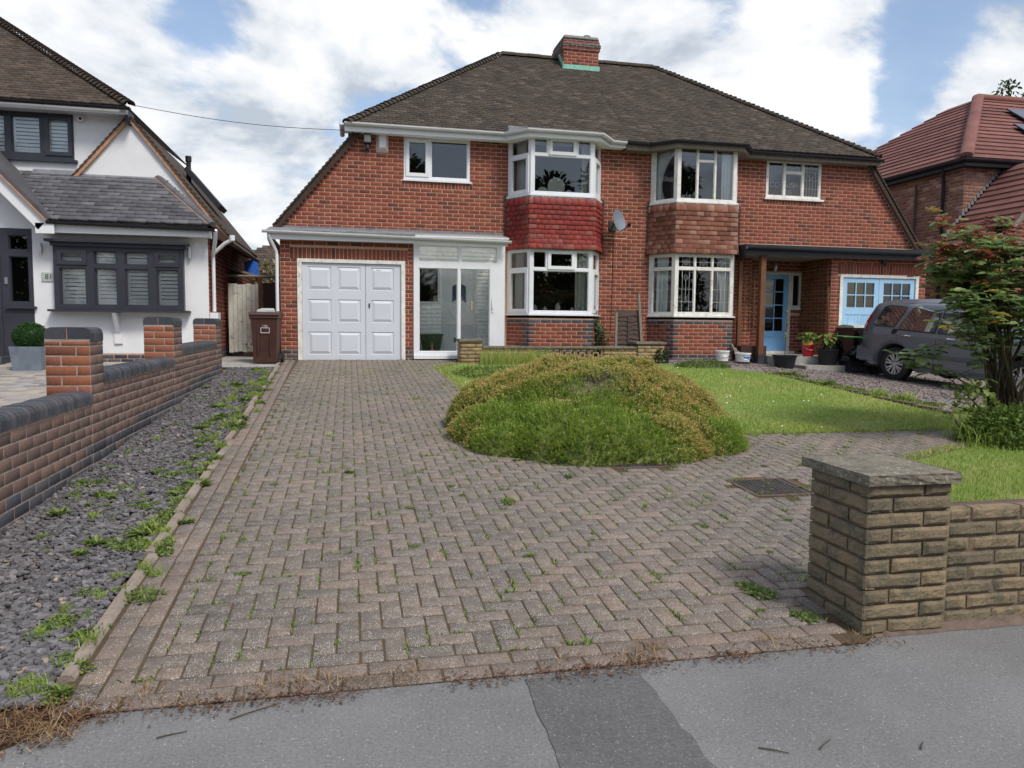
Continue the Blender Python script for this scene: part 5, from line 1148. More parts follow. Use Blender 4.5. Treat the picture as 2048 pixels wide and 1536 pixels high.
mb = MB(); mb.tube([(EX3, 16.9, 5.55), (15.05, 16.95, 5.4), (15.12, 17.0, 5.2), (15.12, 17.0, 2.2)], .045, 8); mb.build('downpipe', M['blackgut'], h3, smoothf=True)
mb = MB(); mb.tube([(15.14, 18.0, 5.35), (15.14, 18.0, 2.0)], .03, 8); mb.build('waste_pipe', M['rust'], h3, smoothf=True)
for k, (s, zz) in enumerate(((.56, 0), (.29, 0))):
    A = Vector((18.2 if k else 18.97, EY3+(RY3-EY3)*s, EZ3+(RZ3-EZ3)*s)); nf = Vector((0, -(RZ3-EZ3), RY3-EY3)).normalized(); upf = Vector((0, RY3-EY3, RZ3-EZ3)).normalized()
    A = A+nf*.10; mb = MB(); mb.extr([A, A+Vector((2.6, 0, 0)), A+Vector((2.6, 0, 0))+upf*1.0, A+upf*1.0], nf*.04); t = mb.build('solar_panel', M['solar'], None); tag(t, 'dark blue solar panel on the red roof, '+('lower of the two' if k else 'upper of the two'), 'solar panel', 'solar panels on the red roof')
# red tiled lower roof with stepped lead flashing and its brick gable
A, B = Vector((14.55, 0, 3.45)), Vector((16.45, 0, 5.55)); D = (B-A).normalized(); out = Vector((-D.z, 0, D.x))
mb = MB(); mb.extr([(q.x, 14.6, q.z) for q in (A, B, B+out*.04, A+out*.04)], (0, 1.78, 0)); lr3 = mb.build('lower_roof', M['redtile3'], h3, rnd=.4)
for k in range(13):
    a = A+D*(k*.215); mb = MB(); mb.extr([(q.x, 14.58, q.z) for q in (a+out*.05, a+D*.225+out*.04, a+D*.225+out*.055, a+out*.085)], (0, 1.79, 0)); mb.build('tile_course', M['redtile3'], lr3, rnd=random.random())
mb = MB(); mb.extr([(q.x, 14.54, q.z) for q in (A-out*.06, B-out*.06, B+out*.03, A+out*.03)], (0, .04, 0)); mb.build('verge_board', M['greywood'], h3)
for k in range(22): mb = MB(); a = A+D*(k*.125)+out*.06; F3.box(mb, a.x-.02, a.x+.16, .001, .02, a.z-.02, a.z+.17); mb.build('step_flashing', M['lead'], h3)
FQ = Fr((0, 14.65, 0), X_); mb = MB(); mb.quad(*[FQ.p(x, 0, z) for x, z in ((14.75, .3), (18.0, .3), (18.0, 3.6), (16.45, 5.5), (14.75, 3.6))]); w4 = mb.build('gable_wall', M['mortar_g'], h3, fix=False)
P3 = Pieces(); brickwork(P3, FQ, 1.5, 5.4, lambda z: (14.76+max(0, (z-3.65)*.905), 17.5), [], (M['brick'], M['brick'])); P3.emit(w4, 'brick', 120, restname='bricks')
# ------------------------------------------------------------------ boundary wall of 81 with piers
bw = thing('brick_boundary_wall', 'stepped brown brick garden wall with blue bullnose coping between the two drives', 'wall', (-2.25, 8.5, .3))
XR, XLw = -2.12, -2.335; FW8 = Fr((XR, 0, 0), (0, 1, 0))
secs = [(3.0, 6.90, .87), (7.20, 9.98, 1.02), (10.42, 13.0, 1.15)]; piers = [(6.88, 7.22, 1.40), (9.96, 10.44, 1.51), (12.98, 13.52, 1.51)]
mb = MB()
for y0, y1, zt in secs: mb.extr([(XLw, y0, -.1), (XR, y0, -.1), (XR, y0, zt-.10), (XLw, y0, zt-.10)], (0, y1-y0, 0))
for y0, y1, zt in piers: mb.box(-2.455, XR+.004, y0, y1, 0, zt-.10)
core = mb.build('wall_core', M['mortar_g'], bw); Pb = Pieces()
def blue8(y, z): return z < tz(0, y)+.165
for y0, y1, zt in secs: brickwork(Pb, FW8, .0, zt-.115, lambda z: (y0, y1), [], (M['brick_w'], M['bluebrick']), blue=blue8, t=.002)
for y0, y1, zt in piers:
    FWp = Fr((XR+.004, 0, 0), (0, 1, 0)); brickwork(Pb, FWp, .1, zt-.112, lambda z: (y0+.003, y1-.003), [], (M['brick_w'], M['bluebrick']), blue=blue8, t=.003)
    Ff = Fr((0, y0, 0), X_); brickwork(Pb, Ff, .1, zt-.112, lambda z: (-2.452, XR+.002), [], (M['brick_p'], M['bluebrick']), t=.004, phase=-2.452)
Pb.emit(core, 'brick', 300, restname='bricks')
# bullnose coping bricks on edge
def bull(w_, th, hgt, r):
    prof = [(-w_/2, 0), (-w_/2, hgt-r)]+[(-w_/2+r-r*math.cos(t), hgt-r+r*math.sin(t)) for t in np.linspace(.3, math.pi/2, 4)]+[(w_/2-r+r*math.sin(t), hgt-r+r*math.cos(t)) for t in np.linspace(0, math.pi/2-.3, 4)]+[(w_/2, hgt-r), (w_/2, 0)]
    mb = MB(); mb.extr([(x, 0, z) for x, z in prof], (0, th, 0)); return mb
mesh_c = [bull(.245, .0635, .105, .055).mesh('coping_brick', M['bluebrick'], rnd=r) for r in (.1, .3, .5, .65, .8)]
for y0, y1, zt in secs:
    n_ = int((y1-y0)/.075); st_ = (y1-y0)/n_
    for q in range(n_):
        o = mobj('coping_brick', random.choice(mesh_c), bw); o.location = ((XR+XLw)/2, y0+q*st_+.004, zt-.104+random.gauss(0, .0012))
    mb = MB(); mb.box(XLw+.01, XR-.01, y0, y1, zt-.11, zt-.03); mb.build('coping_bed', M['mortar_g'], bw)
for y0, y1, zt in piers:
    n_ = int((y1-y0)/.075); st_ = (y1-y0)/n_; 
    for q in range(n_):
        for (a, b) in ((-2.46, -2.293), (-2.283, XR+.012)):
            prof = [(a, 0), (b, 0)]; r = .05; h_ = .115
            if b > -2.2: prof += [(b, h_-r), (b-r*.3, h_-r*.3), (b-r, h_), (a, h_)]
            else: prof += [(b, h_), (a+r, h_), (a+r*.3, h_-r*.3), (a, h_-r)]
            mb = MB(); mb.extr([(x, y0+q*st_+.003, zt-.115+z) for x, z in prof], (0, st_-.007, 0)); mb.build('cap_brick', M['bluebrick'], bw, rnd=random.random()*.6)
    mb = MB(); mb.box(-2.44, XR-.01, y0+.01, y1-.01, zt-.12, zt-.012); mb.build('cap_bed', M['terracotta'], bw)
# ------------------------------------------------------------------ stone wall and pier at the footway
sw_ = thing('stone_wall', 'low buff stone garden wall with a capped pier at the driveway entrance', 'wall', (2.8, 3.1, 0))
PX0, PX1, PY0, PY1, PZ = 2.355, 2.82, 3.0, 3.46, .725
mb = MB(); mb.box(PX0+.02, PX1-.02, PY0+.02, PY1-.02, -.1, PZ); mb.box(PX1-.02, 9.6, PY0+.05, PY0+.20, -.1, .56); mb.build('wall_core', M['darkmortar'], sw_)
def rough_block(p0, u, n, Lx, H, name='stone_block', depth=.05, parent=sw_, c=.012, amp=.010, res=None, mat='stone'):
    """split-faced block: a grid face with uneven relief, sides going back into the joint"""
    nu = max(4, int(Lx/.022)); nv = 5; mb = MB(); u = Vector(u); n = Vector(n); wv = u.cross(-n); sd_ = random.random()*100; tilt = random.gauss(0, .004)
    from mathutils import noise as mn
    def fn(a, b):
        e_ = min(a*Lx, (1-a)*Lx, b*H, (1-b)*H); edge = smooth(e_/.008); x, z = (a-.5)*Lx, (b-.5)*H
        q = mn.noise(Vector((x*16+sd_, z*22, sd_)))*.6+mn.noise(Vector((x*45+sd_, z*60, 3)))*.4
        return Vector(p0)+u*x+wv*(z+mn.noise(Vector((x*9, sd_, b)))*.003)+n*((-.012+.012*edge)+edge*amp*q+tilt*x*4)
    mb.grid(fn, nu, nv); V = len(mb.v)
    def idx(a, b): return a*(nv+1)+b
    per = [idx(a, 0) for a in range(nu+1)]+[idx(nu, b) for b in range(1, nv+1)]+[idx(a, nv) for a in range(nu-1, -1, -1)]+[idx(0, b) for b in range(nv-1, 0, -1)]
    base = len(mb.v); mb.v += [tuple(Vector(mb.v[i])-n*depth) for i in per]; m = len(per)
    for k in range(m): j = (k+1) % m; mb.f.append((per[k], base+k, base+j, per[j]))
    return mb.build(name, M[mat], parent, rnd=random.random())
CB = .0735
for k in range(10):
    z = .005+k*CB+CB/2; H = CB-.010
    # front of the pier and, in the lower courses, the wall running on to the right
    if k % 2 == 0: fr_x = [PX0, PX0+.145, PX0+.465]
    else: fr_x = [PX0, PX0+.315, PX0+.465]
    xs_ = fr_x[:]
    if k < 8: 
        x = fr_x[-1]; x += (.30 if k % 2 == 0 else .15) 
        while x < 4.2: xs_.append(x); x += random.choice((.30, .31, .29, .155))
    for a, b in zip(xs_, xs_[1:]):
        back = 0 if a < PX1-.02 else .035
        rough_block((.5*(a+b), PY0+back, z), (1, 0, 0), (0, -1, 0), b-a-.010, H)
    sd = [(3.0, 3.30), (3.30, 3.46)] if k % 2 == 0 else [(3.0, 3.145), (3.145, 3.46)]
    for a, b in sd: rough_block((PX0, .5*(a+b)+.004, z), (0, -1, 0), (-1, 0, 0), b-a-.010, H)
for a in np.arange(4.3, 9.6, .31):
    for k in range(8): rough_block((a+(.15 if k % 2 else 0)+.15, PY0+.035, .005+k*CB+CB/2), (1, 0, 0), (0, -1, 0), .30, CB-.01)
from mathutils import noise as mnz
def slab(name, x0, x1, y0, y1, z0, z1, mat, parent, res=.03, amp=.008):
    mb = MB(); nx, nyy = max(3, int((x1-x0)/res)), max(3, int((y1-y0)/res))
    def edge(x, y, z): q = mnz.noise(Vector((x*22, y*22, z*22)))*amp; return q
    def top(a, b): x, y = x0+(x1-x0)*a, y0+(y1-y0)*b; e_ = min(a*(x1-x0), (1-a)*(x1-x0), b*(y1-y0), (1-b)*(y1-y0)); return Vector((x, y, z1-.006*(1-smooth(e_/.012))+mnz.noise(Vector((x*7, y*7, 1)))*.0015))
    mb.grid(top, nx, nyy)
    per = [(x0+(x1-x0)*a/nx, y0, 0, -1) for a in range(nx+1)]+[(x1, y0+(y1-y0)*b/nyy, 1, 0) for b in range(nyy+1)]+[(x1-(x1-x0)*a/nx, y1, 0, 1) for a in range(nx+1)]+[(x0, y1-(y1-y0)*b/nyy, -1, 0) for b in range(nyy+1)]
    rows = []
    for t in np.linspace(0, 1, 5):
        base = len(mb.v); rows.append(base)
        for (x, y, nx_, ny_) in per:
            o = edge(x, y, t*3)*math.sin(math.pi*t*.9+.15); zz = z1-.004+(z0-z1)*t; mb.v.append((x+nx_*o, y+ny_*o, zz))
    m = len(per)
    for r0, r1 in zip(rows, rows[1:]):
        for k in range(m): j = (k+1) % m; mb.f.append((r0+k, r1+k, r1+j, r0+j))
    mb.f.append(tuple(rows[-1]+k for k in range(m-1, -1, -1)))
    return mb.build(name, mat, parent)
slab('pier_cap', PX0-.015, PX1+.02, PY0-.02, PY1+.05, PZ+.008, PZ+.058, M['cap'], sw_, amp=.012)
mb = MB(); mb.box(PX1, 9.6, PY0+.045, PY0+.20, .558, .578); mb.build('coping', M['rust'], sw_)
mb = MB(); mb.grid(lambda a, b: Vector((2.42+7*a, 2.985+.06*b-.015*(1-b)*mnz.noise(Vector((a*40, 1, 1))), .002+.03*b+.012*b*mnz.noise(Vector((a*70, b*3, 4))))), 140, 4); mb.build('footing', M['darkmortar'], sw_, fix=False)
# ------------------------------------------------------------------ low wall with screen blocks in front of the bay of 83
lw = thing('low_stone_wall', 'low buff stone wall with pierced screen blocks in front of the bay window', 'wall', (4.3, 14.9, .65))
mb = MB(); mb.box(2.2, 2.62, 14.92, 15.3, .4, 1.10); mb.box(5.97, 6.55, 14.92, 15.3, .4, 1.06); mb.box(2.6, 3.72, 14.96, 15.08, .4, .97); mb.box(5.20, 5.98, 14.96, 15.08, .4, .97); mb.box(3.7, 5.22, 14.96, 15.08, .4, .70); mb.build('wall_core', M['darkmortar'], lw)
Pq = Pieces(); FLw = Fr((0, 14.955, 0), X_)
for f, xa, xb, z0, z1 in ((Fr((0, 14.915, 0), X_), 2.19, 2.63, .62, 1.11), (FLw, 2.63, 3.70, .62, .975), (FLw, 5.22, 5.97, .62, .975), (Fr((0, 14.915, 0), X_), 5.96, 6.56, .60, 1.07)):
    k = 0; z = z0
    while z < z1-.03:
        x = xa; 
        while x < xb-.02:
            ln = min(random.choice((.15, .30, .30)) if x > xa else (.30 if k % 2 else .15), xb-x)
            if xb-x-ln < .05: ln = xb-x
            Pq.add(f.p(x+ln/2, random.uniform(0, .006), z+.036), f.u, f.n, ln-.008, .064, .012, .01, .006, M['stone_b']); x += ln
        z += .0735; k += 1
Fsl = Fr((2.19, 15.31, 0), (0, -1, 0))
for k in range(7): Pq.add(Fsl.p(.2, 0, .62+k*.0735+.036), Fsl.u, Fsl.n, .38, .064, .012, .01, .006, M['stone_b'])
Pq.emit(lw, 'stone_block', 200)
for (a, b, z) in ((2.15, 2.67, 1.11), (5.92, 6.60, 1.07)): slab('pier_cap', a, b, 14.87, 15.34, z+.004, z+.048, M['cap'], lw, amp=.008)
x = 2.64
while x < 5.95: slab('coping', x, min(x+.55, 5.95), 14.91, 15.13, .98, 1.018, M['cap'], lw, amp=.006); x += .555
# screen blocks: square frames with a square in the middle joined by arms
for k in range(5):
    bx0 = 3.705+k*.30; f = FLw; z0, s = .685, .29; mb = MB(); c = bx0+s/2; zc = z0+s/2; q = .026
    f.holes(mb, bx0, bx0+s, z0, z0+s, [(bx0+q, bx0+s-q, z0+q, z0+s-q)], -.09, .0)
    f.holes(mb, c-.065, c+.065, zc-.065, zc+.065, [(c-.04, c+.04, zc-.04, zc+.04)], -.088, -.002)
    for (a_, b_, c_, d_) in ((c-.013, c+.013, zc+.065, z0+s-q), (c-.013, c+.013, z0+q, zc-.065), (bx0+q, c-.065, zc-.013, zc+.013), (c+.065, bx0+s-q, zc-.013, zc+.013)): f.box(mb, a_, b_, -.086, -.004, c_, d_)
    mb.build('screen_block', M['stone_b'], lw)
# ------------------------------------------------------------------ things around the houses
def wheelie(label, loc, rz, body, lid, wheels_front=False, h=.95):
    t = thing('wheelie_bin', label, 'bin', loc, rz); mb = MB(); rings = []
    for z, w_, d_ in ((.02, .20, .20), (.12, .205, .21), (h-.10, .245, .27), (h-.09, .265, .29), (h-.03, .265, .29)): rings.append([(-w_, -d_, z), (w_, -d_, z), (w_, d_, z), (-w_, d_, z)])
    for a, b in zip(rings, rings[1:]):
        for q in range(4): mb.quad(a[q], a[(q+1) % 4], b[(q+1) % 4], b[q])
    mb.quad(*rings[0]); mb.quad(*rings[-1]); bo = mb.build('body', body, t, local=True)
    mb = MB(); mb.extr([(-.275, -.31, h-.03), (-.275, .30, h-.03), (-.275, .30, h+.01), (-.275, .05, h+.045), (-.275, -.28, h+.015)], (.55, 0, 0)); mb.build('lid', lid, t, local=True)
    mb = MB(); mb.tube([(-.2, .36, h-.02), (.2, .36, h-.02)], .016, 8); mb.tube([(-.2, .36, h-.02), (-.2, .28, h-.02)], .016, 6); mb.tube([(.2, .36, h-.02), (.2, .28, h-.02)], .016, 6); mb.build('handle', body, t, local=True)
    for s in (-1, 1):
        mb = MB(); mb.v = []; mb.lathe([(.001, -.03), (.07, -.03), (.10, -.025), (.105, 0), (.10, .025), (.07, .03), (.001, .03)], 18, (0, 0, 0), 'y'); mb.v = [(v[1]+s*.25, v[0]+.22, v[2]+.10) for v in mb.v]; mb.build('wheel', M['tyre'], t, local=True, smoothf=True)
    for x in (-.11, .11): mb = MB(); mb.box(x-.012, x+.012, -.262, -.245, .2, h-.15); mb.build('rib', body, t, local=True)
    return t
zb = tz(-1.5, 15.0)
bb = wheelie('brown wheelie bin with grey items on its lid beside the garage', (-1.53, 15.02, zb), math.radians(-4), M['binbrown'], M['binbrown'])
Fbn = Fr((-1.53, 15.02-.26, zb), (1, 0, 0)); mb = MB(); Fbn.holes(mb, -.08, .08, .58, .68, [(-.072, .072, .588, .672)], .0, .006); mb.build('label_outline', M['textwhite'], bb); text('bin_number', '1131', .05, Fbn, 0, .71, .004, M['textwhite'], bb)
mb = MB(); mb.extr([(-1.68, 14.80, zb+.975), (-1.35, 14.80, zb+.975), (-1.40, 15.1, zb+1.02), (-1.62, 15.1, zb+1.02)], (0, 0, .03)); tag(mb.build('folded_lid', M['lidgrey']), 'flat grey plastic lid lying on top of the brown bin', 'lid')
# gate, dark fence
gt = thing('garden_gate', 'worn white ledged plank gate between the two houses', 'gate', (-2.2, 17, .72)); x = -2.50
for k in range(7):
    wd = random.uniform(.078, .10); mb = MB(); mb.box(x, x+wd-.006, 17.0+random.uniform(-.004, .004), 17.022, .80+random.uniform(0, .03), 2.27+random.uniform(-.02, .01)); mb.build('plank', M['gatewhite'], gt); x += wd
for z in (1.0, 1.6, 2.1): mb = MB(); mb.box(-2.5, x, 17.025, 17.05, z, z+.09); mb.build('ledge', M['gatewhite'], gt)
for xx in (-2.15, -2.05, -1.97): mb = MB(); mb.lathe([(.001, -.008), (.016, -.006), (.016, .004)], 10, (xx, 16.99, .98), 'y'); mb.build('bolt', M['black'], gt)
fp = thing('fence_panel', 'dark brown close boarded fence panel with a red brown post beside the gate', 'fence', (-1.6, 17.05, .72)); mb = MB(); mb.box(-1.89, -1.81, 17.0, 17.08, .6, 2.42); mb.build('post', M['timber'], fp); x = -1.80
for k in range(5): mb = MB(); mb.box(x, x+.108, 17.04+.004*(k % 2), 17.06, .7, 2.30); mb.build('board', M['darkfence'], fp); x += .11
mb = MB(); mb.tube([(-2.7, 17.3, 2.45), (-1.2, 17.35, 2.44)], .03, 6); tag(mb.build('pole', M['greywood']), 'weathered horizontal pole above the white gate', 'pole')
# satellite dish, alarm box, flood light, cable
t = thing('satellite_dish', 'grey satellite dish on the brick wall between the bays', 'satellite dish', (5.8, 16.2, 3.7)); n_ = Vector((.50, -.82, .24)).normalized(); u_ = n_.cross(Vector((0, 0, 1))).normalized(); v_ = u_.cross(n_); c = Vector((5.80, 15.86, 3.74))
mb = MB(); rad = 10
for side_ in (0, 1):
    b0 = len(mb.v)
    for r in range(6):
        for q in range(24): a = 6.283*q/24; rr = r/5*.225; mb.v.append(tuple(c + u_*(rr*.92*math.cos(a)) + v_*(rr*1.12*math.sin(a)) + n_*((rr/.225)**2*.05 - side_*.008)))
    for r in range(5):
        for q in range(24): j = (q+1) % 24; mb.f.append((b0+r*24+q, b0+r*24+j, b0+(r+1)*24+j, b0+(r+1)*24+q))
mb.build('dish', M['dishgrey'], t, smoothf=True, fix=False)
mb = MB(); tip = c+n_*.32-v_*.20; mb.tube([c-v_*.24+n_*.03, tip], .012, 6); mb.tube([tip+v_*.04, tip+v_*.02-n_*.07], .028, 8); mb.build('feed_arm', M['black'], t)
mb = MB(); mb.tube([c-n_*.01, c-n_*.08, (5.80, 16.19, 3.66)], .018, 8); mb.box(5.72, 5.88, 16.17, 16.195, 3.56, 3.76); mb.build('bracket', M['bingrey'], t)
mb = MB(); mb.tube([(5.82, 16.17, 3.56), (5.83, 16.185, 3.0), (5.82, 16.185, 2.2), (5.80, 16.185, 1.3)], .006, 5); mb.build('cable', M['black'], t)
t = thing('alarm_box', 'pale pink and white burglar alarm box under the white gutter', 'alarm box', (.71, 16.18, 5.18)); mb = MB(); P0 = [FU.p(x, .012, z) for x, z in ((.59, 5.0), (.84, 5.0), (.84, 5.36), (.59, 5.36))]; P1 = [FU.p(x, .075, z) for x, z in ((.65, 5.08), (.78, 5.08), (.80, 5.36), (.63, 5.36))]
for q in range(4): mb.quad(P0[q], P0[(q+1) % 4], P1[(q+1) % 4], P1[q])
mb.quad(*P1); mb.build('cover', plain('pink_alarm', (.62, .47, .45), .5, .08, 9), t); mb = MB(); FU.box(mb, .655, .785, .076, .082, 5.10, 5.35); mb.build('front', M['upvc'], t); mb = MB(); FU.box(mb, .70, .725, .083, .088, 5.20, 5.22); mb.build('badge', M['steel'], t)
t = thing('flood_light', 'grey flood light with motion sensor at the gable edge', 'light', (.42, 16.18, 5.2)); mb = MB(); FU.box(mb, .33, .49, .03, .13, 5.16, 5.34); mb.build('head', M['bingrey'], t); mb = MB(); FU.box(mb, .345, .475, .131, .136, 5.18, 5.32); mb.build('lens', M['lidgrey'], t); mb = MB(); mb.lathe([(.001, -.06), (.035, -.05), (.04, 0), (.02, .03)], 12, (.41, 16.10, 5.10)); mb.build('sensor', M['bingrey'], t, smoothf=True); mb = MB(); FU.box(mb, .38, .44, .0, .04, 5.02, 5.18); mb.build('bracket', M['bingrey'], t)
mb = MB(); mb.tube([Vector((-4.1, 16.1, 5.62)).lerp(Vector((.0, 16.15, 5.40)), s) - Vector((0, 0, .10*math.sin(math.pi*s))) for s in np.linspace(0, 1, 14)], .006, 5); tag(mb.build('overhead_cable', M['black']), 'thin black cable strung from the white house to the brick gable', 'cable')
t = thing('security_light', 'small dark security light above the blue garage doors', 'light', (12.3, 15.58, 3.0)); mb = MB(); FG.box(mb, 12.27, 12.37, .01, .10, 2.97, 3.05); mb.build('head', M['bingrey'], t); mb = MB(); mb.lathe([(.001, -.03), (.025, -.02), (.03, .02)], 10, (12.32, 15.51, 2.95)); mb.build('sensor', M['black'], t, smoothf=True)
# ornaments on the window boards of the bays
zz = 4.235; fB = frs1[1][0]
for x, w_, h_, lab in ((.30, .11, .15, 'small oval mirror beside the big mirror in the upper bay'), (.60, .19, .36, 'large pale oval dressing mirror in the upper bay'), (.88, .07, .11, 'smallest oval mirror at the right of the upper bay mirrors')):
    t = thing('dressing_mirror', lab, 'mirror', fB.p(x, -.16, zz), group='mirrors in the upper bay'); mb = MB(); mb.extr([fB.p(x+w_*math.cos(a), -.15, zz+max(0.0, h_*.45+h_*.55*math.sin(a))) for a in np.linspace(-.6, math.pi+.6, 22)], fB.n*-.012); mb.build('back', M['oatdish'], t)
for x in (.42, .76): mb = MB(); mb.lathe([(.02, 0), (.012, .02), (.01, .15), (.018, .16), (.001, .17)], 10, fB.p(x, -.14, zz)); tag(mb.build('candlestick', M['potwhite'], smoothf=True), 'white candlestick in the upper bay window', 'candlestick', 'candlesticks in the upper bay')
zz = 1.722
def urn(x, h_, w_, mat, lab, grp):
    t = thing('ornament', lab, 'ornament', fB.p(x, -.12, zz), group=grp); mb = MB(); mb.lathe([(.55*w_, 0), (.9*w_, .25*h_), (w_, .55*h_), (.75*w_, .78*h_), (.45*w_, .84*h_)], 16, fB.p(x, -.12, zz)); mb.build('jar', mat, t, smoothf=True); mb = MB(); mb.lathe([(.5*w_, .84*h_), (.42*w_, .92*h_), (.12*w_, .96*h_), (.12*w_, h_), (.001, h_)], 14, fB.p(x, -.12, zz)); mb.build('lid', mat, t, smoothf=True)
urn(.15, .17, .055, M['potblue'], 'blue and white lidded jar in the lower bay window', 'blue jars in the lower bay'); urn(1.22, .16, .055, M['potblue'], 'blue and white lidded jar in the lower bay window', 'blue jars in the lower bay')
urn(.66, .21, .062, M['potwhite'], 'tall white patterned ginger jar in the lower bay window', None); urn(.38, .13, .045, M['potwhite'], 'small white lidded pot in the lower bay window', 'white pots in the lower bay'); urn(.98, .12, .045, M['potwhite'], 'small white lidded pot in the lower bay window', 'white pots in the lower bay')
# plant pot inside the porch
t = thing('plant_pot', 'dark green plant pot standing in the glazed porch', 'pot', (1.72, 15.95, .8)); mb = MB(); mb.lathe([(.001, 0), (.16, 0), (.20, .15), (.24, .40), (.26, .40), (.26, .44), (.23, .44), (.21, .36), (.001, .34)], 20, (1.72, 15.98, .80)); mb.build('pot', plain('green_pot', (.03, .075, .05), .5, .1, 5), t, smoothf=True)
mb = MB(); mb.lathe([(.001, 0), (.05, .03), (.035, .10), (.02, .16), (.035, .20), (.02, .25), (.001, .27)], 10, (1.70, 15.70, .80)); tag(mb.build('figurine', M['terracotta'], smoothf=True), 'small buff figurine in front of the green porch pot', 'figurine')
mb = MB(); FG.box(mb, 2.72, 2.86, -.10, -.09, 1.60, 1.72); tag(mb.build('notice', M['upvc']), 'white card stuck inside the porch door glass', 'notice')
# leaning bit of old fence panel
t = thing('broken_fence_panel', 'weathered dark waney fence panel with a leaning post between the bays', 'fence', (5.9, 15.4, .7)); z = .75; k = 0
while z < 1.70:
    mb = MB(); hh = random.uniform(.085, .11); sd_ = random.random()*9
    mb.grid(lambda a, b: Vector((5.62+.60*a, 15.40-.02*(1-b)+.004*math.sin(a*9+sd_), z+(hh+.03)*b+(.012*math.sin(a*7+sd_)+.01*math.sin(a*17+sd_))*(1-b))), 14, 2); mb.build('slat', M['oldfence'], t, fix=False); z += hh
for x, lean, zt in ((5.61, 0, 1.74), (6.23, -.12, 2.14)): mb = MB(); mb.extr([(x, 15.34, .66), (x+.05, 15.34, .66), (x+.05, 15.39, .66), (x, 15.39, .66)], (lean if lean else .0, 0, zt-.66)); mb.build('post', M['greywood'], t)
mb = MB(); mb.box(5.90, 5.935, 15.365, 15.38, .75, 1.68); mb.build('batten', M['oldfence'], t)
# neighbour's porch timber post and trellises
t = thing('porch_post', 'square brown timber post holding up the neighbour porch roof', 'post', (9.13, 15.48, .6)); mb = MB(); mb.box(9.07, 9.19, 15.42, 15.54, .80, 3.06); mb.build('shaft', M['timber'], t); mb = MB(); mb.box(9.05, 9.21, 15.40, 15.56, .60, .83); mb.build('shoe', M['bingrey'], t)
def trellis(label, fr, x0, x1, z0, z1, nx, nz, y, mat):
    t = thing('trellis', label, 'trellis', fr.p((x0+x1)/2, y, z0))
    for k in range(nx): x = x0+(x1-x0)*k/(nx-1); mb = MB(); fr.box(mb, x-.012, x+.012, y, y+.012, z0, z1); mb.build('upright', mat, t)
    for k in range(nz): z = z0+.01+(z1-z0-.02)*k/(nz-1); mb = MB(); fr.box(mb, x0-.012, x1+.012, y+.0125, y+.024, z-.012, z+.012); mb.build('crosspiece', mat, t)
trellis('light brown square trellis on the side wall of the porch recess', FS, .10, 1.12, 1.25, 3.0, 8, 13, .03, M['trellis'])
trellis('dark brown square trellis beside the timber porch post', Fr((0, 15.75, 0), X_), 8.86, 9.22, 1.35, 2.75, 4, 11, .0, M['timber'])
t = thing('timber_trough', 'dark brown timber trough at the foot of the porch post', 'trough', (9.0, 15.6, .8)); mb = MB()
mb.box(8.72, 9.36, 15.58, 15.62, .72, 1.02); mb.box(8.72, 9.36, 15.90, 15.94, .72, 1.02); mb.box(8.72, 8.76, 15.62, 15.90, .72, 1.02); mb.box(9.32, 9.36, 15.62, 15.90, .72, 1.02); mb.build('sides', M['darkfence'], t); mb = MB(); mb.box(8.70, 8.78, 15.72, 15.80, 1.0, 2.95); mb.build('upright', M['timber'], t)
# tubs, pots, crates, bins in front of the neighbour's house
def tub(label, x, y, r, h_, mat, band=None, group=None, z=None):
    z = tz(x, y) if z is None else z; t = thing('plastic_tub', label, 'tub', (x, y, z), group=group); mb = MB(); mb.lathe([(.001, 0), (r*.82, 0), (r*.96, h_*.86), (r*1.05, h_*.86), (r*1.05, h_), (r*.95, h_), (r*.85, h_*.1), (.001, h_*.1)], 22, (x, y, z)); mb.build('body', mat, t, smoothf=True)
    mb = MB(); mb.tube([(x+r*1.03*math.cos(a), y+r*1.03*math.sin(a)-.0, z+h_*.9-.10*abs(math.sin(a))*r/.15) for a in np.linspace(math.pi, 2*math.pi, 12)], .005, 5); mb.build('handle', M['steel'], t)
    if band: mb = MB(); mb.lathe([(r*(.82+.14*f/.86)+.004, h_*f) for f in band[0]], 22, (x, y, z)); mb.build('band', band[1], t, smoothf=True)
    return t
tub('white plastic tub with a bare front by the brown tiled bay', 8.02, 15.12, .15, .26, M['white_pl'], ((.0, .12), M['bingrey']), 'white tubs by the bay'); tub('white plastic tub with a dark printed band next to the boards', 8.50, 15.10, .17, .24, M['white_pl'], ((.0, .20), M['bingrey']), 'white tubs by the bay')
Ft = Fr((8.50, 15.10-.155, tz(8.5, 15.1)), X_); mb = MB(); Ft.box(mb, -.06, .02, 0, .006, .12, .16); Ft.box(mb, .02, .09, 0, .006, .125, .165); tag(mb.build('tub_label', M['bluetarp']), 'small blue printed label on the second white tub', 'label')
tub('red plastic bucket on the step by the blue door', 10.25, 15.30, .14, .26, M['red_pl'], z=.80)
def blackpot(label, x, y, z, r, h_):
    t = thing('plant_pot', label, 'pot', (x, y, z)); mb = MB(); mb.lathe([(.001, 0), (r*.75, 0), (r*.95, h_*.9), (r, h_*.9), (r, h_), (r*.93, h_), (r*.85, h_*.75), (.001, h_*.75)], 22, (x, y, z)); mb.build('pot', M['black'], t, smoothf=True); mb = MB(); mb.lathe([(.001, h_*.8), (r*.86, h_*.8)], 16, (x, y, z)); mb.build('compost', M['soil'], t); return t
blackpot('wide black plastic pot with a thin bare stem in front of the blue door', 9.28, 14.70, tz(9.28, 14.7), .26, .28)
blackpot('black plastic pot holding a leafy young plant with a cane', 10.45, 14.86, .62, .23, .36)
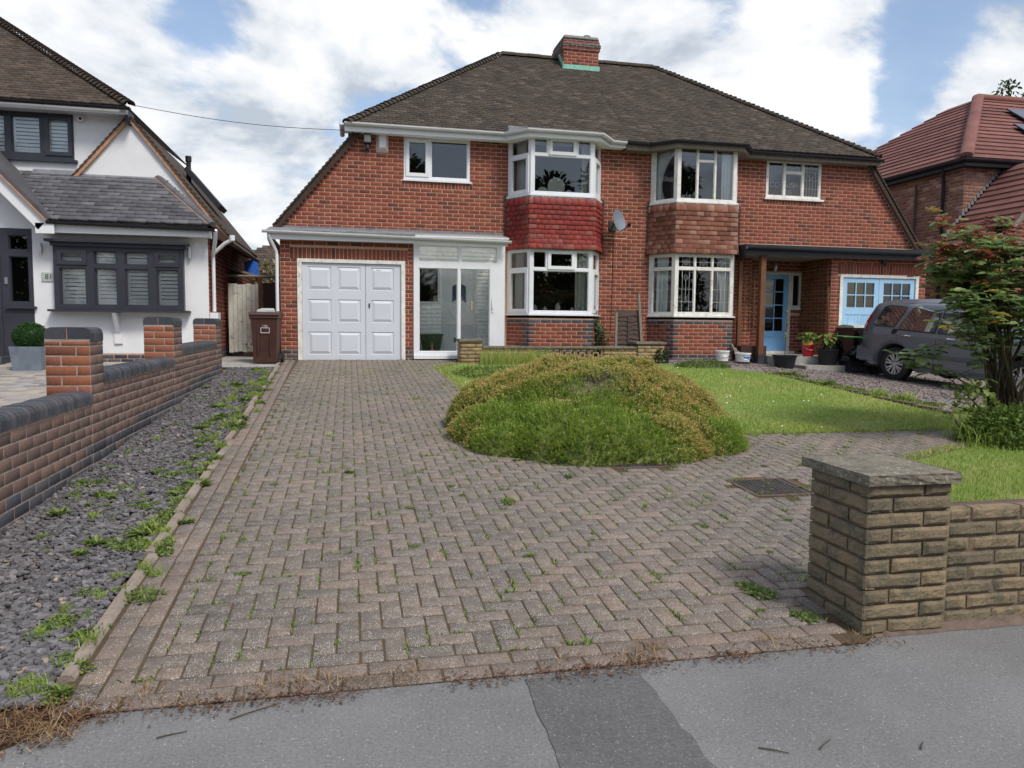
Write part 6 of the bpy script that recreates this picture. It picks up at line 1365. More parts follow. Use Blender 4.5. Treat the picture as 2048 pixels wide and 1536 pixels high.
def crate(label, x0, x1, y0, y1, z0, z1, mat, lidm=None):
    t = thing('black_crate', label, 'crate', ((x0+x1)/2, y0, z0)); f = Fr((0, y0, 0), X_); mb = MB(); hs = [(x0+.03+k*(x1-x0-.06)/8+.008, x0+.03+(k+1)*(x1-x0-.06)/8-.008, z0+.06, z1-.06) for k in range(8)]; f.holes(mb, x0, x1, z0, z1, hs, -.02, 0); mb.box(x0, x1, y1-.02, y1, z0, z1); mb.box(x0, x0+.02, y0+.02, y1-.02, z0, z1); mb.box(x1-.02, x1, y0+.02, y1-.02, z0, z1); mb.box(x0+.02, x1-.02, y0+.02, y1-.02, z0, z0+.03); mb.build('sides', mat, t)
    mb = MB(); mb.box(x0-.01, x1+.01, y0-.008, y1+.01, z1, z1+.02); mb.build('rim', lidm or mat, t); return t
g0 = tz(11.0, 14.6)
crate('black slatted crate on the gravel under the black sacks', 10.72, 11.42, 14.45, 14.85, g0, g0+.25, M['black'])
def sack(label, x, y, z, w_, h_, sd_):
    mb = MB(); mb.grid(lambda a, b: Vector((x+math.cos(a*6.283)*w_*(math.sin(math.pi*(.08+.86*b)))**.6*(1+.13*mnz.noise(Vector((math.cos(a*6.28)*2+sd_, math.sin(a*6.28)*2, b*4)))), y+math.sin(a*6.283)*w_*.62*(math.sin(math.pi*(.08+.86*b)))**.6*(1+.2*mnz.noise(Vector((math.cos(a*6.28)*3+sd_, math.sin(a*6.28)*3, b*5)))), z+h_*b+.02*mnz.noise(Vector((a*9, b*9, sd_))))), 28, 14); return tag(mb.build('black_sack', plain('black_sack_'+str(int(sd_)), (.010, .010, .012), .22, .2, 8, .5, 18), smoothf=True, fix=False), label, 'sack')
sack('shiny black sack on the crate, the one nearest the grey bin', 11.12, 14.66, g0+.27, .30, .34, 3.); sack('shiny black sack behind the potted plant', 10.72, 15.05, g0+.25, .26, .50, 8.)
mb = MB(); mb.extr([(10.55, 14.5, g0+.80), (11.38, 14.5, g0+.76), (11.40, 14.95, g0+.78), (10.56, 14.95, g0+.82)], (0, 0, .018)); tag(mb.build('green_tray', plain('green_plastic', (.06, .28, .08), .5, .1, 6)), 'thin green plastic tray on top of the black sacks', 'tray')
wheelie('dark grey wheelie bin beside the rear of the grey car', (11.55, 14.72, tz(11.55, 14.72)), math.radians(182), M['bingrey'], M['bingrey'], h=1.0)
wheelie('brown wheelie bin behind the dark grey bin by the blue garage', (11.45, 15.32, tz(11.45, 15.32)), math.radians(3), M['binbrown'], M['lidgrey'], h=1.02)
t = thing('old_boards', 'grey offcut boards leaning against the bay corner', 'boards', (8.75, 15.4, .5))
for k in range(3): mb = MB(); mb.extr([(8.62+.06*k, 15.45, tz(8.7, 15.4)), (8.66+.06*k, 15.45, tz(8.7, 15.4)), (8.66+.06*k, 15.47, tz(8.7, 15.4)), (8.62+.06*k, 15.47, tz(8.7, 15.4))], (-.16+.02*k, .10, .42-.08*k)); mb.build('board', M['greywood'], t)
mb = MB(); mb.extr([(-2.35, 18.5, 2.55), (-2.05, 18.5, 2.55), (-2.08, 18.5, 2.85), (-2.20, 18.5, 2.90), (-2.36, 18.5, 2.84)], (0, .3, 0)); tag(mb.build('blue_tarpaulin', M['bluetarp']), 'scrap of bright blue tarpaulin on the shed beyond the gate', 'tarpaulin')
mb = MB(); mb.extr([(-2.6, 17.6, 2.62), (-1.95, 17.6, 2.44), (-1.95, 17.6, 2.49), (-2.6, 17.6, 2.68)], (0, 1.6, 0)); tag(mb.build('shed_roof', M['greywood']), 'weathered sloping shed roof edge beyond the white gate', 'roof')
# far house behind the gate: hipped roof and brick wall
t = thing('far_house', 'distant house with brown pantile hip roof behind the garden shrubs', 'house', (-3, 40, 1)); A = (-8.5, 40, 3.2)
mb = MB(); mb.box(-8, 8, 40.5, 48, 0, 3.3); mb.build('wall', M['brick_w'], t, rnd=.5)
mb = MB(); mb.quad((-8.4, 40, 3.2), (8.4, 40, 3.2), (5, 44, 5.55), (-4.55, 44, 5.55)); mb.quad((-8.4, 40, 3.2), (-4.55, 44, 5.55), (-8.4, 48, 3.2)); rf = mb.build('roof', M['rooftile81'], t, fix=False, rnd=.3); Pq = Pieces()
rooftiles(Pq, Fr((0, 40, 0), X_), 3.2, 2.35, 4.0, lambda s: (-8.4+3.85*s/4.64, 1.0), .30, .30, M['rooftile81'], t=.05); Pq.emit(rf, 'pantile', 80, restname='pantiles')
# ------------------------------------------------------------------ parked car (rear wheels near the house, nose towards the road)
car = thing('parked_car', 'dark grey estate-style off-roader parked on gravel behind the rose bush', 'car', (0, 0, 0))
def halfw(x, z):
    w_ = .885
    if z > .98: w_ -= (z-.98)*.30+max(0, z-1.5)*.9
    elif z < .55: w_ -= (.55-z)*.12
    if x < -.55: w_ -= .16*((-.55-x)/.42)**2
    if x > 3.1: w_ -= .22*((x-3.1)/.55)**2
    return w_
TOP = [(-.98, .66), (-.97, .98), (-.93, 1.08), (-.70, 1.50), (-.58, 1.60), (-.30, 1.655), (.5, 1.685), (1.3, 1.67), (1.75, 1.60), (2.55, 1.08), (2.75, 1.02), (3.3, .93), (3.55, .82), (3.64, .66)]
def topz(x):
    for (a, za), (b, zb_) in zip(TOP, TOP[1:]):
        if a <= x <= b: return za+(zb_-za)*(x-a)/(b-a)
    return .6
def botz(x):
    z = .28
    for wx in (0., 2.62):
        d = abs(x-wx)
        if d < .43: z = max(z, .34+math.sqrt(max(0, .43**2-d*d))-.01)
    if x < -.6: z = max(z, .28+(-.6-x)*.25)
    if x > 3.25: z = max(z, .28+(x-3.25)*.2)
    return z
xs_ = sorted({*np.linspace(-.98, 3.64, 60), *[a for a, _ in TOP], *[wx+.43*math.cos(t) for wx in (0, 2.62) for t in np.linspace(0, math.pi, 15)]}); nr = 16
V, Fc = [], []
for s in (-1, 1):
    for x in xs_:
        zb_, zt = botz(x), max(topz(x), botz(x)+.02)
        for r in range(nr+1): z = zb_+(zt-zb_)*r/nr; V.append((x, s*halfw(x, z), z))
n_ = len(xs_); off = n_*(nr+1)
for k in range(n_-1):
    for r in range(nr):
        a = k*(nr+1)+r; Fc.append((a, a+nr+1, a+nr+2, a+1)); Fc.append((off+a, off+a+1, off+a+nr+2, off+a+nr+1))
    a, b = k*(nr+1)+nr, (k+1)*(nr+1)+nr; Fc.append((a, b, off+b, off+a)); a, b = k*(nr+1), (k+1)*(nr+1); Fc.append((a, off+a, off+b, b))
for e_ in (0, n_-1):
    for r in range(nr): a = e_*(nr+1)+r; Fc.append((a, a+1, off+a+1, off+a))
me = mesh_py('body', V, Fc, M['car']); import bmesh
bm = bmesh.new(); bm.from_mesh(me); bmesh.ops.remove_doubles(bm, verts=bm.verts, dist=.0005); bmesh.ops.recalc_face_normals(bm, faces=bm.faces); bm.to_mesh(me); bm.free(); me.polygons.foreach_set('use_smooth', [True]*len(me.polygons)); me.set_sharp_from_angle(angle=math.radians(38))
body = mobj('body', me, car, True)
def sidepoly(name, pts, mat, off_, s, parent=car, sub=True):
    P = []
    for (a, b) in zip(pts, pts[1:]+pts[:1]):
        for q in range(4): t = q/4; x, z = a[0]+(b[0]-a[0])*t, a[1]+(b[1]-a[1])*t; P.append((x, z))
    V_ = [Vector((x, s*(halfw(x, z)+off_), z)) for x, z in P]; tr = tessellate_polygon([[Vector((x, z, 0)) for x, z in P]])
    mb = MB(); mb.v = [tuple(v) for v in V_]; mb.f = [tuple(t) for t in tr]; o = mb.build(name, mat, parent, local=True, fix=False); return o
WIN = {'quarter_window': [(-.60, 1.14), (-.52, 1.10), (-.10, 1.10), (.10, 1.50), (-.38, 1.52), (-.46, 1.47)], 'rear_door_window': [(.02, 1.06), (.86, 1.04), (.86, 1.54), (.36, 1.54), (.24, 1.47)], 'front_door_window': [(.96, 1.04), (1.98, 1.02), (2.02, 1.10), (1.62, 1.50), (1.55, 1.54), (.96, 1.54)]}
for s in (-1, 1):
    for nm, p in WIN.items():
        bx = [(x+(.025 if x > .5 else -.025)*(0), z) for x, z in p]; c = (sum(x for x, z in p)/len(p), sum(z for x, z in p)/len(p)); big = [(c[0]+(x-c[0])*1.06, c[1]+(z-c[1])*1.09) for x, z in p]
        sidepoly(nm+'_surround', big, M['black'], .002, s); sidepoly(nm, p, M['cg'], .006, s)
    for pts in (((.0, 1.05), (.02, .70), (.20, .42), (.42, .30)), ((.90, 1.56), (.91, .80), (.88, .30)), ((2.06, 1.06), (2.14, .8), (2.10, .32)), ((-.05, 1.56), (.30, 1.60), (.9, 1.605), (1.5, 1.60))):
        P = [Vector((x, s*(halfw(x, z)+.0005), z)) for a, b in zip(pts, pts[1:]) for q in range(6) for x, z in ((a[0]+(b[0]-a[0])*q/6, a[1]+(b[1]-a[1])*q/6),)]; mb = MB(); mb.tube(P, .004, 5); mb.build('shut_line', M['black'], car, local=True)
    for x in (.12, 1.08):
        mb = MB(); mb.tube([(x, s*(halfw(x, .93)+.002), .93), (x+.03, s*(halfw(x, .93)+.03), .935), (x+.19, s*(halfw(x, .93)+.03), .935), (x+.22, s*(halfw(x, .93)+.002), .93)], .014, 7); mb.build('door_handle', M['chrome'], car, local=True, smoothf=True)
    mb = MB(); mb.extr([(.38, s*(halfw(.4, .57)+q), z) for q, z in ((0, .53), (.02, .54), (.02, .60), (0, .61))], (1.80, 0, 0)); mb.build('side_strip', M['car_trim'], car, local=True)
    mb = MB(); mb.extr([(.46, s*(halfw(.4, .33)+q), z) for q, z in ((-.02, .25), (.015, .26), (.015, .36), (-.02, .37))], (1.72, 0, 0)); mb.build('sill', M['car_trim'], car, local=True)
    for wx in (0., 2.62):
        mb = MB(); R1, R2 = .43, .50; rows = []
        for t in np.linspace(-.12, math.pi+.12, 22):
            row = []
            for R, o_ in ((R1-.02, -.10), (R1, .018), (R1+.035, .022), (R2, .001)): x, z = wx+R*math.cos(t), .34+R*math.sin(t); row.append((x, s*(halfw(x, max(z, .3))+o_), max(z, .27)))
            rows.append(row)
        for a, b in zip(rows, rows[1:]):
            for q in range(3): mb.quad(a[q], b[q], b[q+1], a[q+1])
        mb.build('wheel_arch', M['car_trim'], car, local=True, smoothf=True)
        yw = s*.775; w_ = MB(); tyre = [(.215, .085), (.225, .10), (.30, .105), (.335, .085), (.34, .05), (.34, -.05), (.335, -.085), (.30, -.105), (.215, -.10)]
        w_.lathe([(r, h_) for r, h_ in tyre], 36, (wx, yw, .34), 'y'); ty = w_.build('wheel', M['tyre'], car, local=True, smoothf=True)
        rm = MB(); so_ = s*.085; rm.lathe([(.222, so_), (.205, so_*1.02), (.20, so_*.7), (.195, -s*.02), (.03, -s*.0)], 36, (wx, yw, .34), 'y'); rm.build('rim', M['bingrey'], ty, local=True, smoothf=True)
        sp_ = MB(); sp_.lathe([(.222, so_*1.0), (.222, so_*1.06), (.202, so_*1.06), (.202, so_*.9)], 36, (wx, yw, .34), 'y'); sp_.lathe([(.001, so_*.98), (.035, so_*.98), (.045, so_*.7)], 16, (wx, yw, .34), 'y')
        for q in range(7):
            for d_ in (-.16, .16):
                t0, t1 = 6.283*q/7+d_*.25+.2, 6.283*q/7+d_*1.15+.2
                p = [(wx+r*math.cos(t)+ww*-math.sin(t), yw+so_*yy, .34+r*math.sin(t)+ww*math.cos(t)) for r, t, ww, yy in ((.035, t0, -.014, .88), (.035, t0, .014, .88), (.208, t1, .018, .98), (.208, t1, -.018, .98))]; sp_.extr(p, (0, -s*.03, 0))
        sp_.build('spokes', M['alloy'], ty, local=True)
    lamp = [(-.90, 1.02), (-.86, .99), (-.72, 1.30), (-.63, 1.50), (-.585, 1.58), (-.66, 1.545), (-.78, 1.32), (-.91, 1.07)]
    mb = MB(); P = [Vector((x-.012, s*(halfw(x, z)+.006), z)) for x, z in [(-.955, 1.02), (-.84, .96), (-.72, 1.24), (-.62, 1.46), (-.575, 1.58), (-.68, 1.545), (-.80, 1.31), (-.945, 1.10)]]; mb.extr(P, (-.02, -s*.10, 0)); mb.build('tail_lamp', M['taillight'], car, local=True)
    mb = MB(); P = [Vector((x-.016, s*(halfw(x, z)+.009), z)) for x, z in [(-.935, 1.04), (-.86, 1.00), (-.80, 1.13), (-.89, 1.16)]]; mb.extr(P, (-.02, -s*.08, 0)); mb.build('indicator', M['clear_lamp'], car, local=True)
    mb = MB(); mb.extr([(1.95, s*.90, 1.06), (2.08, s*.88, 1.05), (2.08, s*1.06, 1.08), (2.0, s*1.08, 1.08), (1.95, s*1.05, 1.08)], (0, 0, .15)); mb.build('door_mirror', M['car'], car, local=True)
mb = MB(); mb.extr([(-1.01, .74, .32), (-1.01, .74, .66), (-.96, .74, .68), (-.70, .74, .66), (-.55, .74, .60), (-.50, .74, .34)], (0, -1.48, 0)); mb.extr([(-.98, .86, .36), (-.98, .86, .64), (-.50, .89, .58), (-.50, .89, .36)], (0, -.08, 0)); mb.extr([(-.98, -.86, .36), (-.98, -.86, .64), (-.50, -.89, .58), (-.50, -.89, .36)], (0, .08, 0)); mb.build('rear_bumper', M['car'], car, local=True)
mb = MB(); mb.quad((1.77, .62, 1.59), (1.77, -.62, 1.59), (2.52, -.74, 1.105), (2.52, .74, 1.105)); o = mb.build('windscreen', M['cg'], car, local=True, fix=False); o.location = (.012, 0, .014)
mb = MB(); mb.extr([(-.915, .6, 1.12), (-.915, -.6, 1.12), (-.69, -.56, 1.51), (-.69, .56, 1.51)], (-.012, 0, .006)); mb.build('rear_window', M['cg'], car, local=True)
mb = MB(); mb.tube([(-.35, -.35, 1.66), (-.62, -.37, 1.86)], .005, 5); mb.build('aerial', M['black'], car, local=True)
mb = MB(); mb.box(-.9, 3.4, -.70, .70, .22, .30); mb.build('underside', M['black'], car, local=True)
mb = MB(); mb.extr([(-.10, -(halfw(-.1, .98)+.002), .94), (.0, -(halfw(0, .98)+.002), .97), (.02, -(halfw(0, .98)+.002), 1.05), (-.06, -(halfw(0, .98)+.002), 1.06), (-.12, -(halfw(0, .98)+.002), 1.0)], (0, -.004, 0)); mb.build('dark_patch', M['black'], car, local=True)  # flat dark patch on the rear flank
ang = math.radians(-80); wx_, wy_ = 11.02, 13.40; ca_, sa_ = math.cos(ang), math.sin(ang)
ox, oy = .0, -.775                       # right rear wheel in car space
loc = Vector((wx_-(ca_*ox-sa_*oy), wy_-(sa_*ox+ca_*oy), tz(wx_, wy_)))
rot = Matrix.Rotation(ang, 4, 'Z') @ Matrix.Rotation(math.atan(.0556)*.97, 4, 'Y')
car.matrix_basis = Matrix.Translation(loc) @ rot
# ------------------------------------------------------------------ plants
def blades_mesh(name, pos, h, lean, wid, mat, rnd):
    n = len(pos); pos = np.asarray(pos); a = rng.uniform(0, 6.283, n); px = np.stack([np.cos(a), np.sin(a), np.zeros(n)], 1)*(np.asarray(wid)[:, None]/2)
    hh = np.asarray(h)[:, None]; ln = np.asarray(lean); mid = pos + np.concatenate([ln*.35*hh, hh*.55], 1); tip = pos + np.concatenate([ln*hh, hh*np.clip(1-.45*(ln**2).sum(1, keepdims=True), .25, 1)], 1)
    V = np.stack([pos-px, pos+px, mid+px*.8, tip, mid-px*.8], 1).reshape(-1, 3)
    b = np.arange(n)[:, None]*5; F = b + np.array([[0, 1, 2, 4]]); F2 = b + np.array([[4, 2, 3, 3]])
    F3 = np.concatenate([F[:, [0, 1, 2]], F[:, [0, 2, 3]], F2[:, [0, 1, 2]]]); r = np.concatenate([rnd]*3)
    return npmesh(name, V, F3, mat, r)
def leaf_mesh(name, pos, d, up, ln, wd, mat, rnd, fold=.25):
    """oval folded leaves: base at pos, pointing along d"""
    pos, d, up = map(np.asarray, (pos, d, up)); n = len(pos); d = d/np.linalg.norm(d, axis=1, keepdims=True); s = np.cross(d, up); s /= np.maximum(np.linalg.norm(s, axis=1, keepdims=True), 1e-6); u = np.cross(s, d)
    L_, W_ = np.asarray(ln)[:, None], np.asarray(wd)[:, None]*.5
    V = np.stack([pos, pos+d*L_*.3+s*W_*.9+u*W_*fold, pos+d*L_*.68+s*W_*.85+u*W_*fold, pos+d*L_-u*L_*.08, pos+d*L_*.68-s*W_*.85+u*W_*fold, pos+d*L_*.3-s*W_*.9+u*W_*fold], 1).reshape(-1, 3)
    b = np.arange(n)[:, None]*6; F = np.concatenate([b+np.array([[0, 1, 2, 3]]), b+np.array([[0, 3, 4, 5]])]); return npmesh(name, V, F, mat, np.concatenate([rnd, rnd]))
def rdir(n, zb=.0):
    v = rng.normal(size=(n, 3)); v[:, 2] += zb; return v/np.linalg.norm(v, axis=1, keepdims=True)
def tzv(x, y): return np.array([tz(a, b) for a, b in zip(x, y)])
# lawn grass
def scatter(poly, n, ybias=1.):
    xs = [p[0] for p in poly]; ys = [p[1] for p in poly]; out = []
    while len(out) < n:
        x = random.uniform(min(xs), max(xs)); y = min(ys)+(max(ys)-min(ys))*random.random()**ybias
        if inpoly(x, y, poly): out.append((x, y))
    return np.array(out)
def grass(name, poly, n, hmin, hmax, label, ybias=1.0, mat='grass', wid=.006):
    p = scatter(poly, n, ybias); z = tzv(p[:, 0], p[:, 1]); g = np.array([mnz.noise(Vector((x*.9, y*.9, 4.2))) for x, y in p])
    h = rng.uniform(hmin, hmax, n)*(1+.5*g); r = np.clip(rng.uniform(0, .8, n)+.30*np.maximum(0, g), 0, 1)
    me = blades_mesh(name, np.column_stack([p, z+.005]), h, rng.normal(0, .45, (n, 2)), np.full(n, wid), M[mat], r); return stuff(mobj(name, me), label, 'grass')
grass('lawn_grass', LAWN, 42000, .025, .06, 'short green lawn grass in front of the houses', 1.3, wid=.008)
grass('front_grass', [(3.0, 3.35), (6.2, 3.35), (9.2, 6.5), (9.2, 8.3), (7.9, 8.4), (7.1, 7.5), (7.0, 6.9), (5.25, 6.1), (3.3, 4.05)], 30000, .03, .085, 'rougher grass of the front lawn behind the stone wall', 1.4)
# grass straggling over the edges of the paving
ep = [(7.0, 7.55), (4.3, 7.55)], [(1.74, 9.4), (1.72, 11.4)], [(1.72, 11.4), (1.62, 14.2)], [(1.62, 14.2), (2.16, 14.8)], [(2.5, 3.6), (3.2, 4.1)], [(3.2, 4.1), (5.2, 6.2)], [(5.2, 6.2), (6.95, 6.95)], [(7.95, 8.5), (7.95, 13)]
Q = []
for a, b in ep:
    for q in range(int(math.hypot(a[0]-b[0], a[1]-b[1])*420)):
        t = random.random(); k = mnz.noise(Vector((a[0]+(b[0]-a[0])*t*1.0, a[1]+(b[1]-a[1])*t, 3))*1.0)
        Q.append((a[0]+(b[0]-a[0])*t+random.gauss(0, .05), a[1]+(b[1]-a[1])*t+random.gauss(0, .05)))
Q = np.array(Q); n = len(Q); stuff(mobj('edge_grass', blades_mesh('edge_grass', np.column_stack([Q, tzv(Q[:, 0], Q[:, 1])+.002]), rng.uniform(.02, .07, n), rng.normal(0, .7, (n, 2)), np.full(n, .007), M['grass'], rng.uniform(.1, 1, n))), 'grass straggling over the edges of the block paving', 'grass')
# daisies and clover specks
p = scatter(LAWN, 170); z = tzv(p[:, 0], p[:, 1]); pp = np.column_stack([p, z+.055]); stuff(mobj('daisies', leaf_mesh('daisies', pp, rdir(170, .2), np.tile([0, 0, 1.], (170, 1)), np.full(170, .022), np.full(170, .02), M['textwhite'], rng.uniform(0, 1, 170))), 'small white daisies dotted over the lawn', 'flowers')
# weeds in the paving joints
near = [j for j in JOINTS if random.random() < (1.0 if j[2] == 0 else .5)*(.62+.8*max(0, mnz.noise(Vector((j[0]*.8, j[1]*.5, 1))))+.15)]
Pp_, Hh, Ll, Rr = [], [], [], []
for (x, y, k) in near:
    big = random.random() < .10; m = random.randint(6, 15) if not big else random.randint(16, 30); s = .034 if not big else .055
    for q in range(m):
        dx, dy = (random.gauss(0, .004), random.uniform(-.07, .07)) if k == 0 else (random.uniform(-.07, .07), random.gauss(0, .004))
        Pp_.append((x+dx, y+dy, tz(x, y)-.002)); Hh.append(random.uniform(.012, s)); Ll.append((random.gauss(0, .6), random.gauss(0, .6))); Rr.append(min(1, max(0, random.gauss(.62, .3))))
stuff(mobj('joint_weeds', blades_mesh('joint_weeds', Pp_, Hh, Ll, np.full(len(Pp_), .009), M['weed'], np.array(Rr))), 'tiny grass and moss tufts growing along the driveway joints', 'weeds')
# leafy weeds, each one a plant: rosettes of broad leaves
def rosette(k, size, nl, erect):
    n = nl; a = rng.uniform(0, 6.283, n); el = rng.uniform(.05, erect, n); d = np.column_stack([np.cos(a)*np.cos(el), np.sin(a)*np.cos(el), np.sin(el)]); pos = np.column_stack([np.cos(a), np.sin(a), np.zeros(n)])*rng.uniform(0, size*.35, n)[:, None]; pos[:, 2] += rng.uniform(0, size*.2*erect, n)
    return leaf_mesh('leaves', pos, d, np.tile([0, 0, 1.], (n, 1)), rng.uniform(.5, 1, n)*size, rng.uniform(.14, .27, n)*size, M['weed'], rng.uniform(0, 1, n))
ros = [rosette(k, 1.0, random.randint(40, 85), random.choice((.6, .9, 1.3))) for k in range(9)]
def mat_weed():
    n = 150; a = rng.uniform(0, 6.283, n); r = rng.uniform(0, 1, n)**.6; p = np.column_stack([np.cos(a)*r, np.sin(a)*r*rng.uniform(.5, 1), rng.uniform(0, .18, n)*(1.2-r)]); d = rdir(n, .5)
    return leaf_mesh('leaves', p, d, np.tile([0, 0, 1.], (n, 1))+rng.normal(0, .4, (n, 3)), rng.uniform(.16, .34, n), rng.uniform(.09, .18, n), M['weed'], rng.uniform(0, 1, n))
def tuft_weed():
    n = 60; p = np.column_stack([rng.normal(0, .22, (n, 2)), np.zeros(n)]); return blades_mesh('blades', p, rng.uniform(.4, 1.1, n), rng.normal(0, .5, (n, 2)), np.full(n, .06), M['grass'], rng.uniform(0, .8, n))
ros = ros[:3]+[mat_weed() for k in range(10)]+[tuft_weed() for k in range(5)]
def weed(x, y, s, label, group, z=None):
    o = tag(mobj('weed', random.choice(ros)), label, 'weed', group); o.location = (x, y, (tz(x, y) if z is None else z)+.012); o.scale = (s*random.uniform(.8, 1.3), s, s*random.uniform(.6, 1.1)); o.rotation_euler = (0, 0, random.random()*6.28)
LA = 'low leafy green weed growing along the slate and driveway edging'
for k in range(150):
    y = 3.05+10.8*random.random()**1.25; weed(kerbx(y)-.09+random.gauss(0, .07)-(.3*random.random() if random.random() < .4 else 0), y, random.uniform(.045, .12), LA, 'weeds along the edging')
LB = 'small green weed growing among the slate chippings'
for k in range(60):
    y = 3.3+10.5*random.random()**1.3; weed(random.uniform(-2.05, -1.3), y, random.uniform(.035, .085), LB, 'weeds in the slate')
LC = 'small bright green weed sprouting from the block paving'
for k in range(60):
    while True:
        x, y = random.uniform(-.7, 5), random.uniform(3.1, 8)
        if inpoly(x, y, DRV) and random.random() < (.25+.75*smooth((x-.5)/2)): break
    weed(x, y, random.uniform(.018, .05), LC, 'weeds in the paving')
for x, y, s in ((2.12, 3.55, .12), (2.2, 3.22, .08), (1.15, 5.35, .09)): weed(x, y, s, LC, 'weeds in the paving')
weed(-2.02, 6.3, .13, 'broad leaved green weed at the foot of the brick wall, beside the first pier', None); weed(-1.75, 5.9, .12, 'upright pale green weed standing in the slate near the brick wall', None)
LD = 'ragged green weed at the edge of the neighbouring gravel'
for k in range(26):
    y = random.uniform(8.3, 13.2); weed(7.95+abs(random.gauss(0, .22)), y, random.uniform(.10, .26), LD, 'weeds along the gravel edge')
# brown litter and dry grass along the edge of the footway
n = 3000; x = rng.uniform(-1.0, 2.5, n); y = 2.905+np.abs(rng.normal(0, .035, n))*np.sign(rng.uniform(-.5, 1, n)); keep = np.array([mnz.noise(Vector((a*2.3, 0, 7))) > -.25+random.random()*.4 for a in x]); x, y = x[keep], y[keep]
m = 4200; x2 = rng.uniform(-2.6, -.95, m); y2 = 2.86+rng.normal(0, .09, m)+.05*np.sin(x2*5); x = np.concatenate([x, x2]); y = np.concatenate([y, y2]); n = len(x)
d = rdir(n); d[:, 2] *= .25; stuff(mobj('leaf_litter', leaf_mesh('leaf_litter', np.column_stack([x, y, np.maximum(tzv(x, y), 0)+.008+rng.uniform(0, .012, n)]), d, np.tile([0, 0, 1.], (n, 1)), rng.uniform(.008, .026, n), rng.uniform(.003, .010, n), M['debris'], rng.uniform(0, 1, n))), 'brown leaf litter and moss drifted along the footway edge', 'litter')
cl = []
for k in range(70):
    if random.random() < .5: cx, cy_ = random.uniform(-2.4, -.95), 2.86+random.gauss(0, .08)
    else: cx, cy_ = random.uniform(-.9, 2.4), 2.95+abs(random.gauss(0, .05))
    for q in range(random.randint(10, 34)): cl.append((cx+random.gauss(0, .045), cy_+random.gauss(0, .03), .012+random.random()*.012))
n = len(cl); stuff(mobj('dry_grass', blades_mesh('dry_grass', cl, rng.uniform(.02, .06, n), rng.normal(0, 1.3, (n, 2)), np.full(n, .0035), M['dry'], rng.uniform(0, 1, n))), 'bleached dry grass stalks lying at the footway edge', 'dry grass')
for (x, y, a, l) in ((-.35, 2.80, .5, .20), (-.20, 2.99, .5, .13), (1.42, 2.25, -.5, .10), (1.62, 2.2, .6, .09), (1.95, 2.13, .8, .06), (-.62, 2.72, .3, .10)):
    mb = MB(); mb.tube([(x+l*t*math.cos(a)-.5*l*math.cos(a), y+l*t*math.sin(a)+.003*math.sin(t*5), .006) for t in np.linspace(0, 1, 6)], [.0026, .0026, .0024, .002, .0018, .0014], 6); tag(mb.build('twig', M['stem']), 'thin dark fallen twig lying on the grey footway or paving edge', 'twig', 'fallen twigs')
# soft mound of heather-like shrub
M['core'] = plain('shrub_inside', (.15, .17, .055), .95, .4, 25, .8, 60)
MC = (2.62, 7.78); RXm, RYm, HM = 1.50, 1.52, .86
LOBES = [(0, .25, 1.10, .80), (.15, .0, .9, .74), (-.40, -.72, .74, .54), (.22, -.85, .62, .44), (-1.0, -.12, .58, .44), (-.72, .50, .80, .64), (.76, -.05, .70, .66), (.80, -.66, .56, .42), (.70, .55, .80, .66), (0, 1.0, .7, .5), (1.08, .22, .40, .36), (-1.02, -.58, .46, .34), (-.12, -.30, .55, .68), (.48, -.42, .52, .60), (-.55, -.1, .5, .62), (.50, .15, .5, .76), (-.40, .40, .5, .77)]
def mh(x, y):
    """height of the lobed shrub above the ground, None outside"""
    s = 0.
    for (dx, dy, r, h) in LOBES:
        q = 1-((x-MC[0]-dx)**2+(y-MC[1]-dy)**2)/(r*r)
        if q > 0: s += (h*q**.5)**7
    if s <= 0: return None, 1
    h = s**(1/7.)
    if h < .06: return None, 1
    return h*.93+(.075*mnz.noise(Vector((x*4, y*4, 9)))+.04*mnz.noise(Vector((x*11, y*11, 2))))*min(1, h*3), 1-h
t = thing('heather_mound', 'big spreading green heather mound with tan flower tips in the middle of the garden', 'shrub', (MC[0], MC[1], tz(*MC)))
mb = MB(); mb.grid(lambda a, b: (lambda x, y: Vector((x, y, tz(x, y)+(max(-.02, (mh(x, y)[0] or 0)-.07)))))(MC[0]-1.65+3.3*a, MC[1]-1.65+3.4*b), 80, 80); mb.build('core', M['core'], t, fix=False, smoothf=True)
pos, dr_, ln_, wd_, rn_ = [], [], [], [], []
K = 0
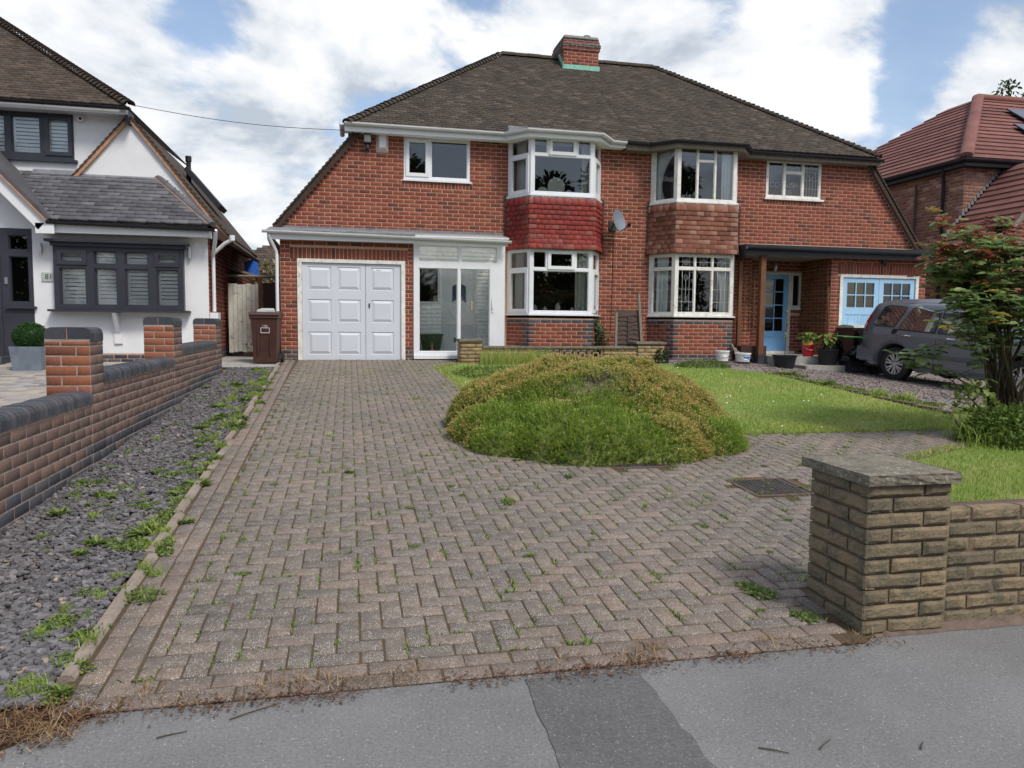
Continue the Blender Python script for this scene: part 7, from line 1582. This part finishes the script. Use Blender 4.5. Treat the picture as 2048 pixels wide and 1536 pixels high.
while K < 30000:
    x, y = MC[0]+random.uniform(-1.65, 1.65), MC[1]+random.uniform(-1.65, 1.75); h, r = mh(x, y)
    if h is None: continue
    e_ = .03; hx, hy = mh(x+e_, y)[0], mh(x, y+e_)[0]
    gx, gy = ((hx if hx is not None else 0)-h)/e_, ((hy if hy is not None else 0)-h)/e_
    gl_ = math.hypot(gx, gy)
    if random.random() > min(1, .22+.30*gl_): continue
    bare = math.exp(-(((x-2.44)/.30)**2+((y-7.28)/.13)**2)) + .9*math.exp(-(((x-2.68)/.20)**2+((y-7.60)/.18)**2))
    if random.random() < bare*1.05+.12*(mnz.noise(Vector((x*6, y*6, 2))) > .45): continue
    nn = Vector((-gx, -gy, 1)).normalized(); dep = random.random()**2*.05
    tan = smooth((mnz.noise(Vector((x*1.8, y*1.8, 5.5)))*1.0+.46+.8*max(0, h-.42)-.70*max(0, (7.3-y))*smooth((3.5-x)/.8)-.35*smooth((2.1-x)/.6))*1.2)
    base = Vector((x, y, tz(x, y)+h-.05-dep)); dd = (nn*1.0+Vector((0, 0, .35))+Vector((random.gauss(0, .3), random.gauss(0, .3), random.gauss(0, .25)))).normalized()
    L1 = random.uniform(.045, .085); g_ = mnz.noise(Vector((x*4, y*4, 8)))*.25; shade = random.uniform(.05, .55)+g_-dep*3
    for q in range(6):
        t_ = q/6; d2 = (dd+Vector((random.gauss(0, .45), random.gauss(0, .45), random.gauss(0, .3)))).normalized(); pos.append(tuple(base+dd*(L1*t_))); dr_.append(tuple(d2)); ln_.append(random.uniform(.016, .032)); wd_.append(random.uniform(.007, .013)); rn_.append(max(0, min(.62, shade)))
    if random.random() < tan:
        for q in range(3): pos.append(tuple(base+dd*(L1*1.0)+Vector((random.gauss(0, .008), random.gauss(0, .008), random.gauss(0, .006))))); d2 = (dd+Vector((random.gauss(0, .7), random.gauss(0, .7), random.gauss(0, .5)))).normalized(); dr_.append(tuple(d2)); ln_.append(random.uniform(.014, .024)); wd_.append(random.uniform(.010, .016)); rn_.append(random.uniform(.70, 1))
    K += 1
o = mobj('foliage', leaf_mesh('foliage', pos, dr_, np.tile([.1, .1, 1.], (len(pos), 1)), ln_, wd_, M['heath'], np.array(rn_)), t); o['kind'] = 'stuff'
n = 1500; bx = np.column_stack([rng.normal(2.54, .20, n), rng.normal(7.40, .17, n)]); bz = np.array([tz(a, b)+(mh(a, b)[0] or 0)-.07 for a, b in bx]); o = mobj('bare_twigs', blades_mesh('bare_twigs', np.column_stack([bx, bz]), rng.uniform(.04, .09, n), rng.normal(0, .8, (n, 2)), np.full(n, .004), plain('dead_twig', (.17, .125, .105), .95, .3, 30), rng.uniform(0, 1, n)), t); o['kind'] = 'stuff'
# rose bush: arching stems from one base
rb = thing('rose_bush', 'tall arching rose bush with green and copper red leaves in front of the parked car', 'rose bush', (7.25, 7.1, tz(7.25, 7.1)))
tips = []; stems = MB(); bx_, by_ = 7.28, 7.1
for k in range(40):
    a = random.uniform(-1, 1); ex = 7.05+1.15*a+random.gauss(0, .12); ey = 7.1+random.gauss(0, .35); ex = max(ex, .885*ey+random.uniform(0, .25)); ez = tz(0, 7)+random.uniform(1.35, 2.45)-.2*abs(a)
    if k < 2: ex, ez = random.uniform(5.95, 6.4), random.uniform(.9, 1.25)
    p0 = Vector((bx_+random.gauss(0, .10), by_+random.gauss(0, .08), tz(7.2, 7.1)-.02)); p3 = Vector((ex, ey, ez)); p1 = p0+Vector((random.gauss(0, .08)+.05*(ex-bx_), 0, (ez-p0.z)*.45)); p2 = p3+Vector((-(ex-bx_)*.45, -(ey-by_)*.3, -(ez-p0.z)*.10))
    P = [p0*((1-t)**3)+p1*(3*(1-t)**2*t)+p2*(3*(1-t)*t*t)+p3*(t**3)+Vector((0, 0, .02*math.sin(t*9+k))) for t in (i_/11 for i_ in range(12))]
    r0 = random.uniform(.008, .020); mbs = MB(); mbs.tube(P, [r0*(1-.75*q/11) for q in range(12)], 6); mbs.build('stem', M['stem'], rb, smoothf=True); tips.append((P, k))
    for s in range(5):
        q = random.randint(7, 11); c = P[q]; e_ = c+Vector((random.gauss(0, .22), random.gauss(0, .2), random.uniform(-.05, .28))); e_.x = max(e_.x, .875*e_.y); Q = [c.lerp(e_, t)+Vector((0, 0, .03*math.sin(3.14*t))) for t in np.linspace(0, 1, 5)]; mbs = MB(); mbs.tube(Q, [.006, .005, .004, .003, .002], 5); mbs.build('side_shoot', M['stem'], rb); tips.append((Q, k))
lp = []
for P, k in tips:
    st0 = 6 if len(P) > 6 else 1
    for q in range(st0, len(P)):
        if k >= 2 and P[q].z < 1.12+random.gauss(0, .16): continue
        for w_ in range(random.choice((1, 2, 2)) if k >= 2 else 1):
            c = P[q]+Vector((random.gauss(0, .03), random.gauss(0, .03), random.gauss(0, .03))); a = random.random()*6.283; d = Vector((math.cos(a), math.sin(a), random.uniform(-.35, .25))).normalized()
            red = c.z > 2.15+random.gauss(0, .22) ; r = random.uniform(.72, .93) if (red and random.random() < .45) else (random.uniform(.95, 1) if random.random() < .035 else random.uniform(0, .70))
            sd_ = d.cross(Vector((0, 0, 1))).normalized(); s = random.uniform(.75, 1.15)
            for off_, sgn, sc in ((.02, 1, .8), (.02, -1, .8), (.055, 1, .95), (.055, -1, .95), (.085, 0, 1.1)):
                lp.append((c+d*off_*s*1.4, (d*.6+sd_*sgn*1.0).normalized() if sgn else d, .092*sc*s, .066*sc*s, r))
random.shuffle(lp)
def prj(q): x, y, c = proj(q[0]); return (q[2]*q[3]/c**2) if (0 < x < 2048) else 0
lp.sort(key=lambda q: -prj(q)); big, rest = lp[:300], lp[300:]
lm = [leaf_mesh('leaf', [(0, 0, 0)], [(0, 1, 0)], [(0, 0, 1)], [1.0], [.70], M['rose_leaf'], np.array([(k+.5)/14])) for k in range(14)]
for p, d, l, w_, r in big:
    o = bpy.data.objects.new('leaf', lm[int(r*13.99)]); COL.objects.link(o); o.parent = rb; o.matrix_parent_inverse = WINV[rb.name]
    dv = Vector(d); up_ = Vector((random.gauss(0, .3), random.gauss(0, .3)-.2, 1)); s_ = dv.cross(up_).normalized(); u2 = s_.cross(dv); Mx = Matrix((s_*l, dv*l, u2*l)).transposed().to_4x4(); Mx.translation = p; o.matrix_basis = Mx
n = len(rest); o = mobj('leaves', leaf_mesh('leaves', [tuple(q[0]) for q in rest], [tuple(q[1]) for q in rest], np.column_stack([rng.normal(0, .3, n), rng.normal(-.2, .3, n), np.ones(n)]), [q[2] for q in rest], [q[3] for q in rest], M['rose_leaf'], np.array([q[4] for q in rest])), rb); o['kind'] = 'stuff'
mb = MB(); c = Vector((6.36, 7.0, 2.55))
# leafy clump at the foot of the rose
def clump(name, label, cat, c, rx, ry, h, n, lsize, mat, rr=(0, 1), wr=.6, zlow=.0, parent=None, group=None):
    t = thing(name, label, cat, c, group=group); v = rdir(n); rad = rng.uniform(.55, 1, n)**.5; p = v*rad[:, None]; p[:, 2] = np.abs(p[:, 2]); p = p*np.array([rx, ry, h])+np.array(c)+np.array([0, 0, zlow]); d = v+rng.normal(0, .5, (n, 3)); d[:, 2] += .15
    o = mobj('foliage', leaf_mesh('foliage', p, d, np.tile([0, 0, 1.], (n, 1))+rng.normal(0, .3, (n, 3)), rng.uniform(.6, 1.2, n)*lsize, rng.uniform(.6, 1.2, n)*lsize*wr, mat, rng.uniform(rr[0], rr[1], n)), t); o['kind'] = 'stuff'; return t
clump('leafy_clump', 'dense dark green leafy clump at the foot of the rose bush', 'plant', (7.1, 6.75, tz(7.1, 6.75)), .62, .45, .42, 2600, .07, M['weed'], (0, .6)); clump('leafy_shoot', 'bright green leafy shoot rising above the dark clump by the rose', 'plant', (6.75, 6.95, tz(7, 6.9)+.35), .22, .16, .32, 130, .09, M['weed'], (.5, 1))
p_ = scatter([(6.3, 6.5), (8.2, 6.3), (8.6, 7.4), (6.6, 7.3)], 1200); stuff(mobj('long_grass', blades_mesh('long_grass', np.column_stack([p_, tzv(p_[:, 0], p_[:, 1])]), rng.uniform(.1, .38, 1200), rng.normal(0, .5, (1200, 2)), np.full(1200, .007), M['grass'], rng.uniform(0, .7, 1200))), 'long uncut grass around the foot of the rose bush', 'grass')
# box ball foliage (a child of the planter), climber, ivy, long grass by the low wall
bp = [o for o in COL.objects if o.name.startswith('ball_planter')][0]; n = 5200; v = rdir(n); pz = np.array([-5.20, 14.0, tz(0, 14)+.56])+v*(.265*rng.uniform(.86, 1.0, n))[:, None]*np.array([1, 1, .88])
o = mobj('box_ball', leaf_mesh('box_ball', pz, v+rng.normal(0, .6, (n, 3)), v+rng.normal(0, .4, (n, 3)), rng.uniform(.016, .028, n), rng.uniform(.010, .016, n), M['box_leaf'], rng.uniform(0, 1, n)), bp); o['kind'] = 'stuff'
mb = MB(); mb.lathe([(.001, -.21), (.13, -.18), (.225, -.05), (.225, .06), (.13, .18), (.001, .21)], 18, (-5.20, 14.0, tz(0, 14)+.56)); mb.build('inner_twigs', M['box_leaf'], bp, smoothf=True, rnd=.05)
t = thing('climbing_plant', 'dark green climber on the wall at the right side of the red tiled bay', 'plant', (5.42, 16.0, .7)); n = 900; a = rng.uniform(0, 1, n); px = 5.36+.12*np.sin(a*5)+rng.normal(0, .09*(1.3-a)+.02, n); p = np.column_stack([px, 15.95+rng.normal(0, .07, n), .75+a*1.1]); d = rdir(n); d[:, 1] -= .8
mobj('foliage', leaf_mesh('foliage', p, d, np.tile([0, -.6, 1.], (n, 1)), rng.uniform(.04, .075, n), rng.uniform(.03, .05, n), M['ivy'], rng.uniform(0, 1, n)), t)['kind'] = 'stuff'
mb = MB(); mb.tube([(5.40, 16.05, .65), (5.36, 16.0, 1.2), (5.34, 15.98, 1.8)], [.012, .009, .004], 6); mb.build('stem', M['stem'], t)
clump('ivy', 'ivy growing over the end pier of the low stone wall', 'plant', (6.48, 14.92, .66), .17, .10, .34, 420, .05, M['ivy'], wr=.9)
p_ = scatter([(2.5, 14.45), (4.1, 14.5), (4.0, 14.88), (2.6, 14.88)], 2200); stuff(mobj('seeding_grass', blades_mesh('seeding_grass', np.column_stack([p_, tzv(p_[:, 0], p_[:, 1])]), rng.uniform(.12, .38, 2200), rng.normal(0, .22, (2200, 2)), np.full(2200, .007), M['grass'], rng.uniform(.3, 1, 2200))), 'tall seeding grass in front of the low stone wall', 'grass')
clump('clover_patch', 'bright green low clover growing along the back of the lawn', 'plant', (2.6, 13.2, tz(2.6, 13.2)), .85, 1.1, .12, 4200, .04, M['weed'], (.3, 1), .9); clump('green_clump', 'bright green grass clump on the lawn next to the gravel strip', 'plant', (7.05, 14.1, tz(7, 14.1)), .6, .3, .14, 1500, .06, M['weed'], (.1, .6), .3)
# plants in the neighbour's pots
t = thing('potted_plant', 'young potted plant with big drooping leaves and a bamboo cane', 'plant', (10.45, 14.86, .98)); n = 60; c = np.array([10.42, 14.86, 1.22]); v = rdir(n, .1); mobj('foliage', leaf_mesh('foliage', c+v*np.array([.14, .12, .10]), v*np.array([1, 1, .2])+np.array([0, 0, -.35]), np.tile([0, 0, 1.], (n, 1)), rng.uniform(.12, .20, n), rng.uniform(.07, .11, n), M['weed'], rng.uniform(.2, .9, n)), t)
mb = MB(); mb.tube([(10.45, 14.86, .88), (10.46, 14.88, 1.3)], .01, 6); mb.build('stem', M['weed'], t, rnd=.5); mb = MB(); mb.tube([(10.47, 14.9, .88), (10.46, 14.95, 2.35)], .011, 6); mb.build('cane', M['trellis'], t)
t = thing('potted_plant', 'leafy plant in the red bucket by the blue door', 'plant', (10.25, 15.30, 1.02)); n = 30; c = np.array([10.2, 15.3, 1.28]); v = rdir(n, .1); mobj('foliage', leaf_mesh('foliage', c+v*np.array([.12, .1, .08]), v*np.array([1, 1, .2])+np.array([0, 0, -.35]), np.tile([0, 0, 1.], (n, 1)), rng.uniform(.11, .18, n), rng.uniform(.07, .10, n), M['weed'], rng.uniform(.2, .9, n)), t); mb = MB(); mb.tube([(10.25, 15.3, 1.0), (10.22, 15.3, 1.3)], .009, 6); mb.build('stem', M['weed'], t, rnd=.5)
mb = MB(); mb.lathe([(.001, .1), (.09, .09), (.12, .02), (.1, -.03)], 14, (10.22, 15.28, 1.05)); tag(mb.build('yellow_cloth', plain('yellow_cloth', (.62, .45, .10), .8, .15, 9), smoothf=True), 'crumpled yellow cloth in the mouth of the red bucket', 'cloth')
t = thing('thin_sapling', 'thin almost bare stem growing from the wide black pot', 'plant', (9.28, 14.7, .85)); mb = MB(); mb.tube([(9.28, 14.70, .84), (9.30, 14.72, 1.4), (9.33, 14.75, 2.1)], [.008, .006, .003], 6); mb.build('stem', M['stem'], t); n = 14; a = rng.uniform(.1, 1, n); mobj('foliage', leaf_mesh('foliage', np.column_stack([9.28+.05*a, 14.7+.05*a, .9+1.0*a]), rdir(n), np.tile([0, 0, 1.], (n, 1)), np.full(n, .09), np.full(n, .04), M['weed'], rng.uniform(0, .6, n)), t)
for x, s in ((.10, 0), (.62, 1)):
    clump('window_plant', ['leafy green house plant behind the leaded window, left one', 'leafy green house plant behind the leaded window, middle one'][s], 'plant', tuple(frs2[1][0].p(.28+x, -.25, 1.74)), .16, .07, .30, 60, .06, M['weed'], (.4, 1))
# shrub beyond the gate, conifer behind house 3, street trees across the road
clump('flowering_shrub', 'tall cream and pink flowering shrub behind the garden gate', 'shrub', (-2.0, 22, 1.0), 1.7, 1.2, 2.2, 5200, .11, M['flower_bush'], (0, 1))
def tree(name, label, base, h, rx, n, seed, mat='tree_leaf', lsize=.22, low=.35, cone=False, group=None):
    random.seed(seed); t = thing(name, label, 'tree', base, group=group); b = Vector(base); mb = MB(); mb.tube([b, b+Vector((.1, 0, h*.35)), b+Vector((0, .1, h*.8))], [h*.022, h*.016, h*.004], 9); mb.build('trunk', M['bark'], t, smoothf=True)
    cl_ = []; br = MB()
    for k in range(46):
        zz = random.uniform(low, 1); rr = rx*(1-((zz-low)/(1-low)-.35)**2*1.1)**.5 if not cone else rx*(1-zz)*1.3+.15
        rr = max(.1, rr if not isinstance(rr, complex) else .1); a = random.random()*6.283; q = random.uniform(.35, 1); c = b+Vector((rr*q*math.cos(a), rr*q*math.sin(a), h*zz)); cl_.append((c, rx*random.uniform(.16, .32))); br.tube([b+Vector((0, 0, h*zz*.75)), c], [h*.006, h*.002], 5)
    br.build('limbs', M['bark'], t); P, Dv = [], []
    for q in range(n): c, r = random.choice(cl_); v = Vector((random.gauss(0, 1), random.gauss(0, 1), random.gauss(0, 1))).normalized()*r*random.random()**.4; P.append(tuple(c+v)); Dv.append(tuple(v+Vector((random.gauss(0, .3), random.gauss(0, .3), random.gauss(0, .3)-.1))))
    o = mobj('crown', leaf_mesh('crown', P, Dv, np.tile([0, 0, 1.], (n, 1))+rng.normal(0, .5, (n, 3)), rng.uniform(.6, 1.2, n)*lsize, rng.uniform(.3, .6, n)*lsize, M[mat], rng.uniform(0, 1, n)), t); o['kind'] = 'stuff'; return t
tree('conifer', 'tall brownish conifer rising behind the red tiled roof', (40.2, 38, 1.0), 15.5, 2.6, 5200, 11, 'flower_bush' if False else 'ivy', .30, .30)
for k, (x, y, h, r) in enumerate(((-9, -16, 10.5, 4.2), (2.5, -19, 12.5, 4.8), (12, -17, 10, 4.0), (21, -20, 13, 5.0), (-19, -18, 11, 4.5))): tree('street_tree', 'broad leafy tree across the road reflected in the windows', (x, y, 0), h, r, 14000, 20+k, group='trees across the road', lsize=.42, low=.16)
random.seed(3)
